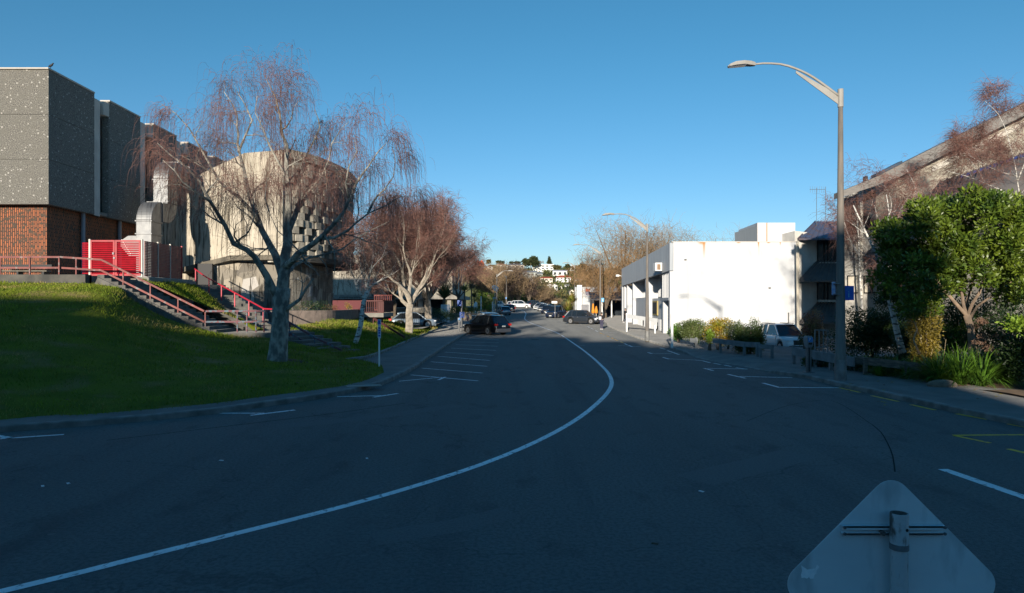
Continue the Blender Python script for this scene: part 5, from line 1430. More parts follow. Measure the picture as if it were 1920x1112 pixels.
# ================================================================== VEHICLES
tyrem = mat('tyre_rubber', (.02,.02,.02), rough=.9)
rimm = mat('alloy_rim', (.45,.45,.46), rough=.35, metal=.7)
trimm = mat('black_trim', (.02,.02,.022), rough=.6)
lampw = mat('headlamp_lens', (.70,.72,.74), rough=.1)
lampr = mat('tail_lamp_red', (.55,.02,.015), rough=.2)
platem = mat('number_plate', (.75,.74,.68), rough=.5)
cglass = mat('car_glass', (.012,.016,.020), rough=.04, spec=1.0)
def carpaint(name, c, metal=.2): return mat(name, c, rough=.28, metal=metal, coat=.6)
def make_car(name, label, cat, pos, heading, paint, L=4.6, W=1.85, H=1.68, kind='suv', wb_=None, wr=.36, rails=False, group=None, rim=None, detail=True, clad=False):
    """x forward. kind: suv, wagon, hatch, sedan, ute"""
    hd = math.atan2(heading[1], heading[0])
    t = thing(name, label, cat, tuple(pos), hd, group); wb_ = wb_ or L*.585
    hw = W/2; belt = H*.60; hood = H*.575; gc = .22
    prof = {'suv': dict(w0=.245, r0=.08, r1=-.335, b1=-.445, tail=H*.60),
            'wagon': dict(w0=.25, r0=.09, r1=-.36, b1=-.45, tail=H*.60),
            'hatch': dict(w0=.26, r0=.09, r1=-.28, b1=-.44, tail=H*.60),
            'sedan': dict(w0=.23, r0=.06, r1=-.20, b1=-.36, tail=H*.62),
            'ute': dict(w0=.22, r0=.08, r1=-.11, b1=-.15, tail=H*.56)}[kind]
    fx, rx = wb_/2+.02*L, -wb_/2+.02*L
    xs = np.unique(np.concatenate([np.linspace(-L/2, L/2, 40), fx+np.linspace(-wr*1.2, wr*1.2, 9), rx+np.linspace(-wr*1.2, wr*1.2, 9)]))
    rows = []
    for x in xs:
        n_ = x/(L/2); e = abs(n_)
        w_ = hw*(1-.20*max(0, (e-.72)/.28)**2.2); top = belt
        xw = prof['w0']*L
        if x > xw: top = hood - (hood-H*.44)*max(0, (x-xw)/(L/2-xw))**2.4*.55 
        elif x > xw-.25: top = hood+(belt-hood)*(xw-x)/.25
        if x < prof['b1']*L: top = prof['tail']-(.05 if kind != 'sedan' else .0)
        if e > .965: top -= (e-.965)/.035*H*.10
        b = gc + (.10 if e > .9 else 0)*(e-.9)/.1
        for cx_ in (fx, rx):
            dx = abs(x-cx_)
            if dx < wr*1.17: b = max(b, wr+math.sqrt(max(0,(wr*1.17)**2-dx*dx)))
        hgt = top-b
        sec = [(0,b),(w_*.90,b),(w_*.985,b+.10*hgt),(w_*1.0,b+.45*hgt),(w_*.985,b+.75*hgt),(w_*.93,top-.02),(w_*.86,top),(0,top+.03)]
        rows.append([(x,y,z) for y,z in sec]+[(x,-y,z) for y,z in sec[::-1]])
    mb = MB().grid(rows)
    n = len(rows[0]); mb.f.append(tuple(range(n))); mb.f.append(tuple(len(mb.v)-n+k for k in range(n))[::-1])
    body = obj('body', mb, paint, t, smooth=True)
    # glasshouse
    bt = belt-.03; x0, x1, x2, x3 = prof['w0']*L, prof['r0']*L, prof['r1']*L, prof['b1']*L
    if kind == 'ute': x3 = prof['b1']*L
    yb, yt = hw*.90, hw*.70; zr_ = H-.035
    mid = (x1+x2)/2
    st = [(x0+.05, bt, bt+.02), (x1, bt, zr_-.03), (mid, bt, zr_), (x2, bt, zr_-.05), (x3, bt, bt+.02)]
    rows = []
    for x, z0, z1 in st:
        f = (z1-z0)/(zr_-bt); y1 = yb+(yt-yb)*f
        rows.append([(x,yb,z0),(x,y1,z1),(x,0,z1+.03*f),(x,-y1,z1),(x,-yb,z0)])
    gl = obj('windows', MB().grid(rows), cglass, t)
    rf = []
    for x, z in ((x1+.06,zr_-.045),(x1-.1,zr_+.0),(mid,zr_+.035),(x2+.1,zr_-.01),(x2-.10,zr_-.07)):
        rf.append([(x,yt+.03,z-.03),(x,yt-.03,z+.01),(x,0,z+.035),(x,-yt+.03,z+.01),(x,-yt-.03,z-.03)])
    obj('roof', MB().grid(rf), paint, t, smooth=True)
    for s in (1,-1):
        mb = MB(); o = .012*s
        mb.beam((x0+.05,s*yb+o,bt),(x1,s*yt+o,zr_-.03),.06,.06); mb.beam((x3,s*yb+o,bt),(x2,s*yt+o,zr_-.05),.10,.09)
        mb.beam((mid+.1,s*yb+o,bt),(mid+.1,s*yt+o,zr_-.01),.05,.07)
        if kind in ('suv','wagon'): mb.beam((x2+.45,s*yb+o,bt),(x2+.42,s*yt+o,zr_-.02),.06,.12)
        mb.beam((x1,s*yt+o,zr_-.03),(mid,s*yt+o,zr_),.05,.05); mb.beam((mid,s*yt+o,zr_),(x2,s*yt+o,zr_-.05),.05,.05)
        obj('pillars', mb, paint, t)
        obj('mirror', MB().box((x0-.22, s*(hw+.09), belt+.06),(.12,.20,.14)), paint, t, bevel=.03)
        if detail:
            mb = MB()
            for xx in (x0-.22, mid+.1, x2+.45): mb.box((xx, s*(hw*.99), (gc+belt)/2+.06),(.012,.02,belt-gc-.22))
            obj('door_gaps', mb, trimm, body)
            for xx in (mid+.28, x2+.62): obj('door_handle', MB().box((xx, s*(hw*1.0), belt-.14),(.16,.03,.03)), trimm if not clad else rimm, body)
            if rails: obj('roof_rail', MB().beam((x1-.05,s*(yt-.02),zr_+.07),(x2+.1,s*(yt-.02),zr_+.05),.04,.04), rimm if not clad else trimm, t)
        obj('sill', MB().bb(rx+wr*1.2, fx-wr*1.2, s*hw*.97-.02, s*hw*.97+.02, gc-.03, gc+.10), trimm, t)
        for x in (fx, rx):
            wl_ = obj('wheel', MB().cyl((x, s*(hw-.22) if s > 0 else -(hw-.02), wr), wr, .20, 20, axis='Y'), tyrem, t)
            c_ = s*(hw-.015)
            rm = MB().cyl((x, c_-.012 if s > 0 else c_-.004, wr), wr*.62, .016, 14, axis='Y')
            obj('rim', rm, rim or rimm, wl_)
            sp = MB()
            for k in range(5):
                a = 6.283*k/5+.3; q = Vector((math.cos(a),0,math.sin(a)))*wr*.42; sp.box((x+q.x, c_+.014*s, wr+q.z),(.05,.008,.09),0)
            obj('hub', MB().cyl((x, c_+(.0 if s > 0 else -.02), wr), wr*.16, .02, 8, axis='Y'), trimm, wl_)
        # lamps
        obj('headlight', MB().box((L/2-.14, s*hw*.70, H*.45),(.22,.34,.13), -s*.35), lampw, t, bevel=.02)
        obj('tail_light', MB().box((-L/2+.10, s*hw*.80, H*.53),(.20,.30,.18 if kind != 'sedan' else .13), s*.25), lampr, t, bevel=.02)
    obj('grille', MB().bb(L/2-.05, L/2+.012, -hw*.48, hw*.48, H*.30, H*.46), trimm, t)
    fb = obj('front_bumper', MB().bb(L/2-.20, L/2+.03, -hw*.80, hw*.80, gc, H*.27), trimm if clad else paint, t, bevel=.04)
    rbm = obj('rear_bumper', MB().bb(-L/2-.05, -L/2+.2, -hw*.86, hw*.86, gc+.05, H*.34), trimm if clad else mat('bumper_grey', (.13,.13,.14), rough=.5), t, bevel=.04)
    obj('number_plate', MB().bb(L/2+.03, L/2+.045, -.18, .18, gc+.08, gc+.20), platem, fb)
    obj('number_plate', MB().bb(-L/2-.03, -L/2+.0, -.18, .18, H*.42, H*.42+.12), platem, t)
    if kind == 'ute':
        obj('tray', MB().bb(-L*.485, prof['b1']*L-.05, -hw*.80, hw*.80, belt-.02, belt+.005), trimm, t)
    return t
black = carpaint('black_car_paint', (.006,.006,.008)); whitec = carpaint('white_car_paint', (.62,.63,.64), 0); silver = carpaint('silver_car_paint', (.40,.41,.43), .5)
greyc = carpaint('slate_grey_car_paint', (.045,.055,.07), .4); navy = carpaint('navy_car_paint', (.015,.025,.06), .3); bluec = carpaint('pale_blue_car_paint', (.22,.28,.34), .3)
c = G(912,627.2); cs_ = make_car('parked_car','black sport utility car with red tail lights nosed into the angled bay at left','car', c, (-.66,.76), black, 4.75,1.9,1.74,'suv',rails=True, wr=.38)
cs_['label'] = 'black sport utility car with red tail lights nosed into the left angled bay'
c = Vector((P(911,0,65).x,65,gz(65))); make_car('parked_car','pale blue van like car whose roof shows just over the black one','car', c, (-.35,.93), bluec, 4.6,1.85,1.84,'suv')
gP = 'cars parked along the street'
c = G(944,590.5); make_car('parked_car','silver hatchback parked at the left kerb seen from behind','car', c, (-.25,.97), silver, 4.3,1.78,1.48,'hatch',group=gP)
c = G(953,585.0); make_car('parked_car','dark car just beyond the silver hatchback at the left kerb','car', c, (-.3,.95), black, 4.4,1.8,1.5,'hatch',group=gP)
c = G(936,577.5); c.y = 165; c.x = P(937,0,165).x; c.z = gz(165); make_car('parked_car','white utility truck, leftmost of the white vehicles at the street end','truck', c, (1,.02), whitec, 5.2,1.85,1.7,'ute',group=gP)
c = Vector((P(957,0,168).x,168,gz(168))); make_car('parked_car','second white utility truck half hidden by the white wagon','truck', c, (1,.0), whitec, 5.0,1.85,1.62,'ute',group=gP)
c = Vector((P(976,0,163).x,163,gz(163))); make_car('parked_car','large white four wheel drive wagon at the end of the street','car', c, (1,-.12), whitec, 4.9,1.9,1.88,'wagon',group=gP, rim=whitep)
c = Vector((P(1003,0,167).x,167,gz(167))); make_car('parked_car','slate blue grey van with dark windows right of the white wagon','car', c, (.75,.65), greyc, 4.8,1.85,1.85,'wagon',group=gP)
c = Vector((P(1013,0,150).x,150,gz(150))); make_car('parked_car','small white hatchback parked beyond the silver one','car', c, (-.45,-.89), whitec, 4.2,1.75,1.5,'hatch',group=gP)
c = Vector((P(1020,0,138).x,138,gz(138))); make_car('parked_car','silver grey car between the white hatchback and the navy car','car', c, (-.4,-.9), silver, 4.3,1.75,1.5,'hatch',group=gP)
c = Vector((P(1028,0,122).x,122,gz(122))); make_car('parked_car','navy hatchback parked behind the dark people carrier','car', c, (-.3,-.95), navy, 4.3,1.78,1.55,'hatch',group=gP)
c = Vector((P(1043,0,102).x,102,gz(102))); make_car('parked_car','dark navy people carrier parked at the right beside the palm shrub','car', c, (-.42,-.9), navy, 4.8,1.9,1.78,'wagon',group=gP, rails=True)
c = G(1093,607.6); make_car('parked_car','slate grey crossover parked across a right hand bay, nose toward the pavement','car', c, (.86,-.50), greyc, 4.5,1.86,1.64,'suv',group=gP, wr=.37, clad=True, rails=True)
c = Vector((P(773,0,66).x,66,.14)); make_car('parked_car','pale car in the shade behind the twisted birch trunk','car', c, (1,.25), bluec, 4.4,1.78,1.52,'hatch')
c = Vector((P(1466,0,45.0).x,45.0,-.62)); make_car('parked_car','white sport utility car with roof racks behind the grey timber fence','car', c, (.10,-1.0), whitec, 4.7,1.85,1.80,'suv',rails=True, clad=True)

# ================================================================== STREET LAMPS
polem = mat('weathered_pole', (.20,.17,.14), (.13,.12,.11), scale=3, rough=.8, stretch=(4,4,.5), bump=.3)
armm = mat('pale_arm_paint', (.30,.285,.26), (.25,.235,.21), scale=3, rough=.55)
def street_lamp(label, base, H, arm, adir, r0=.155, r1=.07, group='street lamps', rise=.08):
    t = thing('street_lamp', label, 'street lamp', tuple(base), math.atan2(adir[1], adir[0]), group)
    H2 = H-.55
    po = obj('pole', MB().tube([(0,0,-.1),(0,0,.75),(0,0,.76),(0,0,H2*.5),(0,0,H2)], [r0,r0*.97,r0*.90,(r0+r1)/2*.92,r1], 14), polem, t, smooth=True)
    obj('base_sleeve', MB().cyl((0,0,-.05), r0*1.06, .7, 14, r0*1.02), mat('sleeve_metal', (.22,.22,.21), (.12,.12,.12), scale=4, rough=.7), t)
    obj('cap_collar', MB().cyl((0,0,H2), r1*1.25, .56, 12), armm, t)
    a = Vector((.05,0,H-.20)); L_ = arm
    pts = [a, Vector((L_*.28,0,H+L_*.125)), Vector((L_*.46,0,H+L_*.215)), Vector((L_*.62,0,H+L_*.262)), Vector((L_*.80,0,H+L_*.27)), Vector((L_*.90,0,H+L_*.26))]
    pts = interp_line(pts, .2)
    obj('arm', MB().tube(pts, [.045-.015*i/len(pts) for i in range(len(pts))], 8), armm, t, smooth=True)
    k = Vector((L_*.46,0,H+L_*.195)); 
    obj('gusset', MB().add([(.05,-.012,H-.48),(.05,-.012,H-.18),(k.x,-.012,k.z),(k.x-.0,-.012,k.z-.08),(.05,.012,H-.48),(.05,.012,H-.18),(k.x,.012,k.z),(k.x,.012,k.z-.08)],[(0,1,2,3),(7,6,5,4),(0,4,5,1),(1,5,6,2),(2,6,7,3),(3,7,4,0)]), armm, t)
    hd = Vector((L_*.88,0,H+L_*.262)); sc_ = L_*.30/2
    rows = []
    for x, wd, z0, z1 in ((0,.05,-.05,.05),(.12,.09,-.05,.08),(.35,.13,-.03,.09),(.62,.14,-.06,.06),(.80,.10,-.085,-.01),(.86,.04,-.09,-.06)):
        rows.append([(hd.x+x,-wd,hd.z+z0),(hd.x+x,wd,hd.z+z0),(hd.x+x,wd*.8,hd.z+z1),(hd.x+x,-wd*.8,hd.z+z1),(hd.x+x,-wd,hd.z+z0)])
    lh = obj('lamp_head', MB().grid(rows), armm, t)
    obj('lens', MB().add([(hd.x+.3,-.12,hd.z-.05),(hd.x+.83,-.08,hd.z-.105),(hd.x+.83,.08,hd.z-.105),(hd.x+.3,.12,hd.z-.05),(hd.x+.3,-.12,hd.z-.02),(hd.x+.83,-.08,hd.z-.07),(hd.x+.83,.08,hd.z-.07),(hd.x+.3,.12,hd.z-.02)],[(0,1,2,3),(7,6,5,4),(0,4,5,1),(1,5,6,2),(2,6,7,3),(3,7,4,0)]), mat('dark_lens', (.03,.035,.05), rough=.15), lh)
    return t
b = G(1576,713,.13); dL = b.y
Ht = P(0,168,dL).z-b.z
l1 = street_lamp('tall brown street lamp nearest the viewer, on the right pavement with a blue sign', b, Ht, (1560-1378)/F*dL, (-1,.0), .17, .07)
l1.rotation_euler = (0, -(1576-1561)/545, math.atan2(0,-1)) if False else l1.rotation_euler
b2_ = G(1213.5,638,.13); street_lamp('street lamp standing before the white building with its shadow on the facade', b2_, P(0,420,b2_.y).z-b2_.z, 70/F*b2_.y, (-1,.0), .15,.06)
d3 = 91.0; b3_ = Vector((P(1125.5,0,d3).x,d3,gz(d3)+.1)); street_lamp('third lamp on the right, in front of the plane tree', b3_, P(0,470,d3).z-b3_.z, 44/F*d3, (-1,.0), .15,.06)
d4 = 122.0; b4_ = Vector((P(1077.5,0,d4).x,d4,gz(d4)+.1)); street_lamp('fourth and farthest lamp on the right, against the sky above the hill', b4_, P(0,497,d4).z-b4_.z, 16/F*d4, (-1,.0), .17,.075)
d5 = 112.0; b5_ = Vector((P(931.5,0,d5).x,d5,gz(d5)+.1)); street_lamp('nearer of the two left kerb lamps, with its arm toward the road', b5_, P(0,514,d5).z-b5_.z, 24/F*d5, (1,.0), .17,.075)
d6 = 172.0; b6_ = Vector((P(949.5,0,d6).x,d6,gz(d6))); street_lamp('farther lamp by the parked white trucks with its arm toward the left', b6_, P(0,518,d6).z-b6_.z, 9/F*d6, (-1,.0), .17,.075)
# decorative twin-ring lamp
t = thing('decorative_lamp','modern lamp with two white angled hoop heads on a thin pole','street lamp', (P(928,0,100).x,100,gz(100)+.1))
b = Vector(t.location); c = P(926,0,100).x-b.x; 
obj('pole', MB().tube([(0,0,0),(0,0,P(0,548,100).z-b.z)],.06,6), armm, t)
for k, (u0,u1,v0,v1) in enumerate(((923,931,536.5,545.5),(927.5,934,539,547.5))):
    p = [P(u0,v0+1,100)-b, P((u0+u1)/2,v0-.5,100)-b, P(u1,v0+1,100)-b, P((u0+u1)/2+.5,v1,100)-b, P(u0,v0+1,100)-b]
    obj('hoop', MB().tube(p,.11,6), mat('hoop_white', (.6,.62,.62), rough=.4), t)

# banner sign and small panel on the near lamp
blue = mat('sign_blue', (.002,.10,.50), rough=.35); blue2 = mat('sign_light_blue', (.05,.25,.62), rough=.4)
lx = b_x = G(1576,713,.13).x
def flat_text(txt, size, loc, m, parent, rot=(R(90),0,0), depth=.004):
    cu = bpy.data.curves.new('lettering','FONT'); cu.body = txt; cu.size = size; cu.align_x = 'CENTER'; cu.align_y = 'CENTER'; cu.extrude = depth
    tmp = bpy.data.objects.new('lettering', cu); COL.objects.link(tmp)
    dg = bpy.context.evaluated_depsgraph_get(); me = bpy.data.meshes.new_from_object(tmp.evaluated_get(dg))
    bpy.data.objects.remove(tmp); me.materials.clear(); me.materials.append(m)
    o = bpy.data.objects.new('lettering', me); link(o, parent); o.location = loc; o.rotation_euler = rot; return o
t = thing('banner_sign','deep blue rectangular sign bracketed to the right of the near lamp pole','sign', tuple(P(1591,549.5,dL)))
w_, h_ = 20/F*dL, 27/F*dL
bd = obj('board', MB().bb(-w_/2,w_/2,-.01,.01,-h_/2,h_/2), blue, t)
for z in (h_/2-.01,-h_/2+.01): obj('bracket', MB().bb(-w_/2-.22,w_/2*.2,.012,.04,z-.015,z+.015), trimm, t)
cyan = mat('sign_cyan', (.03,.25,.50), rough=.5)
flat_text('i', .30, (.0,-.014,-.05), mat('sign_pale_cyan', (.12,.42,.58), rough=.5), bd)
obj('text_line', MB().bb(-.05,.05,-.016,-.011,h_*.32,h_*.36), cyan, bd); obj('text_line', MB().bb(-.09,.09,-.016,-.011,h_*.19,h_*.23), cyan, bd)
t = thing('street_sign','pale printed panel on the left side of the near lamp pole','sign', tuple(P(1563,541,dL)))
obj('board', MB().box((0,0,0),(.13,.02,.42),.2), mat('printed_blue_white', (.45,.50,.62), (.15,.25,.50), scale=7, rough=.4), t, bevel=.008)
obj('strap', MB().bb(.0,.14,.0,.03,-.12,-.09), galv, t)
for z in (533,540.5,552.5,560): pass
t = thing('pole_straps','metal strap clamps holding the signs around the near lamp pole','strap', tuple(P(1569,545,dL)))
for v in (533,552.5): obj('strap', MB().cyl((0,0,P(0,v,dL).z-P(0,545,dL).z), .135, .03, 14), galv, t)
t.location.x += .02
# parking meters
def meter(label, base, H, sc=1.0, yaw=0, group='parking meters'):
    t = thing('parking_meter', label, 'parking meter', tuple(base), yaw, group); t.scale = (sc,)*3; g_ = mat('meter_grey', (.30,.32,.34), (.25,.27,.28), scale=3, rough=.45, metal=.3)
    obj('base_plate', MB().bb(-.17,.17,-.15,.15,0,.03), galv, t)
    for s in (-1,1): obj('post', MB().bb(s*.065-.035,s*.065+.035,-.05,.05,.03,.98), galv, t, bevel=.01)
    obj('spine', MB().bb(-.03,.03,-.03,.03,.03,.98), trimm, t)
    hd = MB(); rows = []
    for z, w_, y0, y1 in ((.95,.10,-.07,.07),(1.05,.135,-.10,.09),(1.20,.15,-.11,.11),(1.33,.15,-.08,.11),(1.38,.12,-.03,.09)):
        rows.append([(-w_,y0,z),(w_,y0,z),(w_,y1,z),(-w_,y1,z),(-w_,y0,z)])
    h = obj('head', hd.grid(rows), g_, t); obj('lid', MB().bb(-.12,.12,-.03,.09,1.375,1.39), g_, h)
    obj('screen', MB().box((0,-.105,1.245),(.20,.02,.17)), blue2, h); flat_text('P', .16, (-.04,-.122,1.26), whitep, h)
    obj('coin_panel', MB().box((0,-.10,1.10),(.16,.02,.07)), trimm, h)
    return t
b = G(1516,698,.13); meter('grey parking meter with a blue screen left of the near lamp pole', b, 0, (698-630)/F*b.y/1.39, .3)
b = G(861,621.5,.13); meter('parking meter at the left kerb in front of the black car', b, 0, (621-595)/F*b.y/1.39, .2)
# blue parking signs and posts at the left kerb
t = thing('parking_sign','blue parking symbol sign on a grey post beside the black car bonnet','sign', tuple(G(866.5,623,.13))); b = Vector(t.location)
obj('post', MB().tube([(0,0,0),(0,0,P(0,564,b.y).z-b.z)],.045,8), galv, t)
bd = obj('board', MB().bb(-.22,.22,-.06,-.045,P(0,596,b.y).z-b.z,P(0,585,b.y).z-b.z), blue, t)
flat_text('A', .36, (0,-.07,P(0,590.5,b.y).z-b.z), whitep, bd)
t = thing('information_sign','upper blue board with a white figure hung over the footpath at left','sign', tuple(P(861.5,568.5,66)))
bd = obj('board', MB().bb(-.20,.20,-.02,.0,-.27,.27), blue, t); flat_text('i', .3, (0,-.03,-.02), whitep, bd)
obj('post', MB().tube([(.18,.05,-2.3),(.18,.05,.3)],.04,6), galv, t)
t = thing('street_sign','white post sign with blue time limit panels on the near footpath','sign', tuple(G(711,691,.13))); b = Vector(t.location); s_ = b.y/F
obj('post', MB().tube([(0,0,-.1),(0,0,(691-600)*s_)],.032,8), whitep, t)
def pn(v0,v1,u0,u1,m,par,o=-.05,nm='panel'): return obj(nm, MB().bb((u0-711)*s_,(u1-711)*s_,o,o+.012,(691-v1)*s_,(691-v0)*s_), m, par)
wp = mat('sign_white', (.62,.66,.72), rough=.4); bs_ = mat('sign_mid_blue', (.03,.10,.45), rough=.4)
a = pn(599,610,708.5,715,wp,t); pn(600.5,608,709.3,713.8,bs_,a,-.058,'legend'); 
a = pn(613,634,708.8,714.6,wp,t); 
for v in (613.2,618,622.5,627.5): pn(v,v+3.4,709.8,713.6,bs_,a,-.058,'legend')
pn(610.5,612.8,709,714.5,wp,t)
gW = 'white marker posts at the left kerb'
for u, v0, v1, d, lb_ in ((902,556,590,96,'tall blue grey post left of the pale blue car roof'),(923.5,566,590,106,'white post directly left of the decorative lamp'),(927.5,569,590,104,'shorter cream post between white post and lamp pole'),(941.5,564,581,128,'thin white post beyond the silver hatchback')):
    b = Vector((P(u,0,d).x,d,gz(d)+.1)); t = thing('marker_post', lb_, 'post', tuple(b), group=gW); obj('post', MB().tube([(0,0,0),(0,0,P(0,v0,d).z-b.z)],.07,6), whitep, t)
t = thing('street_sign','small pale blue board across the tops of the kerb posts','sign', tuple(P(927.5,559,103))); obj('board', MB().bb(-.28,.28,-.02,.02,-.06,.09), mat('pale_sign_blue', (.20,.42,.66), rough=.4), t); obj('post', MB().tube([(-.2,0.04,-2.2),(-.2,0.04,0)],.04,6), cream, t)
t = thing('street_sign','small blue sign on the plane tree lamp pole','sign', tuple(P(1130,562.5,90.7))); obj('board', MB().bb(-.18,.18,-.01,.01,-.27,.27), mat('sky_sign_blue', (.10,.38,.68), rough=.4), t); obj('figure', MB().bb(-.04,.04,-.02,-.011,-.16,.10), whitep, t)
t = thing('street_sign','tiny blue sign on the far left lamp pole','sign', tuple(P(949,559,171.5))); obj('board', MB().bb(-.12,.12,-.01,.01,-.25,.25), blue2, t)
t = thing('street_sign','small white rectangular sign on a thin post among the parked cars','sign', tuple(P(1039.5,567,99))); obj('board', MB().bb(-.40,.40,-.02,.02,-.15,.17), whitep, t); obj('post', MB().tube([(.1,.04,-2.2),(.1,.04,0)],.035,6), galv, t)
# bins and bollards by the far left planter
for u, lb_ in ((877,'left of the grey litter bin'),(893.5,'right of the grey litter bin')):
    b = Vector((P(u,0,86).x,86,gz(86)+.13)); t = thing('bollard','short red and white banded bollard '+lb_,'bollard',tuple(b),group='red banded bollards')
    obj('post', MB().tube([(0,0,0),(0,0,.62)],.12,10), mat('bollard_red', (.50,.10,.09), (.62,.42,.38), scale=5, rough=.7), t); obj('cap', MB().ico((0,0,.66),.14,2), mat('bollard_pale', (.58,.45,.42), rough=.6), t)
t = thing('litter_bin','grey litter bin with white lid by the hedge planter','bin', (P(889,0,86).x,86,gz(86)+.13)); obj('body', MB().bb(-.26,.26,-.25,.25,0,.72), mat('bin_grey', (.10,.11,.11), rough=.6), t, bevel=.04); obj('lid', MB().bb(-.29,.29,-.28,.28,.72,.80), whitep, t)
t = thing('planter','long low tan planter wall with a clipped yellow green hedge by the civic building','planter', (P(875,0,90).x,90,gz(90)+.1))
x0, x1 = P(838,0,90).x-t.location.x, P(899,0,90).x-t.location.x
obj('wall', MB().bb(x0,x1,0,1.0,-.1,.95), mat('tan_stone', (.34,.28,.21), (.26,.21,.16), scale=4, rough=.9), t)
rgq = np.random.default_rng(9); V, Fc = leaves(rgq, [(x,.6,1.35) for x in np.linspace(x0+.5,x1-.3,9)], [(.5,.45,.42)]*9, 2500, .14, shell=.6, ar=.6); obj('hedge', MB().arr(V,Fc), leafmat('hedge_leaf', (.20,.20,.03), (.12,.13,.02)), t)
t = thing('monument','white stone slab sculpture standing behind the hedge','sculpture', tuple(P(891,578,97))); obj('slab', MB().add([(-.3,0,-.8),(.3,0,-.8),(.28,0,.75),(.05,0,.95),(-.22,0,.6),(-.3,.2,-.8),(.3,.2,-.8),(.28,.2,.75),(.05,.2,.95),(-.22,.2,.6)],[(0,1,2,3,4),(9,8,7,6,5),(0,5,6,1),(1,6,7,2),(2,7,8,3),(3,8,9,4),(4,9,5,0)]), whitep, t); obj('foot', MB().bb(-.4,.4,-.1,.3,-1.0,-.8), conc, t)

# ================================================================== warning sign back in the foreground
ds = 2.56
t = thing('warning_sign','bare metal back of a diamond road sign on a peeling post close by','sign', (P(1686,0,ds).x, ds, 0))
alum = mat('bare_aluminium', (.72,.78,.80), (.62,.69,.72), scale=1.5, rough=.5, metal=.15, stretch=(1,1,3), extra=lambda N,L,tc,o,bs: mixnode(N,L,noisefac(N,L,tc,9,.52,.70,6,(1,1,.35)),o,(.44,.50,.52)))
peel = mat('peeling_pole', (.50,.52,.52), rough=.7, bump=.3, bscale=60, extra=lambda N,L,tc,o,bs: mixnode(N,L,noisefac(N,L,tc,14,.50,.56,5,(1,1,.45)),(.47,.49,.50),(.10,.09,.085)))
zt_ = P(0,962,ds).z; pr_ = .0295
obj('post', MB().tube([(0,0,-.2),(0,0,zt_-.012)],pr_,24,cap=False), peel, t, smooth=True)
rows = [[(r_*math.cos(a), r_*math.sin(a), z) for a in np.linspace(0,2*math.pi,25)] for r_, z in ((pr_*1.08,zt_-.115),(pr_*1.08,zt_),(pr_*.93,zt_),(pr_*.93,zt_-.10),(0,zt_-.10))]
obj('sleeve', MB().grid(rows), peel, t, smooth=False)
obj('collar', MB().cyl((0,0,zt_-.135), pr_*1.12, .022, 24), mat('dark_collar', (.10,.11,.12), (.2,.21,.22), scale=30, rough=.6), t)
obj('bolt', MB().cyl((.012,-pr_*1.06,zt_-.055), .006, .004, 8, axis='Y'), darkm, t)
cz_ = P(0,1096,2.61).z; hdg = 193/F*2.61+.035; rc = .075
pts = []
for k in range(4):
    a0 = R(90*k); c = Vector((math.cos(a0), math.sin(a0)))*(hdg-rc*math.sqrt(2)+rc*.0)
    for j in range(9):
        a = a0-R(45)+R(90)*j/8; pts.append((c.x*1.0+rc*math.cos(a), c.y+rc*math.sin(a)))
yp = .052
n = len(pts); vs = [(x,yp,cz_+z) for x,z in pts]+[(x,yp+.003,cz_+z) for x,z in pts]
pl_ = obj('plate', MB().add(vs, [tuple(range(n)), tuple(range(n,2*n))[::-1]]+[(i,(i+1)%n,n+(i+1)%n,n+i) for i in range(n)]), alum, t)
rz0 = P(0,1000,ds).z; x0, x1 = P(1583,0,2.58).x-t.location.x, P(1777,0,2.58).x-t.location.x
mb = MB(); mb.bb(x0,x1,.030,.050,rz0+.010,rz0+.016); mb.bb(x0,x1,.030,.050,rz0-.016,rz0-.010); mb.bb(x0,x1,.047,.0515,rz0-.016,rz0+.016); mb.bb(x0,x1,.030,.034,rz0+.003,rz0+.016); mb.bb(x0,x1,.030,.034,rz0-.016,rz0-.007)
obj('mounting_rail', mb, alum, t)
obj('clamp_bolt', MB().cyl((-.047,.018,rz0-.008), .009, .022, 6, axis='Y').cyl((-.047,.010,rz0-.008),.004,.01,6,axis='Y'), mat('rusty_bolt', (.12,.10,.09), rough=.7), t)
stk = [(1502,1060),(1508,1064),(1514,1068),(1520,1067),(1529,1066),(1532,1059),(1536,1063),(1531,1070),(1531,1075),(1527,1078),(1526,1085),(1519,1085),(1517,1082),(1513,1085),(1508,1083),(1503,1084),(1502,1078),(1504,1070)]
vs = [(P(u,v,2.611).x-t.location.x, yp-.0012, P(u,v,2.611).z) for u,v in stk]
m_ = len(vs); obj('sticker_remnant', MB().add(vs+[(x,y+.001,z) for x,y,z in vs], [tuple(range(m_)), tuple(range(m_,2*m_))[::-1]]), mat('worn_sticker', (.95,.95,.95), (.80,.84,.86), scale=60, rough=.8), pl_)

for dx_ in (-.19,.19):
    for zz2 in (.012,-.012): obj('rivet', MB().cyl((dx_, .026, rz0+zz2), .006, .005, 8, axis='Y'), galv, t)
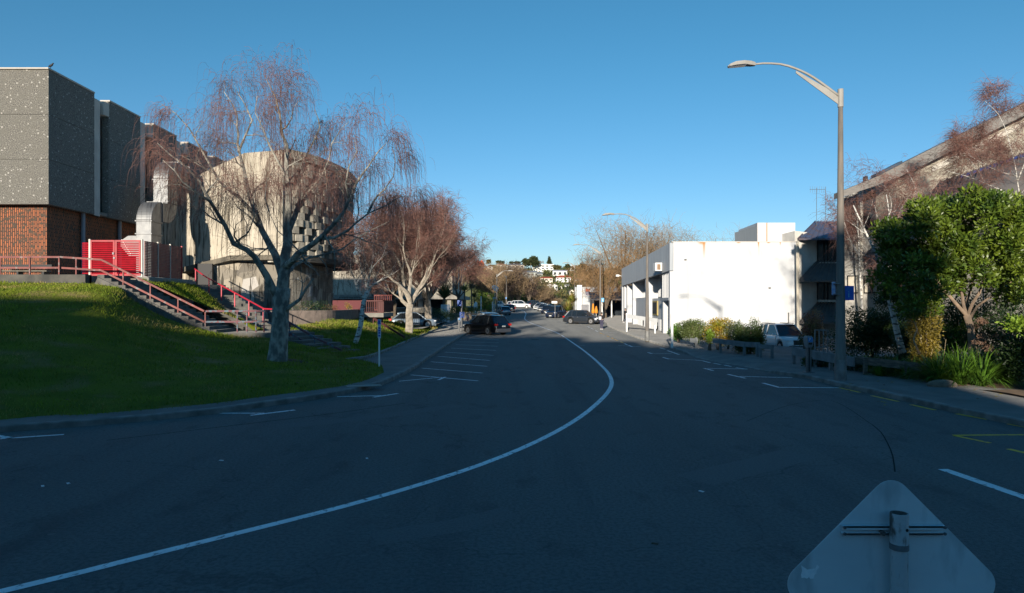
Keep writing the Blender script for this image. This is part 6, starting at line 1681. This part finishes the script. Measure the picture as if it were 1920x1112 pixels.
# ================================================================== PEOPLE
skin = mat('skin', (.45,.27,.19), rough=.6); hairm = mat('dark_hair', (.015,.012,.010), rough=.7)
def person(label, base, facing, top_m, leg_m, shoe_m, stride=.12, H=1.72, vest=None, arms='carry'):
    t = thing('person', label, 'person', tuple(base), facing); s = H/1.75
    V = {'pel':(0,0,.95,.13),'wai':(0,0,1.10,.125),'che':(.01,0,1.30,.155),'nec0':(0,0,1.46,.07),'nec':(.01,0,1.53,.052),'hed':(.03,0,1.62,.088),'hed2':(.02,0,1.70,.075)}
    order = ['pel','wai','che','nec0','nec','hed','hed2']; E = [('pel','wai'),('wai','che'),('che','nec0'),('nec0','nec'),('nec','hed'),('hed','hed2')]
    for sd, sg in (('l',1),('r',-1)):
        st = stride*sg
        V['hip'+sd] = (0,.09*sg,.90,.095); V['kne'+sd] = (st*.7+.02,.10*sg,.50,.062); V['ank'+sd] = (st,.10*sg,.09,.042); V['toe'+sd] = (st+.15,.11*sg,.045,.038)
        V['sho'+sd] = (0,.18*sg,1.42,.065); V['elb'+sd] = (-.04,.23*sg,1.14,.044); V['wri'+sd] = (.14,.20*sg,.98 if arms == 'down' else 1.10,.032)
        V['pal'+sd] = (.19,.19*sg,.95 if arms == 'down' else 1.11,.034)
        E += [('pel','hip'+sd),('hip'+sd,'kne'+sd),('kne'+sd,'ank'+sd),('ank'+sd,'toe'+sd),('che','sho'+sd),('sho'+sd,'elb'+sd),('elb'+sd,'wri'+sd),('wri'+sd,'pal'+sd)]
        for k in range(5):
            nm = 'f%d%s' % (k, sd); b0 = V['pal'+sd]; oy = (k-2)*.016
            if k == 4: V[nm] = (b0[0]+.02, b0[1]-.035*sg, b0[2]+.02, .010)
            else: V[nm] = (b0[0]+.075-.006*abs(k-1), b0[1]+oy, b0[2]-.02, .009)
            E.append(('pal'+sd, nm))
    names = list(V); idx = {n_: i for i, n_ in enumerate(names)}
    def skinmesh(nm, sel, grow, m):
        nn = [n_ for n_ in names if n_ in sel]; ii = {n_: i for i, n_ in enumerate(nn)}
        me = bpy.data.meshes.new(nm); me.from_pydata([tuple(c*s for c in V[n_][:3]) for n_ in nn], [(ii[a],ii[b]) for a,b in E if a in ii and b in ii], [])
        o = bpy.data.objects.new(nm, me); link(o, t); me.materials.append(m)
        o.modifiers.new('skin','SKIN'); me.skin_vertices[0].data[0].use_root = True
        for i, n_ in enumerate(nn): r_ = V[n_][3]*s*grow; me.skin_vertices[0].data[i].radius = (r_, r_)
        sb = o.modifiers.new('sub','SUBSURF'); sb.levels = 1; sb.render_levels = 2; return o
    skinmesh('body', set(names), 1.0, skin)
    skinmesh('jacket', {'pel','wai','che','nec0','shol','shor','elbl','elbr','wril','wrir'}, 1.22, top_m)
    skinmesh('trousers', {'pel','hipl','hipr','knel','kner','ankl','ankr'}, 1.28, leg_m)
    for sg in (1,-1): obj('shoe', MB().box(((stride*sg+.06)*s,.10*sg*s,.045*s),(.30*s,.115*s,.09*s)), shoe_m, t, bevel=.03)
    obj('hair', MB().ico((.0,0,1.70*s),.105*s,2,(1.0,.95,.95)), hairm, t, smooth=True)
    if vest: obj('bag', MB().box((-.15*s,.10*s,1.18*s),(.14,.28,.34)), vest, t, bevel=.04)
    return t
wcloth = mat('white_cloth', (.6,.6,.62), rough=.8); ncloth = mat('navy_cloth', (.05,.05,.09), rough=.9); bcloth = mat('black_cloth', (.015,.014,.016), rough=.9)
person('person in dark top and navy trousers with white shoes standing by the grey crossover', G(1128,618.0), R(60), bcloth, ncloth, wcloth, .05, 1.72, wcloth)
person('person in black walking with white shoes behind the barrier rail post', Vector((P(1172.5,0,83).x,83,gz(83)+.13)), R(-35), bcloth, bcloth, wcloth, .22, 1.70, None, 'down')

# ================================================================== RIGHT PLANTING, FENCES
gr_ = mat('grey_painted_timber', (.22,.235,.24), (.15,.16,.165), scale=3, rough=.85, bump=.3)
wtm = mat('weathered_sleeper', (.22,.185,.14), (.09,.08,.07), scale=4, rough=.95, bump=.8, stretch=(1,1,5))
def fence(label, rail, posts, th_=.22, m=gr_, base_dz=.13, w=.07, name='timber_rail_fence', post_w=.11):
    pts = [P(u,v,d) for u,v,d in rail]; b = pts[0].copy(); b.z = gz(b.y)+base_dz
    t = thing(name, label, 'fence', tuple(b)); mb = MB()
    for i in range(len(pts)-1):
        obj('rail', MB().beam(pts[i]-b-Vector((0,0,th_/2)), pts[i+1]-b-Vector((0,0,th_/2)), w, th_), m, t)
    for u, d, vt in posts:
        x = P(u,0,d); z = P(0,vt,d).z
        obj('post', MB().bb(x.x-b.x-post_w/2, x.x-b.x+post_w/2, d-b.y+w*.5+.003, d-b.y+w*.5+post_w, gz(d)-.1-b.z, z-b.z), m, t)
    return t
fence('short stub of grey rail fence between the olive bush and the climbing plant', [(1294,634,39),(1308,635,38.7)], [(1306,38.6,633)], .25)
fence('grey painted rail fence under the orange and conifer shrubs', [(1337,634,34.5),(1396,641,32.4),(1424,642,31.6)], [(1352,34.0,638),(1397,32.3,643),(1421,31.6,643)], .24)
fence('short grey rail fence in front of the white car', [(1424,646,31.2),(1450,648,30.4)], [(1427,31.1,645),(1449,30.4,647)], .17)
fence('thick grey rail fence running behind the parking meter', [(1486,651,27.6),(1601,670,23.2)], [(1490,27.5,648),(1530,25.9,656),(1560,24.7,662)], .32)
fence('weathered brown sleeper rail edging the flower bed', [(1601,668,23.6),(1672,675,22.3),(1746,683,21.2)], [(1625,23.0,671),(1700,21.8,680)], .25, wtm)
t = thing('metal_gate','small pale grey metal frame of uprights behind the parking meter','gate', tuple(P(1540,652,28.2)))
x0, x1, zt2 = P(1528,0,28.2).x-t.location.x, P(1552,0,28.2).x-t.location.x, P(0,618,28.2).z-t.location.z
mb = MB(); mb.bb(x0,x1,-.02,.02,zt2-.04,zt2); mb.bb(x0,x1,-.02,.02,0,.04)
obj('frame', mb, steelp, t)
for k in range(4): x = x0+(x1-x0)*k/3; obj('bar', MB().bb(x-.018,x+.018,-.018,.018,-.5,zt2), steelp, t)
t = thing('notice_board','pale blue white board standing among the shrubs before the white wall','sign', tuple(P(1401,636,36.5)))
obj('board', MB().bb(-.30,.30,0,.04,.0,.68), mat('board_pale_blue', (.45,.50,.55), (.36,.41,.48), scale=5, rough=.5), t); obj('post', MB().bb(-.05,.05,.05,.12,-1.2,.6), steelp, t)

lf_br = leafmat('bright_green_leaf', (.10,.22,.025), (.07,.15,.02)); lf_ol = leafmat('olive_leaf', (.15,.19,.055), (.09,.12,.035)); lf_yl = leafmat('lime_leaf', (.22,.33,.03), (.14,.22,.03))
lf_or = leafmat('golden_leaf', (.45,.27,.02), (.20,.24,.03), sc=2.5); lf_gg = leafmat('grey_green_leaf', (.13,.16,.07), (.08,.10,.045)); lf_dk = leafmat('dark_conifer_leaf', (.055,.095,.022), (.10,.14,.03))
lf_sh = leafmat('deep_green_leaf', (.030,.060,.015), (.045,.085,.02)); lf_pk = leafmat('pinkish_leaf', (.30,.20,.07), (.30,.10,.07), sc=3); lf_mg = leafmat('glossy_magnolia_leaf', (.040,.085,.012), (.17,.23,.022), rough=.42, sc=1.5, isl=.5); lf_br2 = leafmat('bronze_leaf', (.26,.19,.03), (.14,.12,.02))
brwn = mat('dry_brown_heads', (.20,.115,.075), (.12,.075,.05), scale=5, rough=.95, island=.3)
def bpos(u, d, dz=.13): return Vector((P(u,0,d).x, d, gz(d)+dz))
def hfor(vtop, d, dz=.13): return P(0,vtop,d).z-(gz(d)+dz)
bush('shrub','bright glossy green low shrub at the corner of the white wall','shrub', bpos(1273,45), (38/F*45,1.2,hfor(608,45)), 4000, .11, lf_br, 1)
bush('shrub','tall rounded olive green bush left of the stub of rail fence','shrub', bpos(1305,41), (78/F*41,2.0,hfor(594,41)), 10000, .09, lf_ol, 2, clumps=14)
bush('shrub','small yellow green creeper climbing over the end of the grey rail','shrub', bpos(1331,36.5), (13/F*37,.5,hfor(612,36.5)), 900, .09, lf_yl, 3, clumps=6)
bush('shrub','golden orange leafed shrub before the white wall','shrub', bpos(1347,37), (58/F*37,1.5,hfor(596,37)), 6000, .09, lf_or, 4, clumps=11)
bush('shrub','brownish purple twiggy shrub behind the notice board','shrub', bpos(1366,38), (24/F*38,.9,hfor(593,38)), 1300, .07, leafmat('purple_brown_leaf', (.16,.085,.06), (.10,.07,.04)), 5, clumps=6)
bush('shrub','grey green feathery shrub right of the notice board','shrub', bpos(1388,35.5), (46/F*36,1.4,hfor(596,35.5)), 5500, .075, lf_gg, 6, clumps=10)
bush('conifer_shrub','dark pointed conifer shrubs massed beside the white car','shrub', bpos(1404,33.5), (54/F*33.5,1.4,hfor(592,33.5)*1.03), 12000, .08, lf_dk, 7, clumps=26, shape='spire', up=1.0)
bush('shrub','rounded pink and yellow tinted shrub behind the parking meter','shrub', bpos(1527,31.5), (58/F*31.5,1.5,hfor(574,31.5)), 7000, .085, lf_pk, 8, clumps=12)
bush('shrub','small dark green bush left of the parking meter','shrub', bpos(1512,29.5), (24/F*29.5,.8,hfor(628,29.5)), 1200, .08, lf_sh, 9, clumps=6)
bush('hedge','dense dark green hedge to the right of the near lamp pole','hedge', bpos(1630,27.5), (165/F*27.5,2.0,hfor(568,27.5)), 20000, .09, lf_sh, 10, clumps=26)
bush('shrub','low green plant under the rail fence behind the parking meter','shrub', bpos(1540,26.2), (70/F*26,.7,hfor(668,26.2)), 1500, .09, lf_sh, 11, clumps=9, shape='low')
bush('shrub','dark small leafed tree like bush hanging over the hedge','shrub', bpos(1672,26)+Vector((0,0,hfor(585,26))), (66/F*26,1.0,46/F*26), 2600, .08, lf_sh, 12, clumps=10, stem=False)
bush('shrub','bronze and gold leafed shrub lit by the low sun by the birch trunk','shrub', bpos(1728,22.8), (62/F*23,1.3,hfor(566,22.8)), 9000, .085, lf_br2, 13, clumps=18)
bush('shrub','low dark ground planting behind the weathered sleeper rail','shrub', bpos(1655,24.6), (180/F*24.6,1.0,.55), 6000, .09, lf_sh, 42, clumps=16, shape='low', stem=False)
bush('hedge','dark leafy shrub mass between the leaning birch and the bronze shrub','hedge', bpos(1705,25), (90/F*25,1.6,hfor(600,25)), 9000, .09, lf_sh, 41, clumps=14)
bush('shrub','bright green shrub top behind the bronze shrub','shrub', bpos(1775,25.5), (70/F*25,1.0,hfor(575,25.5)), 3000, .09, lf_br, 14, clumps=10)
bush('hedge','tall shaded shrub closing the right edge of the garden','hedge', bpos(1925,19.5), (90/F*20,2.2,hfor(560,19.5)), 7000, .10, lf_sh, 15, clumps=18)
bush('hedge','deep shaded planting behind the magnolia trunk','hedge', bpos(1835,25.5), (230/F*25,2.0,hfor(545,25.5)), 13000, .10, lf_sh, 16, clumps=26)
bush('shrub','yellow green leaf sprays at the right edge of the picture','shrub', bpos(1912,18.6)+Vector((0,0,1.4)), (46/F*18.6,.8,.75), 700, .13, lf_yl, 17, clumps=6, stem=False)
# hydrangea: dry brown flower heads
t = thing('hydrangea','hydrangea bush with round dry brown flower heads right of the magnolia trunk','shrub', tuple(bpos(1868,20.8))); q = random.Random(4)
for k in range(26):
    u = q.uniform(1826,1906); v = q.uniform(596,668); d = q.uniform(20.0,21.5); p = P(u,v,d)-t.location
    rgk = np.random.default_rng(k); V, Fc = leaves(rgk, [tuple(p)], [(.10,.10,.075)], 70, .045, shell=.7, ar=.9)
    obj('flower_head', MB().arr(V,Fc), brwn, t)
V, Fc = leaves(np.random.default_rng(44), [(x,0,.5) for x in (-.8,-.3,.2,.7)], [(.4,.35,.5)]*4, 900, .11, shell=.3, ar=.6); obj('foliage', MB().arr(V,Fc), lf_sh, t)
mb = MB()
for k in range(9): x = q.uniform(-.7,.7); mb.tube([(x*.5,0,-.1),(x,q.uniform(-.2,.2),1.1)],.012,4)
obj('stems', mb, barkb, t)
# strap leaved clumps along the pavement edge
agm = leafmat('strap_leaf', (.075,.165,.020), (.13,.24,.030), rough=.35, sc=2, isl=.4)
rgA = np.random.default_rng(8); k_ = 0
spots = [(1762,706,20.6,1.15),(1800,712,20.2,1.3),(1840,718,19.9,1.2),(1872,712,20.4,1.15),(1745,690,21.3,.9),(1785,690,21.2,1.1),(1825,694,21.0,1.2),(1860,692,21.4,1.1),(1715,668,22.2,.75),(1738,664,22.3,.8),(1765,664,22.4,.9),(1700,690,21.9,.5),(1655,668,23.6,.6),(1630,664,24.2,.6),(1680,664,23.0,.7),(1890,700,20.8,1.0),(1650,690,22.8,.45),(1770,672,22.0,.85)]
for i, (u,v,d,L_) in enumerate(spots):
    b = bpos(u,d); V, Fc = straps(rgA, 230, L_, .034, 1.3)
    lab = 'clump of long arching green strap leaves in the border beside the pavement'
    t = thing('agapanthus', lab, 'plant', tuple(b), group='agapanthus clumps in the border'); obj('leaves', MB().arr(V,Fc), agm, t)
    if i % 3 == 0: obj('flower_stalk', MB().tube([(0,0,0),(.1,.0,.6),(.25,.1,1.15*L_)],.008,4), mat('dry_stalk', (.40,.30,.16), rough=.8), t)
t = thing('dead_sapling','pale orange twisted bare stem rising out of the border plants','plant', tuple(P(1724,660,21.9))); b = Vector(t.location)
obj('stem', MB().tube([P(u,v,21.9)-b for u,v in ((1724,664),(1718,650),(1713,638),(1716,626),(1720,618),(1716,608),(1713,601))], [.035,.032,.028,.026,.025,.02,.012], 7), mat('peeled_stem', (.42,.26,.15), rough=.8), t, smooth=True)
obj('side_stub', MB().tube([P(u,v,21.9)-b for u,v in ((1716,610),(1719,603))],.012,5), MATS['peeled_stem'], t)
t = thing('garden_stone','low mossy edging stone where the border meets the pavement','stone', tuple(bpos(1768,19.8))); mb = MB().ico((0,0,.05),.34,2,(1.3,.7,.45)); mb.v = [(x*(1+.15*mnoise.noise(Vector((x*4,y*4,z*4)))),y,z) for x,y,z in mb.v]; obj('stone', mb, mat('garden_stone', (.24,.19,.14), (.14,.12,.09), scale=8, rough=.95, bump=.6), t, smooth=True)
# fallen leaves
for i in range(26):
    u = q.uniform(1580,1900); v = q.uniform(712,760); p = G(u,v,.14)
    tag(obj('fallen_leaf', MB().add([(-.05,0,0),(0,-.03,.012),(.06,0,.0),(0,.03,.015)],[(0,1,2,3)]), brwn if i % 2 else lf_or, loc=p), 'single dry fallen leaf lying on the right pavement', 'leaf', 'fallen leaves on the pavement')

for i in range(44):
    r_ = lawn_pts[q.randint(4,50)][q.randint(20,150)]
    tag(obj('fallen_leaf', MB().add([(-.06,0,0),(0,-.035,.015),(.07,0,.0),(0,.035,.02)],[(0,1,2,3)]), brwn if i % 3 else lf_or, loc=r_+Vector((0,0,.05))), 'single dry leaf lying on the near lawn mound', 'leaf', 'fallen leaves on the lawn')
# magnolia
T = Tree(77); dm = 21.6; mb0 = P(1824,664,dm); mb0.z = gz(dm)+.15
barkm = mat('smooth_tan_bark', (.30,.215,.15), (.18,.135,.10), scale=5, rough=.85, bump=.3)
tr_ = [mb0+Vector((0,0,-.1)), P(1822,640,dm), P(1820,615,dm), P(1812,590,dm)]
T.limb(tr_, .125, .10, 12)
for pts, r0, r1 in (([(1812,592,0),(1795,575,-.1),(1778,555,-.2),(1765,540,-.3),(1740,500,-.4)],.085,.03),([(1812,592,0),(1806,570,.1),(1802,550,.2),(1795,520,.3),(1785,470,.4)],.075,.03),([(1814,592,0),(1822,572,-.1),(1835,550,-.2),(1848,520,-.3),(1850,480,-.3)],.075,.03),([(1818,598,0),(1832,575,.1),(1850,560,.2),(1875,548,.3),(1900,525,.4)],.055,.02),([(1812,590,0),(1815,560,.5),(1825,520,.7),(1820,470,.8)],.06,.03),([(1820,610,0),(1835,596,.1),(1842,588,.1)],.04,.015),([(1778,555,-.2),(1750,535,-.6),(1710,520,-.8)],.035,.012)):
    T.limb([P(u,v,dm+dd) for u,v,dd in pts], r0*.78, r1*.8, 7, .012)
t = thing('magnolia_tree','broad evergreen with big glossy leaves, left half shaded and right half sunlit','tree', tuple(mb0)); b = mb0
T.limbs.v = [(x-b.x,y-b.y,z-b.z) for x,y,z in T.limbs.v]; obj('trunk', T.limbs, barkm, t, smooth=True)
rgm = np.random.default_rng(6); cs, rs = [], []
lim = [(1648,430,520),(1665,405,575),(1700,385,592),(1740,368,588),(1780,360,560),(1820,352,548),(1860,346,556),(1900,350,575),(1940,372,560),(1975,410,520)]
lu = [a[0] for a in lim]
while len(cs) < 125:
    u = rgm.uniform(1650,1972); v0 = np.interp(u, lu, [a[1] for a in lim]); v1 = np.interp(u, lu, [a[2] for a in lim])
    v = rgm.uniform(v0+10, v1-14); e = 1-((u-1810)/175)**2; d = 21.7+rgm.uniform(-1,1)*1.7*math.sqrt(max(.05,e))
    ru = rgm.uniform(15,29); cs.append(tuple(P(u,v,d)-b)); rs.append((ru/F*d, ru/F*d, ru*.8/F*d))
for (u,v,ru) in ((1745,400,30),(1755,435,32),(1765,470,32),(1740,470,30),(1775,410,28),(1785,500,28),(1750,510,28),(1720,420,28),(1770,535,22),(1800,450,30),(1725,540,24)):
    cs.append(tuple(P(u,v,21.5)-b)); rs.append((ru/F*21.5,)*3)
V, Fc = leaves(rgm, cs, rs, 38000, .150, shell=.45, ar=.38, up=.4)
obj('crown', MB().arr(V,Fc), lf_mg, t)
V, Fc = leaves(rgm, cs, [(a*.8,b_*.8,c_*.8) for a,b_,c_ in rs], 12000, .17, shell=.3, ar=.45); obj('inner_crown', MB().arr(V,Fc), lf_mg, t)

# silver birches at right
def rbirch(seed, limbs, label, dd=27.0, grow=.16, lev=4, per=5, base_v=None, tr=.006, m=twigr, minv=560, bk=barkw, tl=(.3,1.1), gl=1.1):
    T = Tree(seed); base = None
    for pts, r0, r1 in limbs:
        L_ = [P(u,v,dd+o) for u,v,o in pts]
        if base is None: base = L_[0].copy()
        p, rr = T.limb(L_, r0, r1, 8, .01)
        for k in range(2, len(p)-1, 2):
            v_ = HY-(p[k].z-CZ)*F/p[k].y
            if v_ < minv and rr[k] < .11:
                d_ = (p[k]-p[k-1]).normalized(); sd = d_.cross(T.rv(1)).normalized()
                T.grow(p[k], d_*.6+sd*.9+Vector((0,0,.2)), T.rg.uniform(.5,1.0)*gl, min(.022, rr[k]*.4), 1, lev, .7, .12, (1,2), .72, 4, .18)
        T.tips.append((p[-1], (p[-1]-p[-2]).normalized()))
    tw = [T.twigs(per, tl, tr, .8, .45, 4)]
    return T.finish('birch_tree', label, 'tree', base, bk, m, 'silver birches in front of the grey office building', tw)
rbirch(51, [([(1693,662,0),(1684,630,0),(1676,600,0),(1668,566,0),(1655,517,0),(1641,472,0),(1625,440,.1),(1612,410,.2),(1600,385,.3)],.13,.02),([(1655,517,0),(1660,480,.4),(1665,440,.7),(1668,400,.9),(1662,365,1)],.06,.012)], 'leaning birch with white blotched trunk rising from the border', 24.6, per=3)
rbirch(52, [([(1618,600,0),(1613,520,0),(1610,450,0),(1606,400,0),(1602,370,0)],.10,.015),([(1611,480,0),(1590,440,.3),(1580,400,.5)],.04,.01),([(1610,450,0),(1630,400,-.3),(1638,370,-.3)],.04,.01)], 'slim upright birch with white trunk against the office windows', 45.3, tr=.009, per=3)
rbirch(53, [([(1672,560,0),(1670,480,0),(1666,420,0),(1672,380,0),(1660,350,0),(1650,345,0)],.08,.012),([(1668,440,0),(1690,390,.3),(1700,350,.5)],.03,.01),([(1668,440,0),(1645,405,-.3),(1640,385,-.4)],.035,.01)], 'brown twigged birch between the slim birch and the magnolia', 36, tr=.009, per=3)
rbirch(54, [([(1925,560,0),(1922,480,0),(1915,400,0),(1908,340,0),(1898,290,0),(1885,240,0),(1864,205,0),(1845,188,0)],.06,.006),([(1915,400,0),(1890,365,.3),(1850,345,.5),(1810,330,.6),(1775,320,.7)],.05,.010),([(1908,340,0),(1925,300,-.4),(1945,260,-.5)],.04,.01),([(1850,345,.5),(1820,300,.8),(1800,275,.9)],.03,.008),([(1905,330,0),(1870,320,-.3),(1840,305,-.5),(1815,290,-.6)],.03,.008)], 'spreading birch at the right edge whose twigs reach above the roofline', 33, tr=.008, gl=1.1, minv=450, per=7, lev=4)
rbirch(55, [([(1750,560,0),(1742,500,0),(1735,440,0),(1722,380,0),(1712,340,0),(1700,318,0)],.07,.010),([(1735,440,0),(1760,390,.3),(1775,350,.4)],.03,.008)], 'thin birch with bare crown standing behind the magnolia', 35, tr=.008, per=3)
# palm like plants at the café corner and small cabbage trees at left
def palm(label, b, H, n, L_, m, name='cabbage_tree', seed=1, w_=.06, droop=1.0, trunk=.1, group=None):
    t = thing(name, label, 'tree', tuple(b), group=group); rgp = np.random.default_rng(seed)
    obj('trunk', MB().tube([(0,0,-.1),(.02,0,H*.5),(0,0,H)],[trunk,trunk*.8,trunk*.8],8), barkb, t)
    V, Fc = straps(rgp, n, L_, w_, droop); V = V+np.array([0,0,H-.05]); obj('fronds', MB().arr(V,Fc), m, t); return t
palmm = leafmat('palm_leaf', (.20,.25,.035), (.32,.20,.08), sc=1.0)
palm('squat palm shrub with yellow green fronds beside the dark people carrier', Vector((P(1066,0,94).x,94,gz(94)+.1)), 1.1, 260, 1.7, palmm, 'palm_shrub', 1, .10, .9, .3)
palm('taller palm shrub just left of the white cafe building', Vector((P(1072,0,100).x,100,gz(100)+.1)), 2.2, 220, 1.7, palmm, 'palm_shrub', 2, .10, .9, .25)
palm('cabbage tree with round tuft in front of the civic building, left one', Vector((P(871,0,92).x,92,gz(92)+.1)), 4.0, 220, .95, palmm, 'cabbage_tree', 3, .07, 1.4, .12)
palm('cabbage tree with brownish tuft in front of the civic building, right one', Vector((P(884,0,98).x,98,gz(98)+.1)), 4.3, 200, .95, twigb, 'cabbage_tree', 4, .07, 1.6, .12)
palm('small dark palm against the blue shaded side of the civic building', Vector((P(889,0,108).x,108,gz(108)+.1)), 3.0, 160, 1.0, lf_sh, 'cabbage_tree', 5, .07, 1.2, .1)
palm('spiky fountain shaped plant rising behind the white pillar', P(833,568,86), .6, 240, 2.2, leafmat('flax_leaf', (.16,.15,.05), (.09,.12,.03)), 'flax_plant', 6, .09, .35, .2)
t = thing('pillar','white stuccoed round pillar under the spiky plant','pillar', (P(835,0,84).x,84,gz(84))); obj('shaft', MB().cyl((0,0,0),.55,2.3,16), whitep, t, smooth=False)
bush('shrub','dark green sloping bank planting behind the forked birch','shrub', Vector((P(828,0,80).x,80,gz(80)+.1)), (5.4,3,1.9), 5000, .12, lf_sh, 31, clumps=18)
bush('shrub','yellow green leafy shrub below the far birch at the left kerb','shrub', Vector((P(905,0,112).x,112,gz(112)+.1)), (4.6,2,4.2), 3500, .2, lf_yl, 32, clumps=14)
bush('shrub','dry tan shrub at the far left kerb behind the marker posts','shrub', Vector((P(917,0,118).x,118,gz(118)+.1)), (3,2,2.2), 1500, .2, lf_br2, 33, clumps=8)
bush('hedge','dark shrub bed at the foot of the curved stone wall','hedge', Vector((-14.2,46.5,1.9)), (3.6,2.6,.9), 1800, .08, lf_sh, 34, clumps=12, shape='low')
bush('shrub','small rusty dry shrub in the curved planting bed','shrub', Vector((-12.9,48.3,1.9)), (1.0,.8,.55), 500, .07, leafmat('rusty_leaf', (.34,.17,.06), (.22,.12,.05)), 35, clumps=5, shape='low')
bush('shrub','little golden shrub at the right end of the planting bed','shrub', Vector((-12.3,51.5,1.8)), (.7,.7,.9), 350, .07, lf_or, 36, clumps=5)
bush('shrub','tan shrub on the red deck in front of the far wall','shrub', Vector((-13.2,66,2.9)), (2.6,1.2,1.5), 1100, .10, leafmat('tan_leaf', (.36,.22,.10), (.28,.18,.08)), 37, clumps=7)
